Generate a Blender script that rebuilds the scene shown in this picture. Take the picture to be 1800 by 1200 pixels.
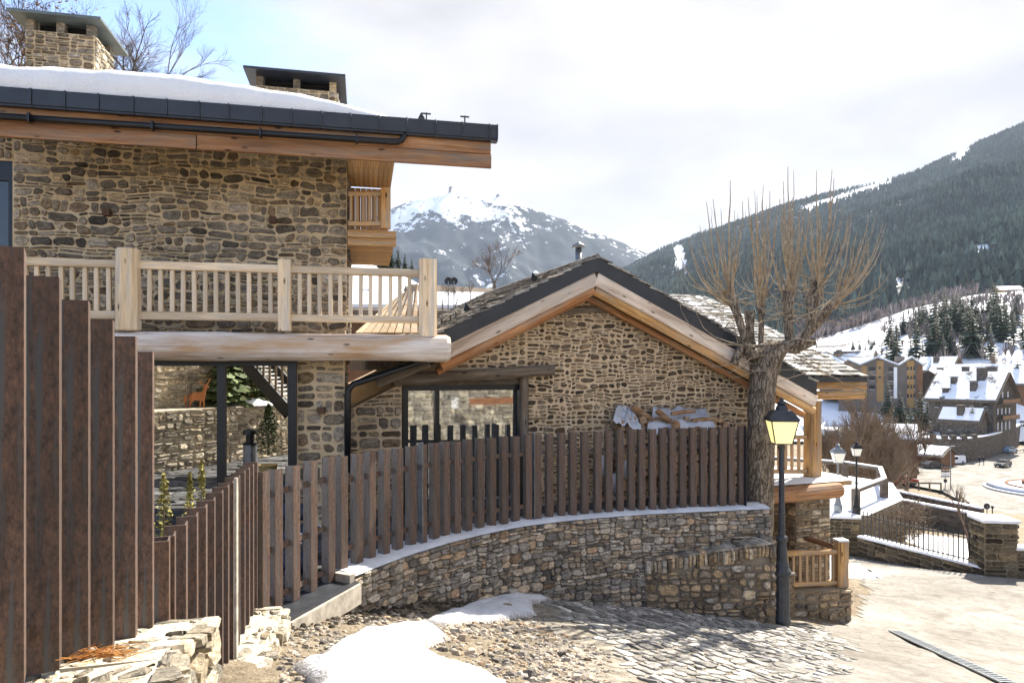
import bpy, math, random
import numpy as np
from mathutils import Vector, Matrix, noise as mnoise

# ------------------------------------------------------------------ camera, sky, sun, exposure
scene = bpy.context.scene
for _o in list(bpy.data.objects):
    bpy.data.objects.remove(_o)
R = math.radians
COL = scene.collection
FPX, CX, CY = 1200.0, 900.0, 650.0          # focal length and horizon in photo pixels (1800 wide)

cam = bpy.data.cameras.new('camera')
cam.lens = 24.0; cam.sensor_width = 36.0
cam.shift_y = 50.0 / 1800.0
cam.clip_start = 0.05; cam.clip_end = 30000
camo = bpy.data.objects.new('camera', cam); COL.objects.link(camo)
camo.rotation_euler = (R(90), 0, 0)
scene.camera = camo

SUN_EL, SUN_AZ = R(45.0), R(39.0)           # azimuth to the right of the view direction (+Y)
SUND = Vector((math.sin(SUN_AZ) * math.cos(SUN_EL), math.cos(SUN_AZ) * math.cos(SUN_EL), math.sin(SUN_EL)))
sun = bpy.data.lights.new('sun', 'SUN'); sun.energy = 4.7; sun.angle = R(0.53); sun.color = (1.0, 0.93, 0.82)
suno = bpy.data.objects.new('sun', sun); COL.objects.link(suno)
suno.rotation_euler = (-SUND).to_track_quat('-Z', 'Y').to_euler()

world = bpy.data.worlds.new('World'); scene.world = world; world.use_nodes = True
wn, wl = world.node_tree.nodes, world.node_tree.links
for _n in list(wn): wn.remove(_n)
def wadd(t, **k):
    n = wn.new(t)
    for a, b in k.items(): setattr(n, a, b)
    return n
w_out = wadd('ShaderNodeOutputWorld'); w_bg = wadd('ShaderNodeBackground')
w_bg.inputs['Strength'].default_value = 0.15
sky = wadd('ShaderNodeTexSky', sky_type='NISHITA')
sky.sun_disc = False; sky.sun_elevation = SUN_EL; sky.sun_rotation = SUN_AZ
sky.altitude = 1900; sky.air_density = 0.85; sky.dust_density = 0.25; sky.ozone_density = 2.0
w_tc = wadd('ShaderNodeTexCoord')
w_map = wadd('ShaderNodeMapping'); w_map.inputs['Scale'].default_value = (1.0, 1.0, 2.6)
w_map.inputs['Location'].default_value = (-0.3699, -1.2669, -3.6146)
wl.new(w_tc.outputs['Generated'], w_map.inputs['Vector'])
w_n1 = wadd('ShaderNodeTexNoise'); w_n1.inputs['Scale'].default_value = 2.4; w_n1.inputs['Detail'].default_value = 9
w_n1.inputs['Roughness'].default_value = 0.58; w_n1.inputs['Distortion'].default_value = 0.35
wl.new(w_map.outputs[0], w_n1.inputs['Vector'])
# the thin cloud veil is thickest towards the sun and thins out away from it
w_dot = wadd('ShaderNodeVectorMath', operation='DOT_PRODUCT'); w_dot.inputs[1].default_value = Vector((0.93, 0.30, 0.0)).normalized()
wl.new(w_tc.outputs['Generated'], w_dot.inputs[0])
w_mr = wadd('ShaderNodeMapRange'); w_mr.inputs['From Min'].default_value = -0.24; w_mr.inputs['From Max'].default_value = 0.30
w_mr.inputs['To Min'].default_value = -0.12; w_mr.inputs['To Max'].default_value = 0.34
wl.new(w_dot.outputs['Value'], w_mr.inputs['Value'])
w_sum = wadd('ShaderNodeMath', operation='ADD'); wl.new(w_n1.outputs['Fac'], w_sum.inputs[0]); wl.new(w_mr.outputs[0], w_sum.inputs[1])
w_rp = wadd('ShaderNodeMapRange', interpolation_type='SMOOTHSTEP'); w_rp.inputs['From Min'].default_value = 0.38; w_rp.inputs['From Max'].default_value = 0.70
w_rp.inputs['To Min'].default_value = 0.05; w_rp.inputs['To Max'].default_value = 0.97
wl.new(w_sum.outputs[0], w_rp.inputs['Value'])
w_n2 = wadd('ShaderNodeTexNoise'); w_n2.inputs['Scale'].default_value = 3.4; w_n2.inputs['Detail'].default_value = 6
wl.new(w_map.outputs[0], w_n2.inputs['Vector'])
w_cc = wadd('ShaderNodeMapRange'); w_cc.inputs['From Min'].default_value = 0.3; w_cc.inputs['From Max'].default_value = 0.7
w_cc.inputs['To Min'].default_value = 1.5; w_cc.inputs['To Max'].default_value = 2.4
wl.new(w_n2.outputs['Fac'], w_cc.inputs['Value'])
w_cv = wadd('ShaderNodeVectorMath', operation='SCALE'); w_cv.inputs[0].default_value = (1.0, 0.965, 0.965)
wl.new(w_cc.outputs[0], w_cv.inputs['Scale'])
w_mix = wadd('ShaderNodeMix', data_type='RGBA')
wl.new(w_rp.outputs[0], w_mix.inputs['Factor']); wl.new(sky.outputs[0], w_mix.inputs['A']); wl.new(w_cv.outputs[0], w_mix.inputs['B'])
wl.new(w_mix.outputs['Result'], w_bg.inputs['Color']); wl.new(w_bg.outputs[0], w_out.inputs['Surface'])

vs = scene.view_settings
vs.view_transform = 'Standard'; vs.look = 'None'; vs.exposure = 1.66; vs.gamma = 1.0; vs.use_curve_mapping = False
scene.cycles.use_denoising = True
scene.cycles.use_adaptive_sampling = True; scene.cycles.adaptive_threshold = 0.02
scene.cycles.max_bounces = 5; scene.cycles.diffuse_bounces = 2; scene.cycles.glossy_bounces = 3
scene.cycles.transmission_bounces = 4; scene.cycles.transparent_max_bounces = 8; scene.cycles.volume_bounces = 0
scene.cycles.caustics_reflective = False; scene.cycles.caustics_refractive = False

# ------------------------------------------------------------------ helpers
def P(px, py, d):
    return Vector(((px - CX) / FPX * d, d, (CY - py) / FPX * d))
def clamp(x, a, b): return max(a, min(b, x))
def lerp(a, b, t): return a + (b - a) * t
def n1(x, y=0., z=0.): return mnoise.noise(Vector((x, y, z)))
def fbm(x, y, z=0., o=4, r=0.5):
    s, a, f = 0., 1., 1.
    for _ in range(o):
        s += a * mnoise.noise(Vector((x * f, y * f, z * f))); a *= r; f *= 2.03
    return s

class VPlane:
    """vertical plane: point o, along-direction u at angle a (deg), back-direction v"""
    def __init__(self, px, d, ang, off=0.0):
        a = R(ang); self.ang = ang
        self.u = Vector((math.cos(a), math.sin(a), 0)); self.v = Vector((-math.sin(a), math.cos(a), 0))
        self.o = Vector(((px - CX) / FPX * d, d, 0)) + self.v * off
    def shift(self, off):
        q = VPlane(0, 1, self.ang); q.o = self.o + self.v * off; return q
    def depth(self, px):
        r = (px - CX) / FPX                     # point (r d, d)
        return self.o.dot(self.v) / (r * self.v.x + self.v.y)
    def sz(self, px, py):
        d = self.depth(px); p = Vector(((px - CX) / FPX * d, d, 0)) - self.o
        return p.dot(self.u), (CY - py) / FPX * d
    def s(self, px): return self.sz(px, 0)[0]
    def w(self, s, z, n=0.0):                   # n > 0 is outward (towards the viewer)
        p = self.o + self.u * s - self.v * n
        return Vector((p.x, p.y, z))
    def pt(self, px, py, n=0.0):
        s, z = self.sz(px, py); return self.w(s, z, n)

def put(o, parent=None, label=None, cat=None, group=None, kind=None):
    if parent is not None:
        o.parent = parent
    if label: o['label'] = label
    if cat: o['category'] = cat
    if group: o['group'] = group
    if kind: o['kind'] = kind
    return o

WORLDLOC = {}
def wloc(o):
    return WORLDLOC.get(o.name, Vector((0, 0, 0)))

def thing(name, loc, label, cat, group=None):
    o = bpy.data.objects.new(name, None); COL.objects.link(o)
    o.location = loc; WORLDLOC[o.name] = Vector(loc); o.empty_display_size = 0.1
    return put(o, None, label, cat, group)

def raw(name, verts, faces, m, parent=None, loc=None, smooth=False, rnd=None, rot=None, mats=None, midx=None):
    """verts are world coordinates unless rot is given (then local)"""
    me = bpy.data.meshes.new(name)
    if loc is None:
        if len(verts):
            a = np.array([tuple(v) for v in verts], dtype=float); c = (a.min(0) + a.max(0)) / 2; c[2] = a[:, 2].min()
            loc = Vector(c)
        else: loc = Vector((0, 0, 0))
    loc = Vector(loc)
    if rot is None:
        vv = [(v[0] - loc.x, v[1] - loc.y, v[2] - loc.z) for v in verts]
    else:
        vv = [tuple(v) for v in verts]
    me.from_pydata(vv, [], faces)
    if mats:
        for q in mats: me.materials.append(q)
        if midx is not None: me.polygons.foreach_set('material_index', midx)
    elif m: me.materials.append(m)
    if smooth: me.polygons.foreach_set('use_smooth', [True] * len(me.polygons))
    if rnd is not None:
        at = me.attributes.new('rnd', 'FLOAT', 'FACE')
        at.data.foreach_set('value', rnd if hasattr(rnd, '__len__') else [rnd] * len(me.polygons))
    me.update()
    o = bpy.data.objects.new(name, me); COL.objects.link(o)
    pl = wloc(parent) if parent is not None else Vector((0, 0, 0))
    o.location = loc - pl; WORLDLOC[o.name] = loc
    if rot is not None: o.rotation_mode = 'QUATERNION'; o.rotation_quaternion = rot
    if parent is not None: o.parent = parent
    return o

class MB:
    def __init__(self): self.v = []; self.f = []; self.r = []; self.m = []
    def add(self, vs, fs, r=0.5, mi=0):
        b = len(self.v); self.v += [Vector(q) for q in vs]
        self.f += [tuple(i + b for i in q) for q in fs]; self.r += [r] * len(fs); self.m += [mi] * len(fs)
    def hexa(self, p, r=0.5, mi=0):             # 8 points: bottom 4 ccw, top 4
        self.add(p, [(0, 3, 2, 1), (4, 5, 6, 7), (0, 1, 5, 4), (1, 2, 6, 5), (2, 3, 7, 6), (3, 0, 4, 7)], r, mi)
    def box(self, c, ax, ay, az, r=0.5, mi=0):  # centre and half-axis vectors
        c = Vector(c); p = [c + ax * i + ay * j + az * k for k in (-1, 1) for i, j in ((-1, -1), (1, -1), (1, 1), (-1, 1))]
        self.hexa(p, r, mi)
    def prism(self, poly, off, r=0.5, mi=0):    # polygon of points, extruded by vector off
        n = len(poly); a = [Vector(q) for q in poly]; b = [q + Vector(off) for q in a]
        self.add(a + b, [tuple(range(n))[::-1], tuple(range(n, 2 * n))] + [(i, (i + 1) % n, (i + 1) % n + n, i + n) for i in range(n)], r, mi)
    def tube(self, pts, rad, n=6, r=0.5, cap=True, mi=0, jit=0.0):
        pts = [Vector(q) for q in pts]; rad = rad if hasattr(rad, '__len__') else [rad] * len(pts)
        b = len(self.v); up = None
        for i, p in enumerate(pts):
            t = (pts[min(i + 1, len(pts) - 1)] - pts[max(i - 1, 0)])
            if t.length < 1e-9: t = Vector((0, 0, 1))
            t.normalize()
            if up is None: up = t.orthogonal().normalized()
            else:
                up = up - t * up.dot(t)
                up = up.normalized() if up.length > 1e-6 else t.orthogonal().normalized()
            w = t.cross(up)
            for k in range(n):
                a = 2 * math.pi * k / n; rr = rad[i] * (1 + jit * n1(k * 1.7 + p.x * 3, p.y * 3, p.z * 2.3))
                self.v.append(p + (up * math.cos(a) + w * math.sin(a)) * rr)
        F = []
        for i in range(len(pts) - 1):
            for k in range(n):
                F.append((b + i * n + k, b + i * n + (k + 1) % n, b + (i + 1) * n + (k + 1) % n, b + (i + 1) * n + k))
        if cap:
            F.append(tuple(b + k for k in range(n))[::-1]); F.append(tuple(b + (len(pts) - 1) * n + k for k in range(n)))
        self.f += F; self.r += [r] * len(F); self.m += [mi] * len(F)
    def lathe(self, c, prof, n=12, r=0.5, mi=0):  # prof: (radius, z)
        c = Vector(c); b = len(self.v)
        for rr, z in prof:
            for k in range(n):
                a = 2 * math.pi * k / n; self.v.append(c + Vector((math.cos(a) * rr, math.sin(a) * rr, z)))
        F = []
        for i in range(len(prof) - 1):
            for k in range(n):
                F.append((b + i * n + k, b + i * n + (k + 1) % n, b + (i + 1) * n + (k + 1) % n, b + (i + 1) * n + k))
        F.append(tuple(b + k for k in range(n))[::-1]); F.append(tuple(b + (len(prof) - 1) * n + k for k in range(n)))
        self.f += F; self.r += [r] * len(F); self.m += [mi] * len(F)
    def build(self, name, m, parent=None, smooth=False, loc=None, mats=None):
        return raw(name, self.v, self.f, m, parent, loc, smooth, rnd=self.r, mats=mats, midx=self.m if mats else None)

def beam(name, p0, p1, w, h, m, parent=None, up=(0, 0, 1), bev=0.0, seg=1, wob=0.0, seed=0):
    """a board from p0 to p1; local X runs along the grain. w sideways, h along up"""
    p0, p1 = Vector(p0), Vector(p1); L = (p1 - p0).length; x = (p1 - p0).normalized()
    upv = Vector(up); y = upv.cross(x).normalized(); z = x.cross(y)
    M = Matrix((x, y, z)).transposed()
    b = min(bev, w * .45, h * .45); vs, fs = [], []
    if b > 0: sec = [(-w/2, -h/2+b), (-w/2+b, -h/2), (w/2-b, -h/2), (w/2, -h/2+b), (w/2, h/2-b), (w/2-b, h/2), (-w/2+b, h/2), (-w/2, h/2-b)]
    else: sec = [(-w/2, -h/2), (w/2, -h/2), (w/2, h/2), (-w/2, h/2)]
    n = len(sec)
    for i in range(seg + 1):
        t = i / seg; e = 1.0
        for k, (a, c) in enumerate(sec):
            f = 1 + wob * n1(seed + t * L * 1.3, k * .9, seed * .37)
            vs.append((-L / 2 + L * t, a * f * e, c * f * e))
    for i in range(seg):
        for k in range(n):
            fs.append((i*n+k, i*n+(k+1) % n, (i+1)*n+(k+1) % n, (i+1)*n+k))
    fs.append(tuple(range(n))[::-1]); fs.append(tuple(seg*n+k for k in range(n)))
    return raw(name, vs, fs, m, parent, (p0 + p1) / 2, False, rnd=0.5, rot=M.to_quaternion())

def log(name, p0, p1, r, m, parent=None, seed=0, n=14, seg=14, wob=0.07, ends=0.06):
    p0, p1 = Vector(p0), Vector(p1); L = (p1 - p0).length; x = (p1 - p0).normalized()
    y = Vector((0, 0, 1)).cross(x); y = y.normalized() if y.length > .01 else Vector((0, 1, 0)); z = x.cross(y)
    M = Matrix((x, y, z)).transposed(); vs, fs = [], []
    ts = [0, ends * .35 / L * 3] + [i / seg for i in range(1, seg)] + [1 - ends * .35 / L * 3, 1]
    sc = [0.86] + [1.0] * (len(ts) - 2) + [0.86]
    for t, q in zip(ts, sc):
        for k in range(n):
            a = 2 * math.pi * k / n
            rr = r * q * (1 + wob * fbm(seed + t * L * .8, math.cos(a) * .9 + seed, math.sin(a) * .9))
            vs.append((-L/2 + L*t, math.cos(a) * rr, math.sin(a) * rr))
    for i in range(len(ts) - 1):
        for k in range(n):
            fs.append((i*n+k, (i+1)*n+k, (i+1)*n+(k+1) % n, i*n+(k+1) % n))
    fs.append(tuple(range(n))); fs.append(tuple((len(ts)-1)*n+k for k in range(n))[::-1])
    return raw(name, vs, fs, m, parent, (p0 + p1) / 2, False, rnd=0.5, rot=M.to_quaternion())

def copy_obj(o, parent=None):
    c = o.copy(); COL.objects.link(c)
    for k in ('label', 'category', 'group'):
        pass
    c.parent = parent
    return c
def copy_tree(o, loc, rotz=0.0, scale=1.0, label=None, group=None):
    c = o.copy(); COL.objects.link(c); c.location = loc; c.rotation_euler = (0, 0, rotz); c.scale = (scale,) * 3
    if label: c['label'] = label
    if group: c['group'] = group
    for ch in list(o.children):
        d = ch.copy(); COL.objects.link(d); d.parent = c
        for g in list(ch.children):
            e = g.copy(); COL.objects.link(e); e.parent = d
    return c

# ------------------------------------------------------------------ materials
class NG:
    def __init__(self, name):
        self.m = bpy.data.materials.new(name); self.m.use_nodes = True
        self.t = self.m.node_tree; self.n = self.t.nodes; self.l = self.t.links
        self.bsdf = self.n['Principled BSDF']
    def add(self, t, **k):
        q = self.n.new(t)
        for a, b in k.items(): setattr(q, a, b)
        return q
    def link(self, a, b): self.l.new(a, b)
    def coord(self, kind='Object', scale=(1, 1, 1)):
        if kind == 'Position':
            c = self.add('ShaderNodeNewGeometry').outputs['Position']
        else:
            c = self.add('ShaderNodeTexCoord').outputs[kind]
        mp = self.add('ShaderNodeMapping'); mp.inputs['Scale'].default_value = scale if hasattr(scale, '__len__') else (scale,) * 3
        self.link(c, mp.inputs['Vector']); return mp.outputs[0]
    def noise(self, vec, scale=1., detail=5., rough=.6, dist=0.):
        q = self.add('ShaderNodeTexNoise'); q.inputs['Scale'].default_value = scale; q.inputs['Detail'].default_value = detail
        q.inputs['Roughness'].default_value = rough; q.inputs['Distortion'].default_value = dist
        self.link(vec, q.inputs['Vector']); return q.outputs['Fac']
    def ramp(self, fac, stops, interp='LINEAR'):
        q = self.add('ShaderNodeValToRGB'); e = q.color_ramp.elements; q.color_ramp.interpolation = interp
        while len(e) > 1: e.remove(e[-1])
        e[0].position = stops[0][0]; e[0].color = (*stops[0][1], 1)
        for p, c in stops[1:]:
            x = e.new(p); x.color = (*c, 1)
        self.link(fac, q.inputs['Fac']); return q.outputs['Color']
    def mix(self, fac, a, b, mode='MIX'):
        q = self.add('ShaderNodeMix', data_type='RGBA', blend_type=mode)
        for s, v in (('Factor', fac), ('A', a), ('B', b)):
            if isinstance(v, (int, float)): q.inputs[s].default_value = v
            elif isinstance(v, tuple): q.inputs[s].default_value = (*v, 1)
            else: self.link(v, q.inputs[s])
        return q.outputs['Result']
    def math(self, op, a, b=None, clampv=False):
        q = self.add('ShaderNodeMath', operation=op, use_clamp=clampv)
        for i, v in enumerate((a, b)):
            if v is None: continue
            if isinstance(v, (int, float)): q.inputs[i].default_value = v
            else: self.link(v, q.inputs[i])
        return q.outputs[0]
    def rng(self, v, a, b, c=0., d=1.):
        q = self.add('ShaderNodeMapRange'); self.link(v, q.inputs['Value'])
        for k, x in zip(('From Min', 'From Max', 'To Min', 'To Max'), (a, b, c, d)): q.inputs[k].default_value = x
        return q.outputs[0]
    def bump(self, h, strength=.5, dist=.02):
        q = self.add('ShaderNodeBump'); q.inputs['Strength'].default_value = strength; q.inputs['Distance'].default_value = dist
        self.link(h, q.inputs['Height']); self.link(q.outputs[0], self.bsdf.inputs['Normal'])
    def fin(self, color, rough=.8, metal=0., spec=.3):
        b = self.bsdf
        if isinstance(color, tuple): b.inputs['Base Color'].default_value = (*color, 1)
        else: self.link(color, b.inputs['Base Color'])
        if isinstance(rough, (int, float)): b.inputs['Roughness'].default_value = rough
        else: self.link(rough, b.inputs['Roughness'])
        b.inputs['Metallic'].default_value = metal; b.inputs['Specular IOR Level'].default_value = spec
        return self.m
    def attr(self, name='rnd'):
        q = self.add('ShaderNodeAttribute'); q.attribute_name = name; return q.outputs['Fac']
    def objrnd(self): return self.add('ShaderNodeObjectInfo').outputs['Random']

def stone_mat(name, stops, rough_spots=.6, bump=1.0, scale=9.):
    g = NG(name); v = g.coord('Position')
    r = g.attr(); base = g.ramp(r, stops, 'LINEAR')
    v2 = g.coord('Position', (1, 1, 2.2))
    a = g.noise(v2, scale, 8, .68, .4); b = g.noise(v, scale * 4.5, 6, .7)
    r2 = g.math('FRACT', g.math('MULTIPLY', r, 17.3))
    k = g.ramp(a, [(.3, (.30, .27, .24)), (.5, (.95, .94, .92)), (.7, (1.75, 1.68, 1.56))])
    c = g.mix(.85, base, k, 'MULTIPLY')
    k2 = g.ramp(b, [(.36, (.3, .28, .26)), (.5, (.95, .95, .95)), (.66, (1.6, 1.56, 1.5))])
    c = g.mix(rough_spots, c, k2, 'MULTIPLY')
    br = g.rng(r2, 0, 1, .55, 1.5)
    q = g.add('ShaderNodeVectorMath', operation='SCALE'); g.link(c, q.inputs[0]); g.link(br, q.inputs['Scale'])
    h = g.math('ADD', a, g.math('MULTIPLY', b, .45)); g.bump(h, bump, .03)
    return g.fin(q.outputs[0], .88, 0, .25)

GREY, GRD, BRN, OCH, TAN = (.20, .19, .175), (.085, .08, .075), (.115, .078, .048), (.25, .165, .085), (.34, .265, .18)
M = {}
M['stone_chalet'] = stone_mat('stone_chalet', [(0, (.11, .095, .08)), (.16, (.19, .16, .13)), (.34, (.28, .24, .19)), (.52, (.33, .275, .20)), (.66, (.17, .115, .07)), (.8, (.36, .32, .265)), (1, (.37, .27, .16))])
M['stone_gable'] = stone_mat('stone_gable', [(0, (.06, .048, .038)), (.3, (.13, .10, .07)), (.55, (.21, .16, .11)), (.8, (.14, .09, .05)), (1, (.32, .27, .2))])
M['stone_dry'] = stone_mat('stone_dry', [(0, (.18, .165, .15)), (.25, (.31, .285, .255)), (.5, (.42, .385, .335)), (.68, (.36, .30, .23)), (.82, (.46, .38, .29)), (.93, (.38, .26, .17)), (1, (.56, .52, .46))])
M['stone_warm'] = stone_mat('stone_warm', [(0, (.2, .16, .12)), (.35, (.37, .28, .185)), (.6, (.44, .32, .19)), (.8, (.31, .285, .26)), (1, (.52, .43, .3))])
M['stone_pale'] = stone_mat('stone_pale', [(0, (.22, .20, .17)), (.4, (.36, .33, .27)), (.7, (.42, .36, .26)), (1, (.5, .46, .38))])
M['stone_dark'] = stone_mat('stone_dark', [(0, (.06, .05, .035)), (.4, (.12, .10, .07)), (.75, (.17, .14, .09)), (1, (.22, .17, .1))])
M['cobble'] = stone_mat('cobble', [(0, (.25, .24, .225)), (.5, (.34, .33, .31)), (1, (.43, .41, .38))], .3, .5, 7)
M['slate'] = stone_mat('slate', [(0, (.13, .13, .13)), (.4, (.24, .235, .225)), (.8, (.34, .33, .31)), (1, (.42, .38, .33))], .3, .5, 6)

def mortar(name, c0, c1, bump=.6):
    g = NG(name); v = g.coord('Position'); a = g.noise(v, 3.2, 5, .6); b = g.noise(v, 55, 4, .7)
    c = g.ramp(a, [(.3, c0), (.7, c1)]); c = g.mix(.35, c, g.ramp(b, [(.3, (.55, .55, .55)), (.65, (1.25, 1.25, 1.25))]), 'MULTIPLY')
    g.bump(b, bump, .012); return g.fin(c, .95, 0, .1)
M['mortar_chalet'] = mortar('mortar_chalet', (.56, .42, .25), (.70, .56, .38))
M['mortar_gable'] = mortar('mortar_gable', (.52, .38, .24), (.66, .52, .36))
M['mortar_grey'] = mortar('mortar_grey', (.12, .10, .08), (.24, .205, .16))
M['mortar_brown'] = mortar('mortar_brown', (.22, .175, .12), (.34, .27, .185))
M['mortar_pale'] = mortar('mortar_pale', (.42, .38, .3), (.55, .5, .4))

def wood(name, c0, c1, c2, grain=16., knots=True, bump=.5, rough=.75, weather=None):
    g = NG(name); v = g.coord('Object', (.9, grain, grain)); a = g.noise(v, 1.0, 6, .65, .6)
    v2 = g.coord('Object', (.5, 2.2, 2.2)); b = g.noise(v2, 1.3, 4, .55)
    r = g.objrnd(); c = g.ramp(a, [(.3, c0), (.5, c1), (.72, c2)])
    if weather:
        c = g.mix(g.rng(b, .45, .62), c, weather)
    else:
        c = g.mix(.8, c, g.ramp(b, [(.32, (.5, .43, .36)), (.5, (.95, .94, .92)), (.68, (1.3, 1.26, 1.2))]), 'MULTIPLY')
    st = g.noise(g.coord('Object', (.45, 5, 5)), 1.7, 6, .7, .3); gy = sum(c1) / 3
    c = g.mix(g.rng(st, .46, .64, 0, .75), c, (gy * .85, gy * .78, gy * .7)); ck = g.noise(g.coord('Object', (.35, 30, 30)), 1.0, 3, .5)
    c = g.mix(g.rng(ck, .66, .70, 0, .75), c, tuple(x * .22 for x in c0))
    if knots:
        w = g.add('ShaderNodeTexVoronoi'); w.inputs['Scale'].default_value = 1.0; g.link(g.coord('Object', (2.3, 7, 7)), w.inputs['Vector'])
        kk = g.rng(w.outputs['Distance'], .06, .16); c = g.mix(g.math('SUBTRACT', 1., kk, True), c, tuple(x * .28 for x in c0))
    q = g.add('ShaderNodeVectorMath', operation='SCALE'); g.link(c, q.inputs[0]); g.link(g.rng(r, 0, 1, .8, 1.18), q.inputs['Scale'])
    g.bump(a, bump, .01); return g.fin(q.outputs[0], rough, 0, .25)
M['wood_honey'] = wood('wood_honey', (.24, .11, .035), (.53, .31, .125), (.72, .49, .24))
M['wood_pale'] = wood('wood_pale', (.46, .32, .19), (.70, .55, .37), (.82, .70, .52))
M['wood_fascia'] = wood('wood_fascia', (.17, .075, .035), (.34, .175, .085), (.47, .28, .145))
M['wood_log'] = wood('wood_log', (.34, .28, .24), (.64, .57, .52), (.78, .73, .69), 9, True, .9, .8, (.44, .29, .17))
M['wood_barge'] = wood('wood_barge', (.40, .29, .21), (.66, .55, .46), (.78, .70, .62), 12, True, .5, .75)
M['wood_grey'] = wood('wood_grey', (.07, .05, .035), (.15, .115, .085), (.26, .22, .18), 14, True, .9, .9)
M['wood_red'] = wood('wood_red', (.20, .075, .03), (.40, .19, .08), (.55, .32, .15), 12, True, .6, .8)
M['wood_fire'] = wood('wood_fire', (.16, .08, .04), (.38, .22, .11), (.62, .44, .26), 10, False, .5, .9)

def corten():
    g = NG('corten'); v = g.coord('Object', (14, 14, 2.0)); a = g.noise(v, 1.0, 7, .65)
    f = g.noise(g.coord('Object', (38, 38, 22)), 1.0, 7, .8); r = g.objrnd()
    c = g.ramp(a, [(.3, (.05, .033, .026)), (.48, (.105, .063, .045)), (.68, (.16, .096, .066))])
    c = g.mix(.8, c, g.ramp(f, [(.38, (.22, .2, .19)), (.5, (.95, .95, .95)), (.62, (1.7, 1.55, 1.4)), (.72, (2.6, 2.3, 2.0))]), 'MULTIPLY')
    s = g.noise(g.coord('Object', (26, 26, 1.1)), 1.0, 4, .5)
    c = g.mix(g.rng(s, .50, .58, 0, .85), c, (.085, .092, .095))
    q = g.add('ShaderNodeVectorMath', operation='SCALE'); g.link(c, q.inputs[0]); g.link(g.rng(r, 0, 1, .85, 1.2), q.inputs['Scale'])
    g.bump(f, .9, .008); return g.fin(q.outputs[0], g.rng(f, .3, .7, .45, .8), .1, .5)
M['corten'] = corten()
def corten_grey():
    g = NG('corten_grey'); f = g.noise(g.coord('Object', (40, 40, 26)), 1.0, 5, .75); a = g.noise(g.coord('Object', (10, 10, 1.5)), 1.0, 5, .6)
    c = g.ramp(a, [(.35, (.19, .165, .14)), (.52, (.25, .22, .195)), (.62, (.14, .09, .065))]); c = g.mix(.5, c, g.ramp(f, [(.35, (.45, .42, .4)), (.55, (1, 1, 1)), (.7, (1.3, 1.28, 1.25))]), 'MULTIPLY')
    g.bump(f, .4, .005); return g.fin(c, .55, .25, .5)
M['corten_grey'] = corten_grey()
def plain(name, c, rough=.6, metal=0., spec=.4, var=.25, sc=6., bump=0.):
    g = NG(name); a = g.noise(g.coord('Position'), sc, 5, .6)
    k = g.ramp(a, [(.3, (1 - var,) * 3), (.7, (1 + var,) * 3)])
    if bump: g.bump(a, bump, .02)
    return g.fin(g.mix(1., c, k, 'MULTIPLY'), rough, metal, spec)
M['metal_dark'] = plain('metal_dark', (.030, .033, .040), .42, .3, .5, .22, 3)
M['metal_black'] = plain('metal_black', (.012, .013, .015), .35, .3, .5)
M['lamp_iron'] = plain('lamp_iron', (.045, .05, .058), .5, .3, .45, .3, 8, .15)
M['metal_grey'] = plain('metal_grey', (.22, .24, .26), .4, .7, .5)
M['cap_metal'] = plain('cap_metal', (.13, .15, .145), .5, .4, .5, .3, 2)
M['rust'] = plain('rust', (.34, .135, .05), .8, 0., .3, .3, 5)
M['rust_dark'] = plain('rust_dark', (.10, .055, .035), .8, 0., .3)
M['concrete'] = plain('concrete', (.42, .38, .32), .9, 0., .2, .3, 9, .3)
M['steel_plate'] = plain('steel_plate', (.05, .055, .065), .45, .6, .5, .4, 5)
M['white_paint'] = plain('white_paint', (.75, .75, .74), .5)
M['grey_paint'] = plain('grey_paint', (.42, .42, .43), .7)
M['black_void'] = plain('black_void', (.01, .01, .01), .9)
M['bag_blue'] = plain('bag_blue', (.02, .028, .06), .5)
M['pot'] = plain('pot', (.52, .38, .16), .8, 0., .2, .2, 8)
M['plastic_wrap'] = plain('plastic_wrap', (.46, .47, .51), .35, 0., .5, .15, 5, .3)
M['red_paint'] = plain('red_paint', (.3, .03, .02), .35)
M['car_dark'] = plain('car_dark', (.03, .032, .036), .25, .2, .6, .1)
M['car_white'] = plain('car_white', (.7, .71, .73), .3, 0., .5, .05)
M['car_blue'] = plain('car_blue', (.35, .45, .6), .3, .2, .5, .05)
M['car_glass'] = plain('car_glass', (.015, .018, .022), .08, 0., .7, .05)
M['rubber'] = plain('rubber', (.015, .015, .015), .9)
M['skin'] = plain('skin', (.45, .28, .2), .6)
M['cloth_blue'] = plain('cloth_blue', (.05, .10, .22), .9)
M['cloth_black'] = plain('cloth_black', (.02, .02, .022), .9)
M['orange'] = plain('orange', (.6, .16, .03), .6)
M['yellow'] = plain('yellow', (.55, .36, .04), .6)
M['ochre_render'] = plain('ochre_render', (.33, .20, .085), .9, 0, .2, .12, .3)
M['grey_render'] = plain('grey_render', (.15, .125, .108), .9, 0, .2, .12, .3)
M['brown_render'] = plain('brown_render', (.17, .09, .05), .9, 0, .2, .2, .5)
M['sign_ink'] = plain('sign_ink', (.05, .04, .06), .7)
def far_stone():
    g = NG('far_stone'); v = g.add('ShaderNodeTexVoronoi'); v.inputs['Scale'].default_value = 2.2; g.link(g.coord('Position', (1, 1, 1.8)), v.inputs['Vector'])
    c = g.ramp(v.outputs['Color'], [(0, (.035, .028, .024)), (.5, (.085, .07, .058)), (1, (.17, .15, .13))])
    e = g.rng(v.outputs['Distance'], .2, .6); c = g.mix(g.math('MULTIPLY', e, .5), c, (.12, .10, .08))
    g.bump(v.outputs['Distance'], .5, .1); return g.fin(c, .9, 0, .2)
M['far_stone'] = far_stone()
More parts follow.
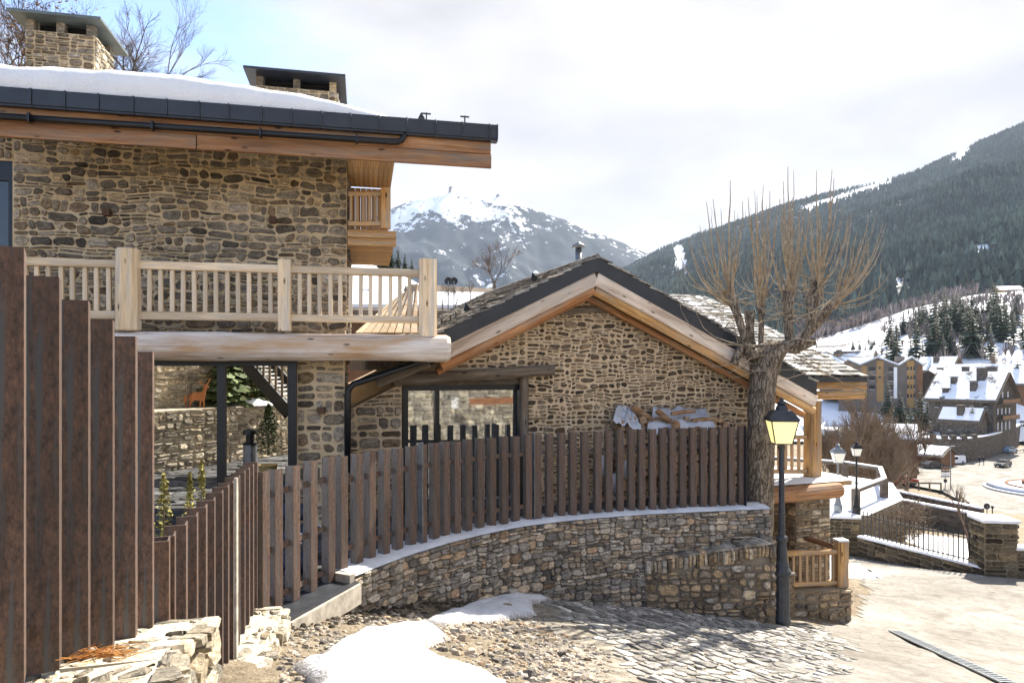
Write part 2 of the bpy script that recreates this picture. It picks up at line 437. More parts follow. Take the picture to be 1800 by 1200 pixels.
def snowm():
    g = NG('snow'); v = g.coord('Position'); a = g.noise(v, 2.2, 6, .6); b = g.noise(v, 30, 4, .7)
    c = g.ramp(a, [(.3, (.78, .80, .84)), (.7, (.88, .89, .91))]); dn = g.noise(v, 14, 7, .8); c = g.mix(g.rng(dn, .66, .72, 0, .6), c, (.42, .38, .32))
    g.bump(g.math('ADD', a, g.math('MULTIPLY', b, .3)), .8, .08); return g.fin(c, .65, 0, .25)
M['snow'] = snowm()
def groundsnow():
    g = NG('snow_ground'); v = g.coord('Position'); a = g.noise(v, 2.2, 6, .6); b = g.noise(v, 26, 5, .75); d = g.noise(v, 7, 6, .7)
    c = g.ramp(a, [(.3, (.72, .74, .79)), (.7, (.84, .85, .88))]); e = g.attr()
    k = g.rng(g.math('ADD', g.math('MULTIPLY', e, .9), g.math('MULTIPLY', g.math('SUBTRACT', d, .5), 1.6)), .38, .8)
    c = g.mix(g.math('MULTIPLY', k, .8), c, (.30, .27, .235)); c = g.mix(g.rng(b, .63, .70, 0, .7), c, (.26, .22, .17))
    g.bump(g.math('ADD', g.math('ADD', a, d), g.math('MULTIPLY', b, .4)), .9, .07); return g.fin(c, .6, 0, .3)
M['snow_ground'] = groundsnow()
def dirtysnow():
    g = NG('snow_dirty'); v = g.coord('Position'); a = g.noise(v, 3, 6, .65); b = g.noise(v, 24, 5, .75)
    c = g.ramp(a, [(.3, (.62, .64, .69)), (.65, (.82, .83, .86))])
    c = g.mix(g.rng(b, .62, .70), c, (.25, .21, .16)); g.bump(g.math('ADD', a, b), .5, .03); return g.fin(c, .75, 0, .2)
M['snow_dirty'] = dirtysnow()
def roofsnow():
    g = NG('roof_snow'); v = g.coord('Position'); a = g.noise(v, .35, 6, .65); 
    c = g.mix(g.rng(a, .58, .66), (.85, .86, .88), (.10, .09, .085)); return g.fin(c, .7, 0, .2)
M['roof_snow'] = roofsnow()
def bark(name, c0, c1, c2, sc=(9, 9, 2.2), bump=1.):
    g = NG(name); a = g.noise(g.coord('Position', sc), 1.6, 7, .7, .8); w = g.add('ShaderNodeTexVoronoi'); w.feature = 'DISTANCE_TO_EDGE'
    w.inputs['Scale'].default_value = 1.6; dv = g.add('ShaderNodeVectorMath', operation='ADD'); nz = g.add('ShaderNodeTexNoise'); nz.inputs['Scale'].default_value = 3.5; nz.inputs['Detail'].default_value = 5; pc_ = g.coord('Position', sc); g.link(pc_, nz.inputs['Vector']); g.link(pc_, dv.inputs[0]); g.link(nz.outputs['Color'], dv.inputs[1]); g.link(dv.outputs[0], w.inputs['Vector'])
    c = g.ramp(a, [(.3, c0), (.5, c1), (.7, c2)]); e = g.rng(w.outputs['Distance'], .0, .12); c = g.mix(g.math('MULTIPLY', g.math('SUBTRACT', 1., e), .35), c, tuple(x * .5 for x in c0))
    g.bump(g.math('ADD', a, e), bump, .05); return g.fin(c, .95, 0, .15)
M['bark'] = bark('bark', (.14, .11, .085), (.32, .26, .20), (.48, .405, .32), (10, 10, 2.6))
M['twig'] = bark('twig', (.23, .175, .12), (.38, .305, .215), (.50, .43, .33), (4, 4, 4), .3)
M['twig_grey'] = bark('twig_grey', (.05, .04, .032), (.11, .085, .068), (.19, .155, .125), (2, 2, 2), .3)
M['twig_brown'] = bark('twig_brown', (.12, .085, .06), (.22, .165, .115), (.31, .24, .175), (2, 2, 2), .3)
def leafm(name, c0, c1, c2, sc=3.):
    g = NG(name); a = g.noise(g.coord('Position'), sc, 4, .6); r = g.attr()
    c = g.ramp(a, [(.3, c0), (.5, c1), (.7, c2)]); q = g.add('ShaderNodeVectorMath', operation='SCALE'); g.link(c, q.inputs[0]); g.link(g.rng(r, 0, 1, .6, 1.5), q.inputs['Scale'])
    return g.fin(q.outputs[0], .7, 0, .25)
M['conifer'] = leafm('conifer', (.016, .026, .016), (.035, .052, .03), (.062, .078, .042), .6)
M['conifer_near'] = leafm('conifer_near', (.03, .05, .02), (.07, .095, .035), (.12, .14, .05), 3)
M['thuja'] = leafm('thuja', (.12, .105, .025), (.24, .21, .05), (.36, .31, .09), 5)
M['forest'] = leafm('forest', (.022, .036, .028), (.06, .08, .06), (.115, .138, .10), .03)
M['dryleaf'] = leafm('dryleaf', (.12, .055, .03), (.22, .11, .06), (.3, .17, .09), 2)
M['needles'] = leafm('needles', (.25, .09, .02), (.42, .19, .05), (.55, .32, .1), 9)
M['woods_bare'] = leafm('woods_bare', (.13, .105, .10), (.2, .165, .155), (.27, .225, .205), .05)
def glassm():
    g = NG('window_glass'); a = g.noise(g.coord('Position'), 1.1, 2, .5); g.bump(a, .04, .02)
    return g.fin((.5, .52, .53), .03, .92, .5)
M['window_glass'] = glassm()
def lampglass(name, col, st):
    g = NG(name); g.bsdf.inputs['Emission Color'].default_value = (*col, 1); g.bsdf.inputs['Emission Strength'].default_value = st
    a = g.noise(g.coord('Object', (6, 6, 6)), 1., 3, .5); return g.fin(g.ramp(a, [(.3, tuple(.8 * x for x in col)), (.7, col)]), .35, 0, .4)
M['lamp_glass_lit'] = lampglass('lamp_glass_lit', (.86, .72, .30), .40)
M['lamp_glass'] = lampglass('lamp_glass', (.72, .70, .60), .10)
def groundm():
    g = NG('ground_earth'); v = g.coord('Position'); a = g.noise(v, .55, 6, .62); b = g.noise(v, 7.5, 7, .7); d = g.noise(v, 42, 5, .75)
    c = g.ramp(a, [(.32, (.20, .165, .12)), (.5, (.27, .225, .165)), (.66, (.33, .285, .215))])
    c = g.mix(.9, c, g.ramp(b, [(.3, (.45, .42, .38)), (.5, (.95, .94, .92)), (.7, (1.35, 1.34, 1.3))]), 'MULTIPLY')
    c = g.mix(.8, c, g.ramp(d, [(.33, (.35, .33, .31)), (.5, (1, 1, 1)), (.68, (1.5, 1.47, 1.42))]), 'MULTIPLY')
    g.bump(g.math('ADD', g.math('MULTIPLY', b, 1.), g.math('MULTIPLY', d, .5)), .9, .06); return g.fin(c, .95, 0, .15)
M['ground'] = groundm()
def roadm():
    g = NG('road_concrete'); v = g.coord('Position'); a = g.noise(v, .35, 6, .6, .5); b = g.noise(v, 3.5, 7, .7, .8); d = g.noise(v, 70, 4, .75)
    c = g.ramp(a, [(.33, (.19, .175, .152)), (.5, (.265, .25, .225)), (.66, (.33, .315, .29))])
    c = g.mix(.7, c, g.ramp(b, [(.32, (.5, .47, .42)), (.5, (1, 1, 1)), (.68, (1.3, 1.29, 1.26))]), 'MULTIPLY')
    c = g.mix(.7, c, g.ramp(d, [(.35, (.45, .43, .4)), (.5, (1, 1, 1)), (.68, (1.3, 1.3, 1.28))]), 'MULTIPLY')
    sx = g.add('ShaderNodeSeparateXYZ'); g.link(v, sx.inputs[0]); st = g.noise(v, 1.6, 5, .65)
    for (cx_, cy_, r_) in ((9.6, 15.2, 2.7), (9.6, 15.2, 4.3), (13.5, 12.0, 5.2), (2.0, 22.0, 12.2), (2.0, 22.0, 13.7)):
        dx_, dy_ = g.math('SUBTRACT', sx.outputs['X'], cx_), g.math('SUBTRACT', sx.outputs['Y'], cy_)
        rd = g.math('SQRT', g.math('ADD', g.math('MULTIPLY', dx_, dx_), g.math('MULTIPLY', dy_, dy_)))
        k_ = g.rng(g.math('ABSOLUTE', g.math('SUBTRACT', rd, r_)), .06, .26, 1, 0); c = g.mix(g.math('MULTIPLY', k_, g.rng(st, .42, .62, 0, .45)), c, (.13, .11, .085))
    w = g.add('ShaderNodeTexVoronoi'); w.feature = 'DISTANCE_TO_EDGE'; w.inputs['Scale'].default_value = .42
    dv = g.add('ShaderNodeVectorMath', operation='ADD'); nz = g.add('ShaderNodeTexNoise'); nz.inputs['Scale'].default_value = 1.2; g.link(v, nz.inputs['Vector'])
    g.link(v, dv.inputs[0]); g.link(nz.outputs['Color'], dv.inputs[1]); g.link(dv.outputs[0], w.inputs['Vector'])
    cr = g.rng(w.outputs['Distance'], .004, .014); c = g.mix(g.math('MULTIPLY', g.math('SUBTRACT', 1., cr, True), .28), c, (.12, .1, .08))
    g.bump(g.math('ADD', b, d), .35, .02); return g.fin(c, .9, 0, .2)
M['road'] = roadm()
def pathm():
    g = NG('path_dusty'); v = g.coord('Position'); b = g.noise(v, 6, 7, .72, .6); d = g.noise(v, 50, 5, .75); a = g.noise(v, .8, 4, .6)
    c = g.ramp(b, [(.34, (.13, .11, .085)), (.48, (.27, .24, .195)), (.64, (.42, .39, .335))])
    c = g.mix(.6, c, g.ramp(d, [(.35, (.45, .43, .4)), (.5, (1, 1, 1)), (.68, (1.35, 1.34, 1.3))]), 'MULTIPLY')
    g.bump(g.math('ADD', b, d), .6, .04); return g.fin(c, .95, 0, .15)
M['path'] = pathm()
M['soil'] = mortar('soil', (.035, .03, .024), (.085, .07, .052), 1.)
M['terrace'] = stone_mat('terrace', [(0, (.05, .052, .055)), (1, (.11, .112, .115))], .4, .6, 2.5)
# ------------------------------------------------------------------ masonry
def skyline(w, h, rng, wr=(.14, .5), hr=(.05, .2), big=.12, dx=.02):
    n = max(2, int(round(w / dx))); dx = w / n; hs = [0.0] * n; out = []
    guard = 0
    while guard < 20000:
        guard += 1
        m = min(hs)
        if m >= h - 1e-6: break
        i = hs.index(m); j = i
        while j < n and abs(hs[j] - m) < 1e-6: j += 1
        vw = (j - i) * dx
        if rng.random() < big: sw = rng.uniform(wr[0] * 1.4, wr[1]); sh = rng.uniform(hr[1] * .75, hr[1])
        else:
            sw = rng.uniform(wr[0], wr[1] * .8); sh = hr[0] + (hr[1] - hr[0]) * rng.random() ** 1.9 * .8
        if sh > sw * 1.15: sh = sw * 1.05
        if vw - sw < wr[0]: sw = vw if vw < wr[1] * 1.25 else vw / 2
        k = max(1, int(round(sw / dx))); k = min(k, j - i)
        lh = hs[i - 1] - m if i > 0 else 9; rh = hs[j] - m if j < n else 9
        for q in ((lh, rh) if rng.random() < .5 else (rh, lh)):
            if hr[0] * .7 < q < hr[1] * 1.1 and rng.random() < .5: sh = q
        if vw <= wr[0] * .9: 
            q = min(lh, rh)
            if q < hr[1] * 1.4: sh = q
        a = i if rng.random() < .6 or k == j - i else j - k
        top = min(m + sh, h)
        if h - top < hr[0] * .6: top = h
        out.append((a * dx, m, (a + k) * dx, top))
        for t in range(a, a + k): hs[t] = top
    return out

def clip_poly(poly, a, b, c):
    """keep a*x+b*y<=c"""
    out = []
    for i in range(len(poly)):
        p, q = poly[i], poly[(i + 1) % len(poly)]
        dp, dq = a * p[0] + b * p[1] - c, a * q[0] + b * q[1] - c
        if dp <= 0: out.append(p)
        if dp * dq < 0:
            t = dp / (dp - dq); out.append((p[0] + (q[0] - p[0]) * t, p[1] + (q[1] - p[1]) * t))
    return out
def area(p): return abs(sum(p[i][0] * p[(i+1) % len(p)][1] - p[(i+1) % len(p)][0] * p[i][1] for i in range(len(p)))) / 2

def stone_polys(s0, z0, w, h, rng, joint=.02, wr=(.14, .5), hr=(.05, .2), big=.12, warp=.03, round_=.3, shrink=0.0, clips=()):
    res = []
    wa, wb = rng.uniform(0, 50), rng.uniform(0, 50)
    def wp(x, y):
        f = min(1, min(x, w - x) / .15, min(y, h - y) / .1); f = max(f, 0)
        return (x + warp * f * (n1(x * 3.1 + wa, y * 4.3, .3) + .5 * n1(x * 9 + wa, y * 9, 1.3)), y + warp * .9 * f * (n1(x * 2.3 + wb, y * 3.9, 7.7) + .5 * n1(x * 8 + wb, y * 9, 4.1)))
    for (x0, y0, x1, y1) in skyline(w, h, rng, wr, hr, big):
        bw, bh = x1 - x0, y1 - y0; j = joint * rng.uniform(.7, 1.3) / 2 + shrink * min(bw, bh) * rng.uniform(.4, 1.3)
        if bw < 2.2 * j or bh < 2.2 * j: j = min(bw, bh) * .28
        X0, Y0, X1, Y1 = x0 + j, y0 + j, x1 - j, y1 - j
        m = min(X1 - X0, Y1 - Y0); pts = []
        c = [m * round_ * rng.uniform(.35, 1.25) for _ in range(8)]
        pts = [(X0 + c[0] * rng.uniform(1, 1.7), Y0), (X1 - c[1] * rng.uniform(1, 1.7), Y0), (X1, Y0 + c[2]), (X1, Y1 - c[3]), (X1 - c[4] * rng.uniform(1, 1.7), Y1), (X0 + c[5] * rng.uniform(1, 1.7), Y1), (X0, Y1 - c[6]), (X0, Y0 + c[7])]
        if bw > .3:                          # waver on long edges
            pts.insert(1, ((X0 + X1) / 2 + rng.uniform(-.2, .2) * bw, Y0 + rng.uniform(-.02, .16) * m))
            pts.insert(6, ((X0 + X1) / 2 + rng.uniform(-.2, .2) * bw, Y1 - rng.uniform(-.02, .16) * m))
        pts = [wp(a, b) for a, b in pts]; pts = [(a + s0, b + z0) for a, b in pts]
        for (a, b, cc) in clips:
            pts = clip_poly(pts, a, b, cc)
            if len(pts) < 3: break
        if len(pts) < 3 or area(pts) < .0006: continue
        res.append(pts)
    return res

class Masonry:
    """collects stones of one thing, then makes the largest in view into objects of their own"""
    def __init__(self): self.items = []
    def add(self, polys, f, mat, rng, proud=.03, sink=.02, var=.5, rr=None):
        for p in polys:
            q = proud * rng.uniform(1 - var, 1 + var); n = len(p)
            cx = sum(a for a, b in p) / n; cz = sum(b for a, b in p) / n
            tx, tz = rng.uniform(-.12, .12), rng.uniform(-.12, .12)
            sc = rng.uniform(.74, .88)
            V = [f(a, b, -sink) for a, b in p]
            V += [f(cx + (a - cx) * .985, cz + (b - cz) * .985, q * .55 * rng.uniform(.8, 1.2)) for a, b in p]
            V += [f(cx + (a - cx) * sc, cz + (b - cz) * sc, q + clamp((a - cx) * tx + (b - cz) * tz, -q * .5, q * .5) + rng.uniform(-.12, .12) * q) for a, b in p]
            F = []
            for r in (0, 1):
                F += [(r*n+i, r*n+(i+1) % n, (r+1)*n+(i+1) % n, (r+1)*n+i) for i in range(n)]
            F.append(tuple(2*n+i for i in range(n)))
            c = f(cx, cz, 0); d = max(c.y, 1.0)
            self.items.append((area(p) / d / d, V, F, mat, rng.random() if rr is None else rr()))
    def build(self, parent, limit=295, name='stone', rest='small_stones'):
        self.items.sort(key=lambda t: -t[0])
        for (_, V, F, mat, r) in self.items[:limit]:
            c = sum((v for v in V), Vector((0, 0, 0))) / len(V)
            raw(name, V, F, mat, parent, c, False, rnd=r)
        bym = {}
        for (_, V, F, mat, r) in self.items[limit:]:
            mb = bym.setdefault(mat.name, (MB(), mat))[0]; mb.add(V, F, r)
        if bym:
            mats = [q[1] for q in bym.values()]; big = MB()
            for k, (mb, mm) in enumerate(bym.values()):
                b = len(big.v); big.v += mb.v; big.f += [tuple(i + b for i in q) for q in mb.f]; big.r += mb.r; big.m += [k] * len(mb.f)
            o = big.build(rest, None, parent, mats=mats); o['kind'] = 'stuff'

# ------------------------------------------------------------------ terrain
CP = [(0,0,-1.65),(-1.6,4,-2.2),(-2.2,7.2,-2.78),(-2.1,8.9,-3.12),(1,10.5,-3.8),(5.1,13.2,-4.84),(7.1,14.6,-5.36),(6.5,9.7,-4.35),(3,6,-3.15),(0,5,-2.6),
 (13.2,26,-7.2),(14.9,21.5,-6.5),(14,14,-5.75),(22,22,-6.9),(20,10,-5.7),(-1.5,-4,-1.1),(4,-5,-1.6),(12,2,-4.2),(10,-6,-3.4),(-6,-3,-.9),
 (16,30,-7.6),(24,30,-8.2),(20,45,-10.0),(35,45,-10.8),(28,58,-12.8),(49,80,-15.8),(70,95,-20),(60,120,-20),(100,100,-20),(90,150,-20),(130,150,-20),(60,150,-19.5),(30,100,-15),(20,70,-12),(10,40,-8.2),
 (-10,25,-3.4),(-5,12,-3.4),(-15,12,-3.2),(0,16,-4.4),(-20,20,-2.8),(-30,60,2),(0,60,-7),(0,100,-9),(-60,100,8),(45,30,-10),(60,50,-14),(100,60,-18),(9,19,-5.95),(40,15,-9),(180,100,-20),(180,180,-19)]
_cp = np.array(CP, float)
def _U(r2): return np.where(r2 > 1e-12, r2 * np.log(r2 + 1e-12) * .5, 0)
_n = len(_cp); _A = np.zeros((_n + 3, _n + 3))
_d2 = ((_cp[:, None, :2] - _cp[None, :, :2]) ** 2).sum(-1); _A[:_n, :_n] = _U(_d2) + np.eye(_n) * .3
_A[:_n, _n] = 1; _A[:_n, _n+1:] = _cp[:, :2]; _A[_n, :_n] = 1; _A[_n+1:, :_n] = _cp[:, :2].T
_w = np.linalg.solve(_A, np.concatenate([_cp[:, 2], [0, 0, 0]]))
def ground_np(X, Y):
    X, Y = np.asarray(X, float), np.asarray(Y, float)
    d2 = (X[..., None] - _cp[:, 0]) ** 2 + (Y[..., None] - _cp[:, 1]) ** 2
    z = (_U(d2) * _w[:_n]).sum(-1) + _w[_n] + _w[_n+1] * X + _w[_n+2] * Y
    r = np.sqrt(X * X + Y * Y); t = np.clip((r - 150) / 60, 0, 1); t = t * t * (3 - 2 * t)
    z = np.clip(z, -20.4, 12); return z * (1 - t) + (-20.0) * t
def gz(x, y): return float(ground_np(x, y))
def gpix(px, py):
    """ground point under a photo pixel"""
    r = (px - CX) / FPX; k = (CY - py) / FPX; lo, hi = 0.5, 220.
    ds = np.geomspace(1.0, 220, 600); f = k * ds - ground_np(r * ds, ds)
    idx = np.where(f < 0)[0]
    if len(idx) == 0: d = 200.
    else:
        i = idx[0]; a, b = (ds[i-1], ds[i]) if i else (0.2, ds[0])
        for _ in range(30):
            m = (a + b) / 2
            if k * m - gz(r * m, m) < 0: b = m
            else: a = m
        d = (a + b) / 2
    return Vector((r * d, d, gz(r * d, d)))

radii = np.concatenate([[0.4], np.geomspace(1.2, 40, 150), np.geomspace(41.5, 260, 70), [330, 450, 700, 1200, 2200, 4000, 7000]])
angs = np.concatenate([np.linspace(-60, 60, 340), np.linspace(63, 297, 70)])
RR, AA = np.meshgrid(radii, np.radians(angs), indexing='ij')
GX, GY = RR * np.sin(AA), RR * np.cos(AA); GZ = ground_np(GX, GY)
for i in range(GX.shape[0]):
    if radii[i] > 45: break
    for j in range(GX.shape[1]):
        x, y = GX[i, j], GY[i, j]
        GZ[i, j] += .035 * fbm(x * .7, y * .7, 3.1, 3) + .012 * fbm(x * 3.1, y * 3.1, 8., 2)
na = len(angs)
gv = [(float(a), float(b), float(c)) for a, b, c in zip(GX.ravel(), GY.ravel(), GZ.ravel())]
gf = [(i*na+j, i*na+(j+1) % na, (i+1)*na+(j+1) % na, (i+1)*na+j) for i in range(len(radii)-1) for j in range(na)]
ci = len(gv); gv.append((0, 0, -1.65)); gf += [(ci, (j+1) % na, j) for j in range(na)]
o = raw('ground', gv, gf, M['ground'], loc=(0, 0, 0), smooth=True); put(o, kind='structure')

def sheet(name, pxpoly, m, lift, step=.25, edge=.25, seed=0, thick=None, kind='structure', smooth=True, world=None, noisef=None):
    """a patch draped over the ground inside an outline (photo pixels of ground points, or world xy)"""
    poly = [(p.x, p.y) for p in (gpix(*q) for q in pxpoly)] if world is None else world
    xs = [p[0] for p in poly]; ys = [p[1] for p in poly]
    x0, x1, y0, y1 = min(xs) - .3, max(xs) + .3, min(ys) - .3, max(ys) + .3
    nx, ny = int((x1 - x0) / step) + 2, int((y1 - y0) / step) + 2
    X = x0 + np.arange(nx) * step; Y = y0 + np.arange(ny) * step
    A, B = np.meshgrid(X, Y, indexing='ij')
    A2, B2 = A.copy(), B.copy()
    if edge:
        for i in range(nx):
            for j in range(ny):
                A2[i, j] += edge * fbm(A[i, j] * 1.3 + seed, B[i, j] * 1.3, .4, 3); B2[i, j] += edge * fbm(A[i, j] * 1.3, B[i, j] * 1.3 + seed, 5.4, 3)
    ins = np.zeros(A.shape, bool); dist = np.full(A.shape, 1e9); n = len(poly)
    for k in range(n):
        (ax, ay), (bx, by) = poly[k], poly[(k+1) % n]
        cond = (ay > B2) != (by > B2)
        with np.errstate(divide='ignore', invalid='ignore'):
            xin = (bx - ax) * (B2 - ay) / (by - ay) + ax
        ins ^= cond & (A2 < xin)
        t = np.clip(((A2-ax)*(bx-ax)+(B2-ay)*(by-ay)) / ((bx-ax)**2+(by-ay)**2+1e-9), 0, 1)
        dist = np.minimum(dist, np.hypot(A2-ax-t*(bx-ax), B2-ay-t*(by-ay)))
    Z = ground_np(A, B)
    for i in range(nx):
        for j in range(ny):
            if ins[i, j] and A[i, j]**2 + B[i, j]**2 < 2000: Z[i, j] += .035 * fbm(A[i, j] * .7, B[i, j] * .7, 3.1, 3) + .012 * fbm(A[i, j] * 3.1, B[i, j] * 3.1, 8., 2)
    if thick is not None:
        sd = np.where(ins, dist, 0); h = thick * (1 - np.exp(-sd / (thick * 1.1)))
        for i in range(nx):
            for j in range(ny):
                if ins[i, j]: h[i, j] *= max(.15, 1 + .5 * fbm(A[i, j] * 1.6 + seed, B[i, j] * 1.6, 2.2, 3) + .25 * n1(A[i, j] * 7, B[i, j] * 7, seed) - .8 * max(0, n1(A[i, j] * 2.7, B[i, j] * 2.7, seed + 4) - .45))
        Z = Z + h + np.where(ins, lift, -.05)
        use = ins.copy(); use[1:, :] |= ins[:-1, :]; use[:-1, :] |= ins[1:, :]; use[:, 1:] |= ins[:, :-1]; use[:, :-1] |= ins[:, 1:]
    else:
        Z = Z + lift; use = ins
    idx = -np.ones(A.shape, int); vs, fs, fr_ = [], [], []
    for i in range(nx - 1):
        for j in range(ny - 1):
            if use[i, j] and use[i+1, j] and use[i, j+1] and use[i+1, j+1]:
                q = []
                for a, b in ((i, j), (i+1, j), (i+1, j+1), (i, j+1)):
                    if idx[a, b] < 0:
                        idx[a, b] = len(vs); vs.append((A[a, b], B[a, b], Z[a, b]))
                    q.append(int(idx[a, b]))
                fs.append(tuple(q)); fr_.append(float(np.clip(1 - h[i:i+2, j:j+2].mean() / thick, 0, 1)) if thick is not None else .5)
    o = raw(name, vs, fs, m, smooth=smooth, rnd=fr_); o['kind'] = kind
    return o

# road surface on the right, running down towards the valley
sheet('road', [(1150, 1199), (1330, 1150), (1420, 1100), (1500, 1075), (1510, 1010), (1480, 985), (1440, 960), (1500, 955), (1525, 978), (1620, 992), (1735, 1004), (1830, 1012), (1990, 1040), (1990, 1400), (1300, 1400), (1100, 1300)],
      M['road'], .012, .22, .35, 4)
sheet('path', [(860, 1060), (940, 1015), (1060, 1020), (1200, 1050), (1370, 1090), (1440, 1085), (1420, 1130), (1330, 1165), (1180, 1205), (1000, 1260), (930, 1170), (960, 1110)], M['path'], .006, .12, .3, 9)
VALLEY_Z = -20.0
def flat(name, pts, z, m, kind='structure'):
    o = raw(name, [(p[0], p[1], z) for p in pts], [tuple(range(len(pts)))], m); o['kind'] = kind; return o

# ------------------------------------------------------------------ corten fence line and curved retaining wall
FC = [(-2.70, 7.25), (-2.62, 7.6), (-2.2, 8.8), (-1.2, 10.4), (0.2, 11.7), (2.08, 12.5), (4.33, 13.0), (5.0, 13.1)]
def catmull(pts, n=24):
    out = []
    for i in range(len(pts) - 1):
        p0 = np.array(pts[max(i-1, 0)], float); p1 = np.array(pts[i], float); p2 = np.array(pts[i+1], float); p3 = np.array(pts[min(i+2, len(pts)-1)], float)
        for k in range(n):
            t = k / n; out.append(.5 * ((2*p1) + (-p0+p2)*t + (2*p0-5*p1+4*p2-p3)*t*t + (-p0+3*p1-3*p2+p3)*t**3))
    out.append(np.array(pts[-1], float)); return np.array(out)
CURVE = catmull(FC); CS = np.concatenate([[0], np.cumsum(np.hypot(*np.diff(CURVE, axis=0).T))])
def cpt(s):
    s = clamp(s, 0, CS[-1]); i = min(int(np.searchsorted(CS, s, 'right')) - 1, len(CS) - 2)
    t = (s - CS[i]) / (CS[i+1] - CS[i]); p = CURVE[i] * (1 - t) + CURVE[i+1] * t
    a, b = CURVE[max(i-2, 0)], CURVE[min(i+3, len(CURVE)-1)]; d = (b - a) / np.hypot(*(b - a))
    return Vector((p[0], p[1], 0)), Vector((d[0], d[1], 0)), Vector((d[1], -d[0], 0))   # point, along, street side
def cpx(px):
    r = (px - CX) / FPX; lo, hi = 0., CS[-1]
    for _ in range(40):
        m = (lo + hi) / 2; p = cpt(m)[0]
        if p.x / p.y < r: lo = m
        else: hi = m
    return (lo + hi) / 2
TOPZ = -2.6
def wallf(off):
    def f(s, z, n):
        p, t, q = cpt(s); w = p + q * (off + n); return Vector((w.x, w.y, z))
    return f

def angle_post(fl, h, th=.009, grey=False):
    """an L-shaped steel angle; its edge points along local -Y"""
    mb = MB(); k = fl / math.sqrt(2)
    a = [(-k, k), (0, 0), (k, k)]; t = th * math.sqrt(2)
    pr = [(-k, k, 0), (0, 0, 0), (k, k, 0), (k - th * .7, k + th * .7, 0), (0, t, 0), (-k + th * .7, k + th * .7, 0)]
    lo = [Vector(q) for q in pr]; hi = [q + Vector((0, 0, h)) for q in lo]
    mb.add(lo + hi, [(5, 4, 1, 0), (4, 3, 2, 1), (6, 7, 10, 11), (7, 8, 9, 10)] + [(i, (i+1) % 6, (i+1) % 6 + 6, i + 6) for i in range(6)])
    me = bpy.data.meshes.new('post'); me.from_pydata([tuple(v) for v in mb.v], [], mb.f); me.materials.append(M['corten']); me.materials.append(M['corten_grey'])
    if grey: me.polygons[4].material_index = 1  # left flange only: sky sheen put into its lighter grey
    return me
def place_post(me, parent, loc, ang, sc=1.0, name='post'):
    o = bpy.data.objects.new(name, me); COL.objects.link(o); o.parent = parent
    o.location = Vector(loc) - wloc(parent); o.rotation_euler = (0, 0, ang); o.scale = (1, 1, sc); return o

rng = random.Random(11)
PM_BIG, PM = angle_post(.125, 1.5), angle_post(.119, 1.5, .009, True)
def edge_ang(x, y): return math.atan2(-y, -x) + R(41 + 90)
# run beside the camera, stepping down
hs = [(42, 435, 1180), (104, 487, 1155), (155, 528, 1140), (198, 562, 1128), (238, 591, 1113), (268, 618, 1100)]
f1 = thing('steel_fence', P(150, 1150, 3.0), 'tall stepped rusty steel angle fence in the left foreground', 'fence')
hx = [(-1.70, 2.16, 1.5)] + [((px - CX) / FPX * (1.5*FPX/(b - t)), 1.5*FPX/(b - t), (CY - t) / FPX * (1.5*FPX/(b - t))) for px, t, b in hs]
hx[0] = (hx[1][0] + .06, hx[1][1] - .27, hx[1][2] + .06)
hx.insert(0, (hx[0][0] + .06, hx[0][1] - .27, hx[0][2] + .06))
for (x, y, zt) in hx:
    ydep = y; place_post(PM_BIG, f1, (x, y, zt - 1.55), edge_ang(x, ydep) + R(rng.uniform(-1, 1)), 1.55 / 1.5)
beam('rail', (hx[0][0] - .12, hx[0][1], -.9), (hx[-1][0] - .12, hx[-1][1], -1.2), .012, .06, M['corten'], f1)
# lower run behind it
f2 = thing('steel_fence', P(400, 1100, 5.6), 'low zigzag-topped rusty steel fence running towards the gate', 'fence')
r2 = [(297, 950), (307, 941), (327, 922), (346, 906), (362, 891), (377, 878.5), (391, 865), (401, 855), (410, 848), (421, 838), (430, 830), (438, 824), (445, 818), (452, 812)]
for px, py in r2:
    d = .98 * FPX / (py - CY); x = (px - CX) / FPX * d; ydep = d
    place_post(PM_BIG, f2, (x, d, -2.53), edge_ang(x, ydep) + R(rng.uniform(-1, 1)), 1.55 / 1.5)
a = P(270, 955, 3.98); a.z = -1.0
mb = MB(); mb.box((a.x + .02, a.y - .03, -1.75), Vector((.055, 0, 0)), Vector((0, .01, 0)), Vector((0, 0, .75))); mb.box((a.x + .07, a.y - .0, -1.75), Vector((.006, 0, 0)), Vector((0, .03, 0)), Vector((0, 0, .752)))
mb.build('end_post', M['metal_grey'], f2)
q = P(415, 842, 5.95)
mb = MB(); mb.box((q.x, q.y, -1.72), Vector((.012, 0, 0)), Vector((0, .02, 0)), Vector((0, 0, .78))); mb.build('end_post', M['concrete'], f2)  # steel flange in the pale concrete tone: sunlight put into its colour
beam('rail', (-2.3, 4.1, -1.4), (-2.8, 7.2, -1.4), .012, .06, M['corten'], f2)
# gate
g1 = thing('steel_gate', P(530, 1050, 7.9), 'rusty steel angle gate above the dark threshold plate', 'gate')
def fence_post(parent, px, yaw=0., top=-1.08, base=TOPZ, me=None):
    s = cpx(px); p, t, q = cpt(s); ang = math.atan2(t.y, t.x)
    h = top - base; place_post(me or PM, parent, (p.x, p.y, base), ang + R(yaw) + R(rng.uniform(-2.5, 2.5)), h / 1.5)
for px in (462, 484, 516, 547, 578): fence_post(g1, px, -50, -1.1 + rng.uniform(-.012, .012), -2.68)
sa, sb = cpx(458), cpx(592)
for z in (-1.38, -2.0, -2.55):
    pa, ta, qa = cpt(sa); pb, tb, qb = cpt(sb)
    beam('rail', pa - qa * .09 + Vector((0, 0, z)), pb - qb * .09 + Vector((0, 0, z)), .014, .07, M['corten'], g1)
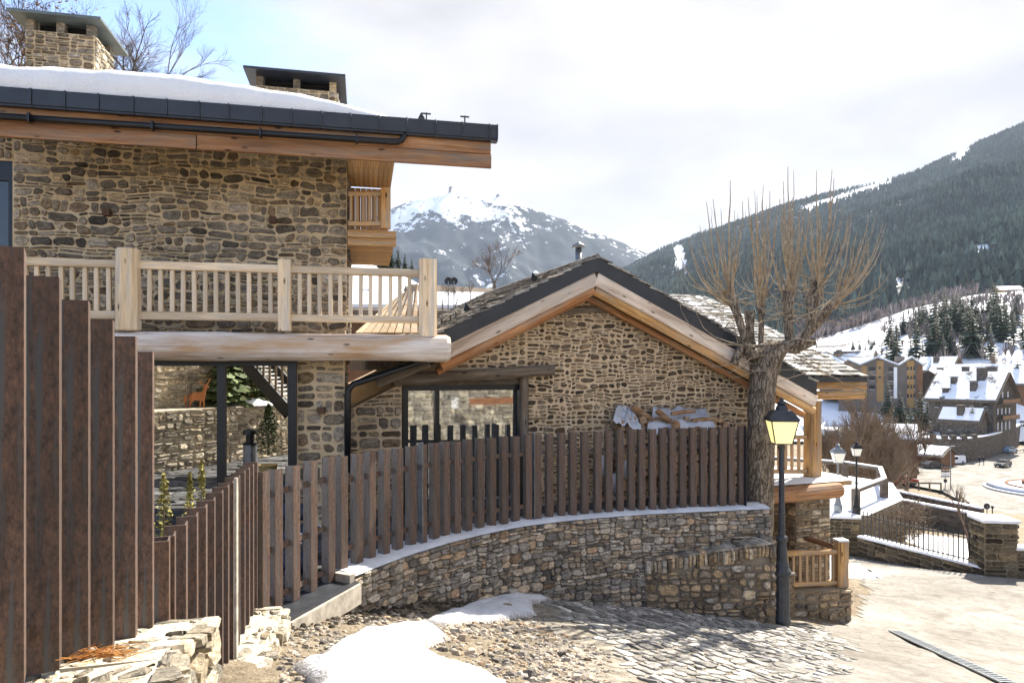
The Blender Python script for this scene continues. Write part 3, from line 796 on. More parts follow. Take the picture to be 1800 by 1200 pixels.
# long run along the wall
f3 = thing('steel_fence', P(950, 900, 11.9), 'long rusty steel angle fence on the curved stone wall', 'fence')
for px in (600, 627, 650, 675, 698, 721, 740, 762, 781, 800, 820, 841, 862, 883, 903, 925, 941, 962, 983, 1003, 1024, 1047, 1066, 1086, 1106, 1124, 1143, 1161, 1178, 1196, 1214, 1232, 1249, 1266, 1282, 1300):
    fence_post(f3, px, -50, -1.12 + .05 * clamp((px - 900) / 400, 0, 1) + rng.uniform(-.008, .008))
for z in (-1.45, -2.35):
    ss = np.linspace(cpx(602), cpx(1300), 9)
    for a, b in zip(ss[:-1], ss[1:]):
        pa, ta, qa = cpt(a); pb, tb, qb = cpt(b)
        beam('rail', pa - qa * .09 + Vector((0, 0, z)), pb - qb * .09 + Vector((0, 0, z)), .014, .07, M['corten'], f3)
for px in (740, 938):
    s = cpx(px); p, t, q = cpt(s); mb = MB()
    mb.box(p - q * .05 + t * .05 + Vector((0, 0, -1.85)), t * .045, q * .006, Vector((0, 0, .76))); mb.box(p - q * .01 + t * .002 + Vector((0, 0, -1.85)), t * .005, q * .045, Vector((0, 0, .757)))
    mb.build('joint_post', M['metal_grey'], f3)
s = cpx(1306); p, t, q = cpt(s); mb = MB(); mb.box(p + t * .02 + Vector((0, 0, -1.84)), t * .006, q * .09, Vector((0, 0, .78))); mb.build('end_post', M['metal_dark'], f3)

# curved wall
cw = thing('stone_wall', P(1000, 1000, 11.5), 'long curved dry stone retaining wall under the steel fence', 'wall')
S0, S1 = cpx(596), cpx(1342); FO = .22
def strip(parent, name, m, s0, s1, off0, off1, ztop, zbot, step=.2):
    n = max(2, int((s1 - s0) / step)); vs, fs = [], []
    for i in range(n + 1):
        s = lerp(s0, s1, i / n); p, t, q = cpt(s)
        for o_, z in ((off0, zbot(s)), (off0, ztop(s)), (off1, ztop(s)), (off1, zbot(s))):
            w = p + q * o_; vs.append((w.x, w.y, z))
    for i in range(n):
        for k in range(4): fs.append((i*4+k, (i+1)*4+k, (i+1)*4+(k+1) % 4, i*4+(k+1) % 4))
    fs += [(0, 1, 2, 3), (n*4+3, n*4+2, n*4+1, n*4)]
    return raw(name, vs, fs, m, parent, rnd=.5)
def gbot(off):
    def f(s):
        p, t, q = cpt(s); w = p + q * off; return gz(w.x, w.y) - .25
    return f
strip(cw, 'wall_core', M['mortar_grey'], S0, S1, -.35, FO, lambda s: TOPZ - .03, gbot(FO))
ms = Masonry(); L = S1 - S0; rw = random.Random(5)
zlow = min(gbot(FO)(s) for s in np.linspace(S0, S1, 20))
pol = stone_polys(S0, zlow, L, TOPZ - .02 - zlow, rw, .010, (.08, .34), (.03, .17), .16, .045, .36)
pol = [p for p in pol if min(b for a, b in p) > gbot(FO)(sum(a for a, b in p) / len(p)) + .05 or max(b for a, b in p) > gbot(FO)(sum(a for a, b in p) / len(p)) + .26]
ms.add(pol, wallf(FO), M['stone_dry'], rw, .04, .03, .6)
pe, te, qe = cpt(S1)
def endf(a, z, n): return Vector(((pe + qe * (FO - a) + te * (.0 + n)).x, (pe + qe * (FO - a) + te * (.0 + n)).y, z))
ms.add(stone_polys(0, -4.9, .55, 2.28, rw, .014, (.12, .3), (.05, .15), .2), endf, M['stone_dry'], rw, .05)
ps, ts, qs = cpt(S0)
def startf(a, z, n): return Vector(((ps + qs * (FO - a) - ts * n).x, (ps + qs * (FO - a) - ts * n).y, z))
ms.build(cw)
mb = MB(); mb.box(ps + qs * .02 - ts * .03 + Vector((0, 0, -2.98)), ts * .05, qs * .22, Vector((0, 0, .4))); mb.build('end_block', M['concrete'], cw)
# snow along the top
def snowstrip():
    n, m_ = 160, 7; vs, fs = [], []
    for i in range(n + 1):
        s = lerp(S0 + .02, S1 + .02, i / n); p, t, q = cpt(s)
        for k in range(m_):
            o_ = lerp(-.38, FO + .03, k / (m_ - 1)) + .02 * n1(s * 4, k * .5); w = p + q * o_
            h = .0 if k in (0, m_ - 1) else .035 + .03 * n1(s * 2.5, k * .8, 3)
            vs.append((w.x, w.y, TOPZ + h - .012))
    for i in range(n):
        for k in range(m_ - 1): fs.append((i*m_+k, (i+1)*m_+k, (i+1)*m_+k+1, i*m_+k+1))
    return raw('snow_cap', vs, fs, M['snow_dirty'], cw, smooth=True)
snowstrip()
# lower buttress with stones set on edge
bw = thing('stone_wall', P(1260, 1050, 12.3), 'low warm-toned stone buttress with a row of stones set on edge', 'wall')
B0, B1 = cpx(1122), cpx(1333); BO = .62
def btop(s): return lerp(-3.46, -3.16, clamp((s - B0) / (B1 - B0), 0, 1))
def boff(s): return lerp(FO + .03, BO, clamp((s - B0) / (B1 - B0), 0, 1) ** .8)
def bwf(s, z, n):
    p, t, q = cpt(s); w = p + q * (boff(s) + n); return Vector((w.x, w.y, z))
def strip2(parent, name, m, s0, s1, off0, off1, ztop, zbot, step=.2):
    n = max(2, int((s1 - s0) / step)); vs, fs = [], []
    for i in range(n + 1):
        s = lerp(s0, s1, i / n); p, t, q = cpt(s)
        for o_, z in ((off0, zbot(s)), (off0, ztop(s)), (off1(s), ztop(s)), (off1(s), zbot(s))):
            w = p + q * o_; vs.append((w.x, w.y, z))
    for i in range(n):
        for k in range(4): fs.append((i*4+k, (i+1)*4+k, (i+1)*4+(k+1) % 4, i*4+(k+1) % 4))
    fs += [(0, 1, 2, 3), (n*4+3, n*4+2, n*4+1, n*4)]
    return raw(name, vs, fs, m, parent, rnd=.5)
strip2(bw, 'wall_core', M['mortar_grey'], B0, B1, FO - .1, boff, lambda s: btop(s) - .02, gbot(BO))
ms = Masonry(); rb = random.Random(8); zl = min(gbot(BO)(s) for s in np.linspace(B0, B1, 10))
pol = stone_polys(B0, zl, B1 - B0, -3.35 - zl, rb, .025, (.10, .34), (.08, .25), .35, .04, .40, .02)
pol = [p for p in pol if max(b for a, b in p) < btop(sum(a for a, b in p) / len(p)) - .17 and max(b for a, b in p) > gbot(BO)(sum(a for a, b in p) / len(p)) + .28]
ms.add(pol, bwf, M['stone_warm'], rb, .05, .03, .5)
s = B0
while s < B1 - .05:
    w = rb.uniform(.045, .1); hgt = rb.uniform(.2, .26); zt = btop(s) + rb.uniform(-.01, .03)
    p_ = [(s + .006, zt - hgt), (s + w - .006, zt - hgt + rb.uniform(0, .03)), (s + w - .004, zt - .02), (s + w * .6, zt), (s + .008, zt - .01)]
    ms.add([p_], bwf, M['stone_warm'], rb, .06, .02, .5); s += w
pe2, te2, qe2 = cpt(B1)
def endf2(a, z, n): 
    w = pe2 + qe2 * (BO - a) + te2 * n; return Vector((w.x, w.y, z))
ms.add(stone_polys(0, -4.95, .5, 1.6, rb, .03, (.15, .35), (.1, .25), .3), endf2, M['stone_warm'], rb, .04)
ms.build(bw)
mb = MB()
for i in range(24):
    sa_, sb_ = lerp(B0, B1, i / 24), lerp(B0, B1, (i + 1) / 24); pts = []
    for ss in (sa_, sb_):
        p, t, q = cpt(ss)
        pts.append([(p + q * o_) for o_ in (FO - .02, boff(ss) + .03)])
    z0, z1 = btop(sa_), btop(sb_); u = rb.uniform(0, .02)
    lo = [pts[0][0], pts[1][0], pts[1][1], pts[0][1]]; zz = [z0, z1, z1, z0]
    mb.hexa([Vector((a.x, a.y, z + .0)) for a, z in zip(lo, zz)] + [Vector((a.x, a.y, z + .03 + u)) for a, z in zip(lo, zz)], rb.random())
mb.build('coping', M['stone_dry'], bw)['kind'] = 'stuff'
# threshold plate
pa, ta, qa = cpt(cpx(462)); pb, tb, qb = cpt(cpx(598))
th = thing('threshold', (pa + pb) / 2 + Vector((0, 0, -2.75)), 'dark steel threshold plate on a stone step at the gate', 'threshold')
mb = MB(); c4 = [pa - qa * .25, pb - qb * .25, pb + qb * .34, pa + qa * .34]
mb.hexa([Vector((v.x, v.y, -2.95)) for v in c4] + [Vector((v.x, v.y, -2.70)) for v in c4]); mb.build('step', M['concrete'], th)
mb = MB(); c5 = [pa - qa * .2, pb - qb * .2, pb + qb * .30, pa + qa * .30]
mb.hexa([Vector((v.x, v.y, -2.698)) for v in c5] + [Vector((v.x, v.y, -2.684)) for v in c5]); mb.build('plate', M['steel_plate'], th)

# left stone walls under the fence
def block_wall(name, label, line, back, ztop, zbot, seed, mat='stone_pale', mort='mortar_pale', topmat='mortar_pale'):
    """line: street-side edge points (x,y); body goes 'back' metres to the left"""
    t = thing(name, Vector((line[0][0], line[0][1], zbot)), label, 'wall'); r = random.Random(seed); ms = Masonry()
    n = len(line); mb = MB()
    for i in range(n - 1):
        a, b = Vector((*line[i], 0)), Vector((*line[i+1], 0)); u = (b - a).normalized(); out = Vector((u.y, -u.x, 0))
        q = [a, b, b - out * back[i+1 if len(back) > 1 else 0], a - out * back[i if len(back) > 1 else 0]]
        z = [ztop[i], ztop[i+1], ztop[i+1], ztop[i]]
        mb.hexa([Vector((p.x, p.y, zbot)) for p in q] + [Vector((p.x, p.y, zz - .02)) for p, zz in zip(q, z)])
        L_ = (b - a).length
        def f(s, zz, nn, a=a, u=u, out=out): w = a + u * s + out * nn; return Vector((w.x, w.y, zz))
        top = max(ztop[i], ztop[i+1]); po = stone_polys(0, zbot, L_, top - zbot, r, .02, (.12, .42), (.07, .24), .35, .05, .42, .02)
        po = [clip_poly(p, (ztop[i] - ztop[i+1]) / L_, 1, ztop[i]) for p in po]; po = [p for p in po if len(p) > 3 and area(p) > .001]
        ms.add(po, f, M[mat], r, .06, .03, .5)
        # far end face
        if i == n - 2:
            def fe(s, zz, nn, b=b, u=u, out=out): w = b - out * s + u * nn; return Vector((w.x, w.y, zz))
            ms.add(stone_polys(0, zbot, back[-1], ztop[i+1] - zbot, r, .02, (.12, .4), (.07, .22), .3), fe, M[mat], r, .05)
        if i == 0:
            def fs_(s, zz, nn, a=a, u=u, out=out): w = a - out * s - u * nn; return Vector((w.x, w.y, zz))
            ms.add(stone_polys(0, zbot, back[0], ztop[0] - zbot, r, .02, (.12, .4), (.07, .22), .3), fs_, M[mat], r, .05)
        # rubble top: small pale stones bedded in mortar
        bk0, bk1 = back[i if len(back) > 1 else 0], back[i+1 if len(back) > 1 else 0]
        def ft(s, k, nn, a=a, u=u, out=out, i=i, L_=L_, bk0=bk0, bk1=bk1):
            q_ = s / L_; w = a + u * s - out * (k * lerp(bk0, bk1, q_) / bk0 - .02); return Vector((w.x, w.y, lerp(ztop[i], ztop[i+1], q_) - .03 + .03 * fbm(w.x * 3, w.y * 3, 1.) + nn))
        ms.add(stone_polys(0, 0, L_, bk0, r, .018, (.07, .28), (.06, .2), .3, .06, .5, .03), ft, M[mat], r, .014, .05, .8)
    mb.build('wall_core', M[mort], t); ms.build(t); return t
block_wall('stone_wall', 'pale sunlit stone wall end in the bottom left corner', [(-1.05, 1.9), (-1.45, 2.9), (-1.74, 3.95)], [1.0, .65, .5], [-1.02, -1.2, -1.42], -2.5, 21)
block_wall('stone_wall', 'low pale stone wall under the zigzag-topped fence', [(-1.80, 4.1), (-2.0, 5.4), (-2.42, 7.22)], [.55, .5, .45], [-2.47, -2.50, -2.5], -3.1, 22)
# tuft of pine needles on the wall top
mb = MB(); rt = random.Random(3); c = Vector((-1.62, 2.62, -1.11))
for i in range(70):
    a = rt.gauss(.15, .5); L_ = rt.uniform(.06, .2); b = c + Vector((rt.gauss(0, .05), rt.gauss(0, .02), rt.uniform(0, .025)))
    mb.tube([b, b + Vector((math.cos(a) * L_ * .6, math.sin(a) * L_ * .2, rt.uniform(0, .03))), b + Vector((math.cos(a) * L_, math.sin(a) * L_ * .4, rt.uniform(-.01, .04)))], [.0016, .0014, .0008], 3, rt.random(), False)
o = mb.build('dead_twig', M['needles']); put(o, None, 'small tuft of orange dead pine needles on the wall top', 'twig')
o['kind'] = 'stuff'
# ------------------------------------------------------------------ terrace behind the fence
tp = [(-2.28, 3.8), (-2.42, 5.4), (-2.86, 7.2)]
for s in np.linspace(.3, S1 - .1, 16):
    p, t, q = cpt(s); w = p - q * .32; tp.append((w.x, w.y))
tp += [(5.2, 15.6), (-1.5, 25), (-15, 27), (-15, 3.8)]
TZ = -2.58
mb = MB(); mb.prism([(x, y, TZ - .35) for x, y in tp], (0, 0, .35)); o = mb.build('terrace', M['terrace']); o['kind'] = 'structure'
rf = random.Random(77)
pf = stone_polys(-13.5, 7.6, 12.0, 15.5, rf, .035, (.35, 1.3), (.22, .7), .35, .12, .25)
msf = Masonry()
def inside(poly, x, y):
    c = False
    for i in range(len(poly)):
        (ax, ay), (bx, by) = poly[i], poly[i-1]
        if (ay > y) != (by > y) and x < (bx - ax) * (y - ay) / (by - ay) + ax: c = not c
    return c
pf = [p for p in pf if all(inside(tp, a, b) and -.62 < (a) / b < -.1 for a, b in p)]
msf.add(pf, lambda a, b, n: Vector((a, b, TZ + n)), M['terrace'], rf, .018, .02, .9)
msf.build(o, 200, 'paving_slab', 'small_paving_slabs')

# ------------------------------------------------------------------ chalet on the left
F1 = VPlane(752, 10.65, 12.3); W1 = F1.shift(1.3); U1, V1 = F1.u, F1.v
ch = thing('stone_chalet', F1.w(F1.s(300), TZ, -1.3), 'large stone chalet with wooden balcony and snow-covered dark-edged roof', 'house')
rc = random.Random(41); mc = Masonry()
def pf_(pl): return lambda s, z, n: pl.w(s, z, n)
def pbox(mb, pl, s0, s1, z0, z1, n0, n1_, r=.5, mi=0):   # n outward
    mb.hexa([pl.w(s0, z0, n1_), pl.w(s1, z0, n1_), pl.w(s1, z0, n0), pl.w(s0, z0, n0), pl.w(s0, z1, n1_), pl.w(s1, z1, n1_), pl.w(s1, z1, n0), pl.w(s0, z1, n0)], r, mi)
sA, sB, sW = W1.s(22), W1.s(610), W1.s(-90)
zw0, zw1 = W1.sz(22, 440)[1], W1.sz(22, 283)[1]
mb = MB()
pbox(mb, W1, sA, sB, .15, 3.95, -.45, 0); pbox(mb, W1, sW, sA, zw1, 3.95, -.45, 0); pbox(mb, W1, sW, sA, .15, zw0, -.45, 0)
pbox(mb, W1, sW, W1.s(-70), zw0, zw1, -.45, 0)
pbox(mb, W1, sB - .45, sB, .15, 3.95, -3.2, -.45)                      # right side wall
pbox(mb, W1, sW, sB, .15, 3.95, -3.5, -3.2); pbox(mb, W1, sW - .4, sW, .15, 3.95, -3.5, 0)
mb.build('wall', M['mortar_chalet'], ch)
kw = dict(joint=.019, wr=(.09, .44), hr=(.045, .19), big=.24, warp=.06, round_=.34, shrink=.014)
mc.add(stone_polys(sA + .01, .45, sB - sA - .01, 3.25, rc, **kw), pf_(W1), M['stone_chalet'], rc, .026, .02, .7)
mc.add(stone_polys(sW, zw1 + .02, sA - sW, 3.7 - zw1, rc, **kw), pf_(W1), M['stone_chalet'], rc, .026, .02, .7)
PP = F1.shift(.55); sp0, sp1 = PP.s(522), PP.s(606)
mb = MB(); pbox(mb, PP, sp0, sp1, TZ, .2, -.7, 0); mb.build('pillar', M['mortar_chalet'], ch)
mc.add(stone_polys(sp0, TZ, sp1 - sp0, .2 - TZ, rc, joint=.03, wr=(.12, .42), hr=(.06, .26), big=.35, warp=.03, round_=.3, shrink=.03), pf_(PP), M['stone_chalet'], rc, .022)
def psd(a, z, n): return PP.w(sp1 + n, z, -a)
mc.add(stone_polys(0, TZ, .7, .2 - TZ, rc, joint=.03, wr=(.12, .42), hr=(.06, .26), big=.35), psd, M['stone_chalet'], rc, .035)
def wsd(a, z, n): return W1.w(sB + n, z, -a)
mc.add(stone_polys(0, .45, 2.0, 3.2, rc, **kw), wsd, M['stone_chalet'], rc, .03)
# slab, balcony deck
mb = MB(); pbox(mb, F1, F1.s(-90), F1.s(770), .30, .46, -4.8, .02); mb.build('balcony_deck', M['wood_grey'], ch)
log('log_beam', F1.w(F1.s(-60), .345, .05), F1.w(F1.s(790), .335, .05), .205, M['wood_log'], ch, 3, 16, 26, .09)
# railing posts, rails, balusters
def zp(pl, px, py): return pl.sz(px, py)[1]
log('railing_post', F1.pt(226, 582, .02), F1.pt(226, 438, .02), .17, M['wood_pale'], ch, 7, 10, 6, .07, .02)
beam('railing_post', F1.pt(500.5, 582), F1.pt(500.5, 457), .185, .17, M['wood_pale'], ch, up=F1.v, bev=.015)
beam('railing_post', F1.pt(751.5, 592, .03), F1.pt(751.5, 457, .03), .27, .27, M['wood_pale'], ch, up=F1.v, bev=.045, seg=5, wob=.03)
ZT, ZB = 1.50, .78
for a, b, w in ((-60, 208, .115), (246, 491, .12), (511, 738, .11)):
    beam('top_rail', F1.w(F1.s(a), ZT, 0), F1.w(F1.s(b), ZT, 0), .12, w, M['wood_pale'], ch, bev=.012, seg=6, wob=.03, seed=a)
    beam('bottom_rail', F1.w(F1.s(a), ZB, 0), F1.w(F1.s(b), ZB, 0), .11, w, M['wood_pale'], ch, bev=.012, seg=6, wob=.03, seed=b)
bpx = [-38, -17, 4, 24, 45, 65, 86, 108, 128, 150, 170, 192] + [263, 283, 303, 322, 342, 361, 380, 400, 419, 438, 457, 476] + [527, 544, 562, 581, 598, 616, 634, 651, 668, 686, 703, 720]
for i, px in enumerate(bpx):
    s = F1.s(px); beam('baluster', F1.w(s, ZB + .04, .0), F1.w(s + rc.uniform(-.006, .006), ZT - .04, .0), .062, .05, M['wood_pale'], ch, up=F1.v, bev=.006)
# steel frame of the passage
for a, b in ((381, 396), (506, 521)):
    mb = MB(); pl = F1.shift(.35); pbox(mb, pl, pl.s(a), pl.s(b), TZ, .2, -.12, 0); mb.build('steel_post', M['metal_black'], ch)
mb = MB(); pl = F1.shift(.33); pbox(mb, pl, pl.s(-60), pl.s(522), .06, .2, -.12, 0); mb.build('steel_beam', M['metal_black'], ch)
# eave: metal panels, wooden boards, pipe
E1 = F1.shift(-.2); EB = F1.shift(-.05); Z0 = 3.83
seams = [-60, -5, 56, 116, 175, 236, 295, 352, 404, 462, 515, 567, 617, 668, 717, 767, 814, 862, 876]
for a, b in zip(seams[:-1], seams[1:]):
    s0, s1 = E1.s(a), E1.s(b); mb = MB()
    pbox(mb, E1, s0 + .003, s1 - .003, Z0 - .215, Z0, -.03, 0)
    pbox(mb, E1, s1 - .025, s1 - .004, Z0 - .218, Z0 + .006, -.03, .014)
    pbox(mb, E1, s0 + .003, s1 - .003, Z0 - .245, Z0 - .2155, -.16, -.02)
    mb.build('fascia_panel', M['metal_dark'], ch)
for (z0, z1, a, b) in ((3.405, 3.61, -70, 862), (3.19, 3.40, -70, 345), (3.19, 3.40, 347, 863)):
    beam('eave_board', EB.w(EB.s(a), (z0 + z1) / 2, 0), EB.w(EB.s(b), (z0 + z1) / 2, 0), .07, z1 - z0, M['wood_fascia'], ch, bev=.006, seg=10, wob=.02, seed=z0 * 7 + a)
mb = MB(); nn = .09
pp = [EB.w(EB.s(-60), 3.44, nn), EB.w(EB.s(685), 3.47, nn), EB.w(EB.s(697), 3.475, nn), EB.w(EB.s(705), 3.50, nn), EB.w(EB.s(709), 3.56, nn), EB.w(EB.s(711), 3.64, nn)]
mb.tube(pp, .046, 10); mb.build('gutter_pipe', M['metal_black'], ch, smooth=True)
for px in (58, 272, 460, 627):
    mb = MB(); c = EB.w(EB.s(px), 3.443 + (px + 60) / 745 * .03, nn); mb.box(c, U1 * .012, V1 * .058, Vector((0, 0, .062))); mb.build('pipe_bracket', M['metal_black'], ch)
# roof slab
PT = .30; ra, rb_ = E1.s(-120), E1.s(876)
def rp(s, n, h=0): return E1.w(s, Z0 - .02 + PT * n + h, -n)
mb = MB(); mb.hexa([rp(ra, .02, -.18), rp(rb_ - .02, .02, -.18), rp(rb_ - .02, 5.1, -.18), rp(ra, 5.1, -.18), rp(ra, .02, -.02), rp(rb_ - .02, .02, -.02), rp(rb_ - .02, 5.1, -.02), rp(ra, 5.1, -.02)])
mb.build('roof', M['slate'], ch)
# soffit planks over the side and side balcony
for i in range(9):
    s = lerp(W1.s(612), W1.s(612) + .75, i / 9)
    beam('soffit_plank', W1.w(s + .04, 3.38, .9), W1.w(s + .04, 3.38, -.9), .0835, .03, M['wood_honey'], ch, bev=.004)
SBL = W1.shift(-.2)
s0, s1 = SBL.s(611), SBL.s(690)
zb0, zb1 = zp(SBL, 650, 432), zp(SBL, 650, 405)
for z0, z1 in ((zb0, (zb0 + zb1) / 2 - .004), ((zb0 + zb1) / 2 + .004, zb1)):
    beam('balcony_board', SBL.w(s0, (z0 + z1) / 2, 0), SBL.w(s1 + .06, (z0 + z1) / 2, 0), .06, z1 - z0, M['wood_honey'], ch, bev=.006)
for i in range(14):
    n = -.06 - i * .155
    beam('underside_plank', SBL.w(s0, zb0 + .02, n - .075), SBL.w(s1 + .02, zb0 + .02, n - .075), .148, .03, M['wood_honey'], ch, bev=.004)
mb = MB(); pbox(mb, SBL, s0, s1, zb0 + .05, zb1 - .03, -2.2, -.04); mb.build('side_balcony_deck', M['wood_honey'], ch)
beam('railing_post', SBL.pt(678, 402), SBL.pt(678, 331), .16, .15, M['wood_honey'], ch, up=F1.v, bev=.015)
for y in (341, 393):
    beam('side_rail', SBL.pt(612, y), SBL.pt(672, y), .08, .075, M['wood_honey'], ch, bev=.01)
for px in (617, 628, 639, 650, 660):
    beam('baluster', SBL.pt(px, 390), SBL.pt(px, 343), .045, .045, M['wood_honey'], ch, up=F1.v, bev=.005)
for i in range(7):                                                    # plank-clad wall behind that balcony
    s = SBL.s(612) + i * .1
    beam('wall_plank', SBL.w(s + .05, zb1, -1.2), SBL.w(s + .05, 3.37, -1.2), .096, .03, M['wood_honey'], ch, up=F1.v, bev=.004)
# sloping plank stair parapet behind the corner of the railing
A_, B_, C_, D_ = P(625, 586, 11.0), P(735, 586, 11.2), P(735, 498, 12.2), P(688, 531, 12.2)
for i in range(8):
    t0, t1 = i / 8, (i + 1) / 8 - .015
    q = [A_.lerp(B_, t0), A_.lerp(B_, t1), D_.lerp(C_, t1) if False else B_.lerp(C_, t1) if False else D_.lerp(C_, t1), D_.lerp(C_, t0)]
    nrm = (q[1] - q[0]).cross(q[3] - q[0]).normalized()
    mb = MB(); mb.prism(q, nrm * .025); mb.build('parapet_plank', M['wood_pale'], ch)
# wall lights
for pl, px, py in ((W1, 190, 375), (W1, 480, 388), (PP, 565, 721)):
    c = pl.pt(px, py); mb = MB(); mb.box(c - V1 * .06, U1 * .05, V1 * .055, Vector((0, 0, .055))); mb.box(c - V1 * .01, U1 * .07, V1 * .012, Vector((0, 0, .035))); mb.build('wall_light', M['rust_dark'], ch)
# window at the left edge
fr = MB(); pbox(fr, W1, W1.s(13), sA, zw0, zw1, -.12, -.03); pbox(fr, W1, W1.s(-70), sA, zw1 - .3, zw1, -.12, -.031); pbox(fr, W1, W1.s(-70), W1.s(13), zw0, zw0 + .06, -.12, -.03)
wf = fr.build('window', M['metal_black'], ch)
mb = MB(); pbox(mb, W1, W1.s(-70), W1.s(13), zw0 + .06, zw1 - .3, -.09, -.07); mb.build('pane', M['car_glass'], wf)
# chimneys
def chimney(px0, px1, d, ybase, ytop, cap, seed, dark=False):
    pl = VPlane((px0 + px1) / 2, d, 12.3); s0, s1 = pl.s(px0), pl.s(px1); z1 = zp(pl, px0, ytop); z0 = zp(pl, px0, ybase) - 1.2
    dp = (s1 - s0) * .85; r = random.Random(seed); mb = MB()
    pbox(mb, pl, s0, s1, z0, z1, -dp, 0)
    cm = mb.build('chimney', M['mortar_chalet'], ch); mb = MB()
    for a, b in ((s0, s0 + .14), (s1 - .14, s1), ((s0 + s1) / 2 - .07, (s0 + s1) / 2 + .07)):
        for n0, n_1 in ((-.16, 0), (-dp, -dp + .16)): pbox(mb, pl, a, b, z1 + .002, z1 + .198, n0, n_1, r.random())
    mb.build('vent_piers', M['stone_chalet'], cm)['kind'] = 'stuff'
    mb = MB(); pbox(mb, pl, s0 + .16, s1 - .16, z1 + .002, z1 + .19, -dp + .2, -.2); mb.build('flue', M['black_void'], cm)
    mb = MB(); o_ = .2; zt = z1 + .2
    mb.hexa([pl.w(s0 - o_, zt, cap), pl.w(s1 + o_, zt, cap), pl.w(s1 + o_, zt, -dp - .3), pl.w(s0 - o_, zt, -dp - .3), pl.w(s0 - o_, zt + .05, cap), pl.w(s1 + o_, zt + .05, cap), pl.w(s1 + o_, zt + .05, -dp - .3), pl.w(s0 - o_, zt + .05, -dp - .3)])
    mb.build('chimney_cap', M['metal_dark'] if dark else M['cap_metal'], cm)
    k = dict(joint=.022, wr=(.1, .34), hr=(.05, .15), big=.2, warp=.02, round_=.28, shrink=.02)
    mc.add(stone_polys(s0, z0, s1 - s0, z1 - z0, r, **k), pf_(pl), M['stone_chalet'], r, .03)
    mc.add(stone_polys(0, z0, dp, z1 - z0, r, **k), lambda a, z, n: pl.w(s1 + n, z, -a), M['stone_pale'], r, .035)  # sunward side only: sunlight put into the colour as paler stone
chimney(45, 166, 13.0, 118, 52, .28, 61)
chimney(450, 591, 14.5, 172, 150, .35, 62, True)
mc.build(ch)
# snow on the chalet roof
vs, fs = [], []; sx = np.linspace(ra, E1.s(706), 150); nx = [-.0, .015, .06, .14, .3, .6, 1.0, 1.6, 2.4, 3.2, 4.0, 4.9]
for i, s in enumerate(sx):
    t = clamp((sx[-1] - s) / 3.2, 0, 1); th_ = (.36 * (1 - (1 - t) ** 2.2)) * (1 + .13 * n1(s * 1.1, 4.4) + .06 * n1(s * 3.3, 1.1))
    for k, n in enumerate(nx):
        prof = min(1., (n / .09) ** .55) if n > 0 else 0
        h = th_ * prof + (.03 * fbm(s * 1.6, n * 2.0, 3.) * t if k > 2 else 0)
        vs.append(rp(s, n + .05 + .02 * n1(s * 2.2, 9.) - (.05 * math.sin(min(1, h / .3) * 2.2) if 0 < k < 4 else 0), h - .015))
m_ = len(nx)
for i in range(len(sx) - 1):
    for k in range(m_ - 1): fs.append((i*m_+k, (i+1)*m_+k, (i+1)*m_+k+1, i*m_+k+1))
raw('roof_snow', vs, fs, M['snow'], ch, smooth=True)
for px in (752, 821):                                                  # snow hooks
    c = E1.w(E1.s(px), Z0 + .1, -.25); mb = MB(); mb.box(c, U1 * .008, V1 * .03, Vector((0, 0, .09))); mb.box(c + Vector((0, 0, .08)), U1 * .07, V1 * .01, Vector((0, 0, .01)))
    if px < 800: mb.prism([c + U1 * -.13, c + U1 * -.02, c + U1 * -.08 + Vector((0, 0, .1))], V1 * .05)
    mb.build('snow_hook', M['metal_dark'], ch)

# ------------------------------------------------------------------ gabled house
G = VPlane(1300, 14.5, 20.0); B = G.shift(-.6); U2, V2 = G.u, G.v
gh = thing('gabled_house', G.w(G.s(960), TZ, -3), 'old stone house with slate gable roof and wooden bargeboards', 'house')
sa, za = B.sz(1048, 452); KL, KR = .487, .455
def ztop(s): return za - (KL * (sa - s) if s < sa else KR * (s - sa))
sL, sR = B.s(700), B.s(1434); gL, gR = G.s(605), G.s(1330)
ww0, ww1 = G.s(706), G.s(924); zwt = zp(G, 815, 664)
rg = random.Random(52); mg = Masonry()
def gwall(s0, s1, z0, up=.62):
    pts = [(s0, z0), (s1, z0), (s1, ztop(s1) - up)] + ([(sa, za - up)] if s0 < sa < s1 else []) + [(s0, ztop(s0) - up)]
    return pts
mb = MB()
for s0, s1, z0 in ((gL, ww0, TZ), (ww0, ww1, zwt), (ww1, gR, TZ)):
    mb.prism([G.w(a, z, 0) for a, z in gwall(s0, s1, z0)], V2 * .5)
pbox(mb, G, gL, gL + .5, TZ, ztop(gL) - .62, -5.9, -.5); pbox(mb, G, gR - .5, gR, TZ, ztop(gR) - .62, -5.9, -.5)
mb.prism([G.w(a, z, -5.9) for a, z in gwall(gL, gR, TZ)], V2 * .4)
mb.build('wall', M['mortar_gable'], gh)
cl = [(-KL, 1, za - .64 - KL * sa), (KR, 1, za - .64 + KR * sa)]
mg.add(stone_polys(gL, TZ, ww0 - gL, 3.4, rg, joint=.028, wr=(.12, .5), hr=(.06, .24), big=.35, warp=.03, round_=.3, shrink=.03, clips=cl), pf_(G), M['stone_chalet'], rg, .035)
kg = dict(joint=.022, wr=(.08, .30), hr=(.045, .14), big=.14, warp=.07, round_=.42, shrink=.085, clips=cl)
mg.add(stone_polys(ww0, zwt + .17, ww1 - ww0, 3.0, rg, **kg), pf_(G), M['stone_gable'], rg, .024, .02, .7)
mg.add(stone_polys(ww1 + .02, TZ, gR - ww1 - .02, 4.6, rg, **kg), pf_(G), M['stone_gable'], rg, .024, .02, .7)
def gside(a, z, n): return G.w(gR + n, z, -a)
mg.add(stone_polys(0, TZ, 2.0, 2.0, rg, joint=.03, wr=(.12, .4), hr=(.06, .2), big=.3), gside, M['stone_chalet'], rg, .03)
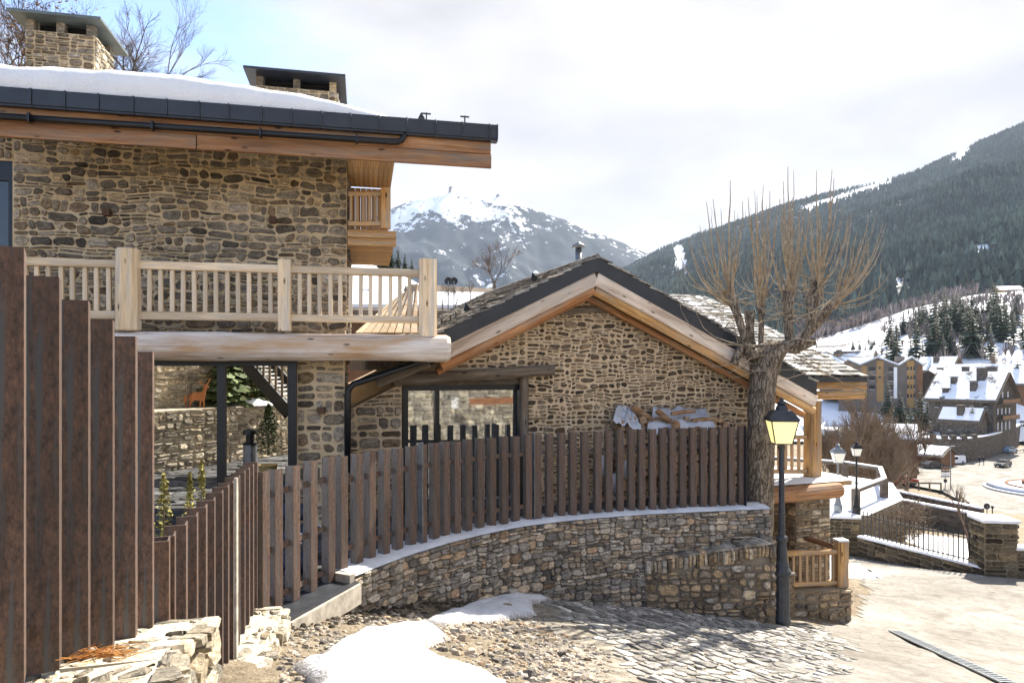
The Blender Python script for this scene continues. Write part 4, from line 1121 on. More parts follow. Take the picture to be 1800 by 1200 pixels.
mg.build(gh)
# roof slabs
def rl(s, n, h=0): return B.w(s, ztop(s) + h, -n)
LEN = 6.8
mb = MB()
for s0, s1 in ((sL, sa), (sa, sR)):
    lo = [rl(s0, .02, -.3), rl(s1, .02, -.3), rl(s1, LEN, -.3), rl(s0, LEN, -.3)]; hi = [rl(s0, .02, -.02), rl(s1, .02, -.02), rl(s1, LEN, -.02), rl(s0, LEN, -.02)]
    if s1 == sa: lo[1] = B.w(s1, ztop(s1) - .3, -.02); 
    mb.hexa(lo + hi)
mb.build('roof', M['wood_grey'], gh)
# slates on the left slope
def slates(parent, O, A, T, nrm, LA, LT, seed, mat, limit, cw_=(.16, .4), ex=.19, snow=None):
    """O corner at the eave; A along eave, T up the slope; stones overlap like fish scales"""
    r = random.Random(seed); items = []; row = 0
    nrow = int(LT / ex)
    for row in range(nrow + 1):
        a = -r.uniform(0, .2); t = row * ex
        while a < LA:
            w = r.uniform(*cw_); a0, a1 = max(a, 0), min(a + w - .008, LA); th = r.uniform(.014, .034); ln = ex * r.uniform(1.45, 1.8)
            t0 = t + r.uniform(-.035, .035) - (.04 if row == 0 else 0); t1 = min(t0 + ln, LT + .02); lift = r.uniform(.0, .012)
            if a1 - a0 > .04 and t1 > t0:
                j = [r.uniform(-.02, .02) for _ in range(4)]
                h0, h1 = .05 + lift, .012
                q = [O + A * a0 + T * (t0 + j[0]) + nrm * (h0 - th), O + A * a1 + T * (t0 + j[1]) + nrm * (h0 - th + r.uniform(-.006, .008)), O + A * a1 + T * t1 + nrm * (h1 - th), O + A * a0 + T * t1 + nrm * (h1 - th)]
                qq = [v + nrm * th for v in q]; m1 = MB(); m1.hexa(q + qq)
                c = q[0]; items.append((c.y, m1, r.random()))
            a += w
    items.sort(key=lambda k: k[0]); big = MB()
    for i, (_, m1, rr) in enumerate(items):
        if i < limit: raw('roof_slate', m1.v, m1.f, mat, parent, sum(m1.v, Vector((0, 0, 0))) / 8, rnd=rr)
        else: big.add(m1.v, m1.f, rr)
    if big.v: o = big.build('far_slates', mat, parent); o['kind'] = 'stuff'
vecT = (rl(sa, 0) - rl(sL, 0)); LT = vecT.length; vecT.normalize(); nrL = V2.cross(vecT).normalized()
if nrL.z < 0: nrL = -nrL
slates(gh, rl(sL, -.05), V2, vecT, nrL, LEN + .05, LT, 71, M['slate'], 200)
vecR = (rl(sa, 0) - rl(sR, 0)); LR_ = vecR.length; vecR.normalize(); nrR = V2.cross(vecR).normalized()
if nrR.z < 0: nrR = -nrR
slates(gh, rl(sR, -.05), V2, vecR, nrR, LEN + .05, LR_, 72, M['slate'], 90)
# metal and wooden bargeboards
for s0, s1, nm in ((sL, sa, 0), (sa, sR, 1)):
    mb = MB(); mb.prism([B.w(s0, ztop(s0), .03), B.w(s1, ztop(s1), .03), B.w(s1, ztop(s1) - .27, .03), B.w(s0, ztop(s0) - .27, .03)], V2 * .05); mb.build('metal_verge', M['metal_dark'], gh)
    k = KL if nm == 0 else -KR
    a0, a1 = (s0 + (.0 if nm else .75), s1)
    beam('bargeboard', B.w(a0, ztop(a0) - .40, -.02), B.w(a1, ztop(a1) - .40, -.02), .09, .25, M['wood_barge'], gh, bev=.02, seg=12, wob=.05, seed=5 + nm)
    beam('rafter', B.w(a0, ztop(a0) - .60, -.10), B.w(a1 - (.02 if nm == 0 else -.02), ztop(a1) - .60, -.10), .16, .17, M['wood_red'] if nm == 0 else M['wood_honey'], gh, bev=.05, seg=12, wob=.1, seed=9 + nm)
    beam('rafter', B.w(a0, ztop(a0) - .70, -.38), B.w(a1, ztop(a1) - .70, -.38), .16, .12, M['wood_red'], gh, bev=.03, seg=8, wob=.06, seed=19 + nm)
    for i in range(7):
        beam('soffit_plank', B.w(s0, ztop(s0) - .33, -.09 - i * .085), B.w(s1, ztop(s1) - .33, -.09 - i * .085), .078, .02, M['wood_honey'], gh)
# ridge tiles, snow guards, flue
mb = MB(); mb.tube([B.w(sa, za + .015, .06), B.w(sa, za + .03, -4), B.w(sa, za + .015, -LEN)], .05, 6); mb.build('ridge', M['slate'], gh)
for i, (px, py) in enumerate(((792, 537), (800, 535), (814, 531), (829, 528), (845, 524), (855, 521))):
    s, z = B.sz(px, py + 12); n = .8 + i * .02; c = B.w(s - .28 * 1, 0, -1.0); zz = ztop(s - .28) + .1
    mb = MB(); mb.box(Vector((c.x, c.y, zz)), U2 * .01, V2 * .012, Vector((0, 0, .07))); mb.box(Vector((c.x, c.y, zz - .05)), U2 * .06, V2 * .02, Vector((0, 0, .008))); mb.build('snow_guard', M['metal_black'], gh)
for s_, n_ in ((sa - 2.0, 1.6), (sa - .85, .9), (sa + 1.2, 1.4)):
    c = B.w(s_, ztop(s_) + .04, -n_); mb = MB(); mb.prism([c - U2 * .1, c + U2 * .1, c + U2 * -.06 + Vector((0, 0, .17))], V2 * .03); mb.build('snow_guard', M['metal_black'], gh)
c = P(1017, 470, 17.2)
fl = MB(); fl.tube([(c.x, c.y, 1.9), (c.x, c.y, P(0, 436, 17.2).z)], .085, 12); z_ = P(0, 436, 17.2).z; fl.lathe((c.x, c.y, z_), [(.1, 0), (.17, .02), (.17, .07), (.06, .12), (.03, .16)], 12); fl.build('flue_pipe', M['metal_grey'], gh, smooth=True)
# lintels and window
beam('lintel', G.pt(688, 667, .05), G.pt(968, 650, .05), .3, .2, M['wood_grey'], gh, bev=.04, seg=10, wob=.14, seed=4)
beam('upper_lintel', G.pt(962, 548, .0), G.pt(1104, 541, .0), .1, .14, M['wood_grey'], gh, bev=.03, seg=8, wob=.15, seed=14)
GW = G.shift(.12)
mb = MB()
x0, x1, zb_ = GW.s(707), GW.s(921), TZ
zt_ = zp(GW, 815, 676)
pbox(mb, GW, x0, x0 + .1, zb_, zt_, -.1, .04); pbox(mb, GW, x1 - .1, x1, zb_, zt_, -.1, .04); pbox(mb, GW, x0 + .1, x1 - .1, zt_ - .1, zt_, -.1, .038)
xm = GW.s(768); pbox(mb, GW, xm - .04, xm + .04, zb_, zt_ - .1, -.1, .036)
wn_ = mb.build('window', M['metal_black'], gh)
for a, b in ((x0 + .1, xm - .04), (xm + .04, x1 - .1)):
    mb = MB(); pbox(mb, GW, a, b, zb_, zt_ - .1, -.05, -.03); mb.build('pane', M['window_glass'], wn_)
mb = MB(); pbox(mb, G, ww0, ww1, zt_, zwt, -.4, -.03); pbox(mb, G, ww0, GW.s(707), zb_, zt_, -.4, -.1); mb.build('window_head', M['wood_grey'], gh)
beam('window_jamb', G.pt(920, 800, .03), G.pt(920, 662, .03), .16, .12, M['wood_grey'], gh, up=V2, bev=.03, seg=6, wob=.1)
# rain pipe and brace at the junction
dp = PP.shift(-.08)
mb = MB(); mb.tube([dp.pt(611, 830), dp.pt(611, 694), dp.pt(613, 684), dp.pt(621, 675), dp.pt(735, 637), dp.pt(760, 630)], .052, 10); mb.build('rain_pipe', M['metal_black'], ch, smooth=True)
beam('brace', P(662, 669, 11.4), P(752, 634, 11.4), .16, .24, M['wood_grey'], ch, bev=.03, seg=6, wob=.08)

# ------------------------------------------------------------------ porch wing on the right
WG = VPlane(1430, 16.3, 20.0); WE = WG.shift(-.45)
pw = thing('timber_porch', WG.w(WG.s(1430), -5, 0), 'timber porch with honey-coloured post and log deck beside the pollard tree', 'porch')
ze = zp(WE, 1470, 661); KW = .40; we0, we1 = WE.s(1290), WE.s(1521)
def wr_(s, n, h=0): return WE.w(s, ze + KW * n + h, -n)
mb = MB(); mb.hexa([wr_(we0, .02, -.12), wr_(we1, .02, -.12), wr_(we1, 6.4, -.12), wr_(we0, 6.4, -.12), wr_(we0, .02, -.02), wr_(we1, .02, -.02), wr_(we1, 6.4, -.02), wr_(we0, 6.4, -.02)]); mb.build('roof', M['wood_grey'], pw)
tv = (wr_(we0, 1) - wr_(we0, 0)).normalized(); nv = U2.cross(tv).normalized()
slates(pw, wr_(we0, 0), U2, tv, nv, we1 - we0, 6.4 * math.sqrt(1 + KW * KW), 73, M['slate'], 200, (.2, .5), .24)
vs, fs = [], []
for i in range(60):                                                    # patchy snow on these slates
    for k in range(60):
        s = lerp(we0, we1, i / 59); n = 6.3 * k / 59; h = .012 + .075 * fbm(s * 2.6, n * 3.4, 1.5, 4); vs.append(wr_(s, n, h))
for i in range(59):
    for k in range(59): fs.append((i*60+k, (i+1)*60+k, (i+1)*60+k+1, i*60+k+1))
raw('roof_snow', vs, fs, M['snow'], pw, smooth=True)
mb = MB(); pbox(mb, WE, WE.s(1425), we1, ze - .14, ze - .01, 0, .05); mb.build('gutter', M['metal_dark'], pw)
zc = zp(WG, 1470, 676); beam('eave_beam', WG.w(WG.s(1395), zc, .2), WG.w(WG.s(1509), zc, .2), .12, .19, M['wood_honey'], pw, bev=.01, seg=4, wob=.03)
zc = zp(WG, 1430, 694); beam('eave_beam', WG.w(WG.s(1358), zc, .1), WG.w(WG.s(1507), zc, .1), .26, .2, M['wood_honey'], pw, bev=.03, seg=6, wob=.05)
beam('porch_post', WG.pt(1428, 842), WG.pt(1428, 704), .36, .3, M['wood_honey'], pw, up=V2, bev=.05, seg=8, wob=.05)
zd = zp(WG, 1400, 842)
mb = MB(); pbox(mb, WG, WG.s(1330), WG.s(1468), zd - .12, zd, -2.2, .5); mb.build('deck', M['wood_honey'], pw)
vs, fs = [], []
for i in range(20):
    for k in range(12):
        s = lerp(WG.s(1332), WG.s(1466), i / 19); n = lerp(.55, -1.5, k / 11); vs.append(WG.w(s, zd + (.0 if k == 0 else .05 + .03 * fbm(s * 3, n * 3)), n))
for i in range(19):
    for k in range(11): fs.append((i*12+k, i*12+k+1, (i+1)*12+k+1, (i+1)*12+k))
raw('deck_snow', vs, fs, M['snow'], pw, smooth=True)
DL = WG.shift(-.62); zl = zp(DL, 1420, 867); log('deck_log', DL.w(DL.s(1335), zl, 0), DL.w(DL.s(1476), zl + .03, 0), .175, M['wood_fascia'], pw, 23, 14, 8, .06)
for y in (768, 828): beam('porch_rail', WG.pt(1340, y), WG.pt(1416, y), .1, .1, M['wood_honey'], pw, bev=.01)
for px in (1346, 1358, 1369, 1381, 1392, 1404): beam('baluster', WG.pt(px, 825), WG.pt(px, 771), .07, .05, M['wood_honey'], pw, up=V2, bev=.006)
CQ = WG.shift(-.35); c0, c1 = CQ.s(1399), CQ.s(1459); r = random.Random(81); mp = Masonry()
mb = MB(); pbox(mb, CQ, c0, c1, -5.6, zl - .1, -.75, 0); mb.build('column', M['mortar_brown'], pw)
kc = dict(joint=.03, wr=(.14, .42), hr=(.06, .2), big=.25, warp=.02, round_=.3, shrink=.03)
mp.add(stone_polys(c0, -5.6, c1 - c0, zl - .1 + 5.6, r, **kc), pf_(CQ), M['stone_warm'], r, .035)
mp.add(stone_polys(0, -5.6, .75, zl - .1 + 5.6, r, **kc), lambda a, z, n: CQ.w(c0 - n, z, -a), M['stone_warm'], r, .035)
mp.build(pw)
# lower balustrade on its stone base
LR = VPlane(1490, 14.55, 9.0)
lb = thing('wooden_balustrade', LR.w(LR.s(1440), -5.2, 0), 'short honey-coloured wooden balustrade on a low stone base behind the lamp post', 'balustrade')
b0, b1 = LR.s(1345), LR.s(1496); zt = zp(LR, 1450, 1036); r = random.Random(83); ml = Masonry()
mb = MB(); pbox(mb, LR, b0, b1, -5.75, zt, -.42, 0); mb.build('base_wall', M['mortar_brown'], lb)
ml.add(stone_polys(b0, -5.7, b1 - b0, zt + 5.7, r, joint=.03, wr=(.15, .42), hr=(.08, .24), big=.3, warp=.03, round_=.35, shrink=.04), pf_(LR), M['stone_warm'], r, .045)
ml.add(stone_polys(0, -5.7, .42, zt + 5.7, r, joint=.03, wr=(.15, .42), hr=(.08, .24), big=.3), lambda a, z, n: LR.w(b1 + n, z, -a), M['stone_warm'], r, .04)
ml.build(lb)
LQ = LR.shift(.2)
beam('post', LQ.pt(1478, 1038), LQ.pt(1478, 951), .25, .24, M['wood_honey'], lb, up=LQ.v, bev=.03, seg=4, wob=.03)
beam('top_rail', LQ.pt(1330, 974), LQ.pt(1470, 969), .13, .11, M['wood_honey'], lb, bev=.02); beam('bottom_rail', LQ.pt(1330, 1030), LQ.pt(1470, 1023), .12, .1, M['wood_honey'], lb, bev=.02)
for px in (1372, 1383, 1394.5, 1406, 1418, 1429, 1441, 1452, 1464): beam('baluster', LQ.pt(px, 1026), LQ.pt(px, 971), .06, .05, M['wood_honey'], lb, up=LQ.v, bev=.006)
beam('return_rail', LQ.pt(1478, 965), LQ.pt(1478, 965) + Vector((-.6, 1.9, 0)), .12, .11, M['wood_fascia'], lb, bev=.02)
mb = MB(); c = LQ.pt(1478, 950); mb.box(c + Vector((0, 0, .02)), LQ.u * .12, LQ.v * .11, Vector((0, 0, .02))); mb.build('snow_cap', M['snow'], lb)
# stone stub next to the lamp
sb = thing('stone_block', gpix(1388, 1085), 'small rough stone block between lamp post and balustrade', 'stone')
r = random.Random(3); mb = MB(); q = LR.shift(-.25); a, b = q.s(1372), q.s(1397); zt = zp(q, 1385, 1012); z0 = -5.3
mb.hexa([q.w(a, z0, 0), q.w(b, z0, 0), q.w(b, z0, -.4), q.w(a, z0, -.4), q.w(a, zt - .04, .02), q.w(b, zt, -.02), q.w(b, zt - .02, -.36), q.w(a, zt, -.4)], .3); mb.build('block', M['stone_warm'], sb)
mb = MB(); mb.hexa([q.w(a - .02, zt, .04), q.w(b + .03, zt + .01, .02), q.w(b + .02, zt, -.38), q.w(a, zt, -.4), q.w(a, zt + .07, .02), q.w(b + .02, zt + .05, 0), q.w(b, zt + .08, -.36), q.w(a, zt + .06, -.4)], .05); mb.build('cap_stone', M['stone_dry'], sb)

# ------------------------------------------------------------------ courtyard behind the passage
cy = thing('courtyard_wall', (-8, 19, TZ), 'sunlit stone courtyard wall with a ledge seen through the passage', 'wall')
co = Vector((-8.95, 17, 0)); cu = Vector((.47, .883, 0)).normalized(); cn = Vector((cu.y, -cu.x, 0))
def cyf(off): return lambda s, z, n: (lambda w: Vector((w.x, w.y, z)))(co + cu * s + cn * (n - off))
zl_ = -1.03; r = random.Random(91); mq = Masonry()
mb = MB()
for off, z0, z1, s1 in ((0, TZ, zl_, 5.6), (.9, zl_, 2.6, 7.5)):
    a, b = co + cu * -3.5 - cn * off, co + cu * s1 - cn * off
    mb.hexa([Vector((p.x, p.y, z0)) for p in (a, b, b - cn * .9, a - cn * .9)] + [Vector((p.x, p.y, z1)) for p in (a, b, b - cn * .9, a - cn * .9)])
mb.build('wall_core', M['mortar_pale'], cy)
kq = dict(joint=.03, wr=(.15, .55), hr=(.06, .22), big=.25, warp=.04, round_=.35, shrink=.05)
mq.add(stone_polys(-3.5, TZ, 9.1, zl_ - TZ, r, **kq), cyf(0), M['stone_pale'], r, .05); mq.add(stone_polys(-3.5, zl_, 11, 3.5, r, **kq), cyf(.9), M['stone_pale'], r, .055)
mq.build(cy, 200)
def deer(label, outline, px0, py0, sc, d, yaw):
    """flat cut-out steel animal, 12 mm thick"""
    base = P(px0, py0, d); base.z = zl_; u = Vector((math.cos(yaw), math.sin(yaw), 0)); v = Vector((-u.y, u.x, 0))
    base.z += (.2 if 'second' in label else 0); mb = MB(); mb.prism([base + u * (x * sc) + Vector((0, 0, y * sc)) for x, y in outline], v * .012)
    o = mb.build('deer_cutout', M['rust']); put(o, None, label, 'deer figure')
D1 = [(355,520),(345,530),(345,500),(352,480),(375,460),(430,450),(482,443),(492,408),(496,398),(478,380),(462,378),(455,360),(466,368),(480,372),(492,384),(500,394),(506,392),(520,370),(530,352),(528,340),(536,348),(545,336),(542,352),(530,372),(520,390),(532,404),(530,412),(514,424),(506,460),(500,510),(498,572),(486,572),(488,530),(476,515),(471,572),(460,572),(463,515),(420,510),(403,535),(396,566),(384,566),(392,518),(378,512),(366,535),(369,570),(358,570)]
K = 19.0 / FPX / 4.616
D1 = [(x, 572 - y) for x, y in D1]
D1 = [(x - 430, y) for x, y in D1]
deer('rusty cut-out stag figure standing on the courtyard wall ledge', D1, 250 + 430 / 4.616, 723.5, K, 18.55, R(18))
D2 = [(0,0),(0,52),(22,60),(60,52),(78,58),(86,110),(80,128),(100,126),(98,112),(106,60),(98,20),(100,0),(86,0),(80,30),(30,32),(16,0)]
deer('second rusty cut-out animal figure on a snow heap, seen through the passage', D2, 425, 713, K, 19.9, R(30))
# ------------------------------------------------------------------ foliage helpers
def leaf_cloud(mb, pts, size, r, flat=.3):
    for p in pts:
        a, b = r.uniform(0, 6.28), r.uniform(-1, 1) * (1 - flat); s = size * r.uniform(.6, 1.4)
        u = Vector((math.cos(a), math.sin(a), b)).normalized(); w = u.orthogonal().normalized(); w = (w * math.cos(a * 3) + u.cross(w) * math.sin(a * 3))
        p = Vector(p); rr = r.random()
        mb.add([p - u * s - w * s * .15, p + w * s * .42, p + u * s, p - w * s * .42], [(0, 1, 2, 3)], rr)
def shrub(name, base, h, rad, mat, label, n=600, size=.03, seed=0, cat='shrub', group=None):
    r = random.Random(seed); t = thing(name, base, label, cat, group); base = Vector(base); mb = MB()
    mb.tube([base, base + Vector((0, 0, h * .5)), base + Vector((0, 0, h * .95))], [rad * .12, rad * .08, rad * .02], 5); mb.build('stem', M['twig_brown'], t)
    mb = MB(); pts = []
    for i in range(n):
        z = r.random() ** .8; a = r.uniform(0, 6.28); rr = rad * (1 - z) ** .6 * r.uniform(.35, 1.0) * (1 + .3 * math.sin(a * 3 + z * 9))
        pts.append(base + Vector((math.cos(a) * rr, math.sin(a) * rr, h * (.05 + .95 * z) + r.uniform(-.02, .02))))
    leaf_cloud(mb, pts, size, r); o = mb.build('foliage', M[mat], t); o['kind'] = 'stuff'; return t
def conifer_mesh(seed, h, rad, mat, whorls=16, per=10, droop=.35, leaf=True):
    """local mesh (base at origin): trunk and layered branches with ragged edges"""
    r = random.Random(seed); mb = MB()
    for k in range(whorls):
        t = (k + .3) / whorls; z = h * (.08 + .90 * t); R_ = rad * (1 - t) ** .85 * r.uniform(.8, 1.12) + rad * .03
        for i in range(per):
            a = 2 * math.pi * (i + r.random() * .8) / per + k; L = R_ * r.uniform(.65, 1.15); d = Vector((math.cos(a), math.sin(a), 0)); s = Vector((-d.y, d.x, 0))
            p0 = Vector((0, 0, z)); n = 3; rr = r.random(); w = L * r.uniform(.22, .34)
            pts = [(0, .05, 0), (.35, 1., -.10), (.7, .75, -.26), (1., .06, -droop)]
            Lq = []; Rq = []
            for (tt, ww, dz) in pts:
                c = p0 + d * (L * tt) + Vector((0, 0, L * dz * r.uniform(.8, 1.2) + L * .06))
                Lq.append(c + s * w * ww * r.uniform(.7, 1.2) - Vector((0, 0, w * .35 * ww))); Rq.append(c - s * w * ww * r.uniform(.7, 1.2) - Vector((0, 0, w * .35 * ww)))
            mid = [p0 + d * (L * tt) + Vector((0, 0, L * dz + L * .10)) for (tt, ww, dz) in pts]
            for j in range(3):
                mb.add([Lq[j], mid[j], mid[j+1], Lq[j+1]], [(0, 1, 2, 3)], rr); mb.add([mid[j], Rq[j], Rq[j+1], mid[j+1]], [(0, 1, 2, 3)], rr)
    return mb
def meshdata(name, mb, mats):
    me = bpy.data.meshes.new(name); me.from_pydata([tuple(v) for v in mb.v], [], mb.f)
    for q in mats: me.materials.append(q)
    if len(mats) > 1: me.polygons.foreach_set('material_index', mb.m)
    at = me.attributes.new('rnd', 'FLOAT', 'FACE'); at.data.foreach_set('value', mb.r); return me
def inst(name, me, parent, loc=(0, 0, 0), rz=0., sc=1.):
    o = bpy.data.objects.new(name, me); COL.objects.link(o); o.parent = parent; o.location = loc; o.rotation_euler = (0, 0, rz); o.scale = (sc,) * 3; return o

def branch_tree(seed, h, spread, depth=5, r0=.12, up=.35, sides=4, first=.25, kids=(2, 3), shrink=.72, wig=.35, taper=.62):
    """bare deciduous tree: returns (trunk MB, twigs MB), base at origin"""
    r = random.Random(seed); tr, tw = MB(), MB()
    def grow(p, d, L, rad, lev):
        pts = [p]; q = p.copy(); dd = d.copy()
        for i in range(3):
            dd = (dd + Vector((r.gauss(0, wig * .3), r.gauss(0, wig * .3), up * .12))).normalized(); q = q + dd * L / 3; pts.append(q.copy())
        (tr if lev < 2 else tw).tube(pts, [rad, rad * .9, rad * .8, rad * max(.62, taper)], max(3, sides - lev // 2) if lev > 0 else 7, r.random(), False)
        if lev >= depth: return
        k = r.randint(*kids) + (1 if lev >= depth - 2 else 0)
        for i in range(k):
            a = r.uniform(0, 6.28); sp = spread * r.uniform(.5, 1.2); o = dd.orthogonal().normalized(); o = o * math.cos(a) + dd.cross(o) * math.sin(a)
            nd = (dd + o * sp + Vector((0, 0, up * .3))).normalized(); st = pts[-1] if i < 2 else pts[r.choice((1, 2))]
            grow(st, nd, L * shrink * r.uniform(.75, 1.15), rad * taper * r.uniform(.75, 1.0), lev + 1)
    grow(Vector((0, 0, 0)), Vector((r.gauss(0, .05), r.gauss(0, .05), 1)).normalized(), h * first, r0, 0)
    return tr, tw
def bare_tree(name, loc, label, mats, seed, group=None, rz=0., sc=1., leaves=0, **k):
    tr, tw = branch_tree(seed, **k); t = thing(name, loc, label, 'tree', group)
    inst('trunk', meshdata('trunk', tr, [M[mats[0]]]), t, rz=rz, sc=sc); c = inst('crown', meshdata('crown', tw, [M[mats[1]]]), t, rz=rz, sc=sc)
    if leaves:
        r = random.Random(seed); mb = MB(); pts = r.sample(tw.v, min(leaves, len(tw.v))); leaf_cloud(mb, [p + Vector((r.gauss(0, .05),) * 3) for p in pts], .055, r)
        inst('dry_leaves', meshdata('dry_leaves', mb, [M['dryleaf']]), t, rz=rz, sc=sc)['kind'] = 'stuff'
    return t

# ------------------------------------------------------------------ courtyard planting and fittings
shrub('potted_conifer', P(472, 800, 16.0), 1.2, .30, 'conifer_near', 'small potted conifer in a yellow planter in the passage', 1500, .035, 4, 'plant')
pc = P(471, 826, 15.6); pc.z = TZ
pot = thing('planter', pc, 'round yellow planter pot under the small conifer', 'planter')
mb = MB(); mb.lathe(pc, [(.12, 0), (.16, .05), (.19, .25), (.2, .38), (.21, .385), (.21, .42), (.18, .42), (.17, .37)], 16); mb.build('pot', M['pot'], pot, smooth=True)
mb = MB(); mb.lathe(pc + Vector((0, 0, .36)), [(.17, 0), (.05, .03)], 12); mb.build('soil', M['soil'], pot)
bc = P(440, 800, 17.0); bc.z = TZ
bin_ = thing('litter_bin', bc, 'black and grey cylindrical litter bin in the courtyard', 'bin')
mb = MB(); mb.lathe(bc, [(.17, 0), (.17, .72)], 16); mb.build('body', M['metal_grey'], bin_)
mb = MB(); mb.lathe(bc + Vector((0, 0, .721)), [(.175, 0), (.175, .05), (.1, .06), (.1, .25), (.18, .26), (.17, .36), (.05, .4)], 16); mb.build('lid', M['metal_black'], bin_)
def stand_conifer(name, loc, h, rad, mat, label, seed, group=None, whorls=16, per=11):
    t = thing(name, loc, label, 'tree', group); mb = MB(); mb.tube([(0, 0, 0), (0, 0, h * .5), (0, 0, h * .97)], [h * .022, h * .014, h * .003], 6)
    inst('trunk', meshdata('trunk', mb, [M['bark']]), t); inst('crown', meshdata('crown', conifer_mesh(seed, h, rad, mat, whorls, per), [M[mat]]), t); return t
q = P(398, 722, 19.6); q.z = zl_; stand_conifer('conifer', q, 2.4, .95, 'conifer_near', 'dark spruce behind the cut-out stag in the courtyard', 12, None, 14, 13)
q = P(440, 715, 20.4); q.z = zl_; stand_conifer('conifer', q, 2.2, .9, 'conifer_near', 'dark spruce behind the snow heap in the courtyard', 13, None, 14, 13)
q = P(330, 722, 18.4); q.z = zl_; bare_tree('shrub', q, 'bare twiggy shrub against the courtyard wall', ('twig_grey', 'twig_grey'), 44, h=1.5, spread=.6, depth=5, r0=.03, kids=(3, 3))
# snow heap with the animal figure
mb = MB(); c = P(432, 716, 19.95); c.z = zl_; vs, fs = [], []
for i in range(14):
    for k in range(20):
        rr = 1 - i / 13; a = 2 * math.pi * k / 20; vs.append(c + Vector((math.cos(a) * rr * .85, math.sin(a) * rr * .4, .22 * (1 - rr * rr) + .02 * n1(a * 2, i * .4))))
for i in range(13):
    for k in range(20): fs.append((i*20+k, i*20+(k+1) % 20, (i+1)*20+(k+1) % 20, (i+1)*20+k))
o = raw('snow_heap', vs, fs, M['snow'], smooth=True); put(o, None, 'small snow heap on the courtyard wall ledge', 'snow')
# outside stair on the right of the courtyard
st = thing('outdoor_stair', P(480, 800, 17.5), 'dark outdoor stair with slatted balustrade in the passage', 'stair')
a, b = P(432, 640, 17.2), P(507, 725, 16.4)
beam('stringer', a, b, .06, .34, M['metal_black'], st); beam('stringer', a + Vector((.25, 1.0, 0)), b + Vector((.25, 1.0, 0)), .06, .34, M['metal_black'], st)
for i in range(12):
    c = a.lerp(b, (i + .5) / 12) + Vector((.12, .5, 0)); mb = MB(); mb.box(c, Vector((.14, 0, 0)), Vector((0, .5, 0)), Vector((0, 0, .018))); mb.build('tread', M['grey_paint'], st)
for i in range(8):
    t = i / 7; c = a.lerp(b, t); beam('baluster', c, c + Vector((0, 0, 1.2)), .05, .03, M['wood_grey'], st, up=(0, 1, 0))
# young thujas behind the zigzag fence
for i, (px, py, d, h, w, lab) in enumerate(((288, 945, 4.6, .42, .085, 'young yellow-green thuja nearest the tall fence'), (334, 895, 5.6, .30, .06, 'small yellow-green thuja between two others behind the fence'), (354, 872, 5.9, .30, .06, 'yellow-green thuja nearest the black steel post'))):
    q = P(px, py, d); q.z -= .2; shrub('thuja', q, h + .2, w, 'thuja', lab, 420, .016, 30 + i, 'shrub')
# sacks and crates behind the gate
for i, (px, py, d, w, h) in enumerate(((520, 985, 8.7, .5, .3), (535, 950, 9.0, .55, .28), (515, 930, 9.1, .5, .26))):
    c = P(px, py, d); c.z = TZ + .15 + i * .27; vs, fs = [], []; nu, nv = 10, 6
    for j in range(nv + 1):
        for k in range(nu):
            a = 2 * math.pi * k / nu; e = math.sin(math.pi * j / nv) ** .5
            vs.append(c + Vector((math.copysign(abs(math.cos(a)) ** .6, math.cos(a)) * w / 2 * e, math.copysign(abs(math.sin(a)) ** .6, math.sin(a)) * .2 * e, (j / nv - .5) * h)))
    for j in range(nv):
        for k in range(nu): fs.append((j*nu+k, j*nu+(k+1) % nu, (j+1)*nu+(k+1) % nu, (j+1)*nu+k))
    o = raw('sack', vs, fs, M['bag_blue'], smooth=True); put(o, None, ['bottom dark blue sack behind the gate', 'middle dark blue sack behind the gate', 'top dark blue sack behind the gate'][i], 'sack', 'sacks stacked behind the gate')
    if i == 1:
        mb = MB(); y = c.y - .23; x = c.x - .02; z = c.z
        for (ax, az, wx, wz) in ((0, 0, .012, .07), (.03, .06, .03, .011), (.025, 0, .025, .011), (.03, -.06, .03, .011)): mb.box((x + ax, y, z + az), Vector((wx, 0, 0)), Vector((0, .004, 0)), Vector((0, 0, wz)))
        mb.build('letter', M['white_paint'], o)
# ------------------------------------------------------------------ firewood behind the long fence
rw_ = random.Random(19); WP = G.shift(-.16)
s0, s1 = WP.s(1078), WP.s(1262)
z = TZ; rows = 0; logs = []
while z < -.98:
    x = s0 + rw_.uniform(0, .08); rad = .07
    while x < s1:
        rad = rw_.uniform(.04, .085); logs.append((x + rad, z + rad * 1.0 + rw_.uniform(0, .02), rad)); x += rad * 2.02
    z += .125
logs = [l for l in logs if l[1] > -2.25]
for (s, z, rad) in logs:
    mb = MB(); n0 = rw_.uniform(.18, .3); k = rw_.choice((5, 6, 8, 8)); a0 = rw_.uniform(0, 6.28)
    mb.tube([WP.w(s, z, n0), WP.w(s + rw_.uniform(-.02, .02), z, n0 - .34)], [rad, rad * rw_.uniform(.85, 1.05)], k, rw_.random(), True)
    o = mb.build('firewood_log', M['wood_fire']); put(o, None, 'split firewood log in the %s of the stack behind the fence' % ('left' if s < lerp(s0, s1, .33) else 'middle' if s < lerp(s0, s1, .67) else 'right') + (', upper half' if z > -1.55 else ', lower half'), 'log', 'firewood logs stacked behind the fence')
def loose_log(px0, py0, px1, py1, d, rad, lab):
    mb = MB(); a, b = P(px0, py0, d), P(px1, py1, d + .1); mb.tube([a, a.lerp(b, .5) + Vector((0, 0, .01)), b], [rad, rad * 1.05, rad * .9], 7, .5, True, 0, .15); o = mb.build('firewood_log', M['wood_fire']); put(o, None, lab, 'log')
loose_log(1112, 715, 1150, 742, 13.35, .065, 'dark log on top of the firewood, leaning left')
loose_log(1180, 727, 1222, 722, 13.4, .04, 'thin pale split log on the wrapped firewood top')
loose_log(1216, 740, 1256, 736, 13.45, .05, 'pale split log at the right end of the firewood top')
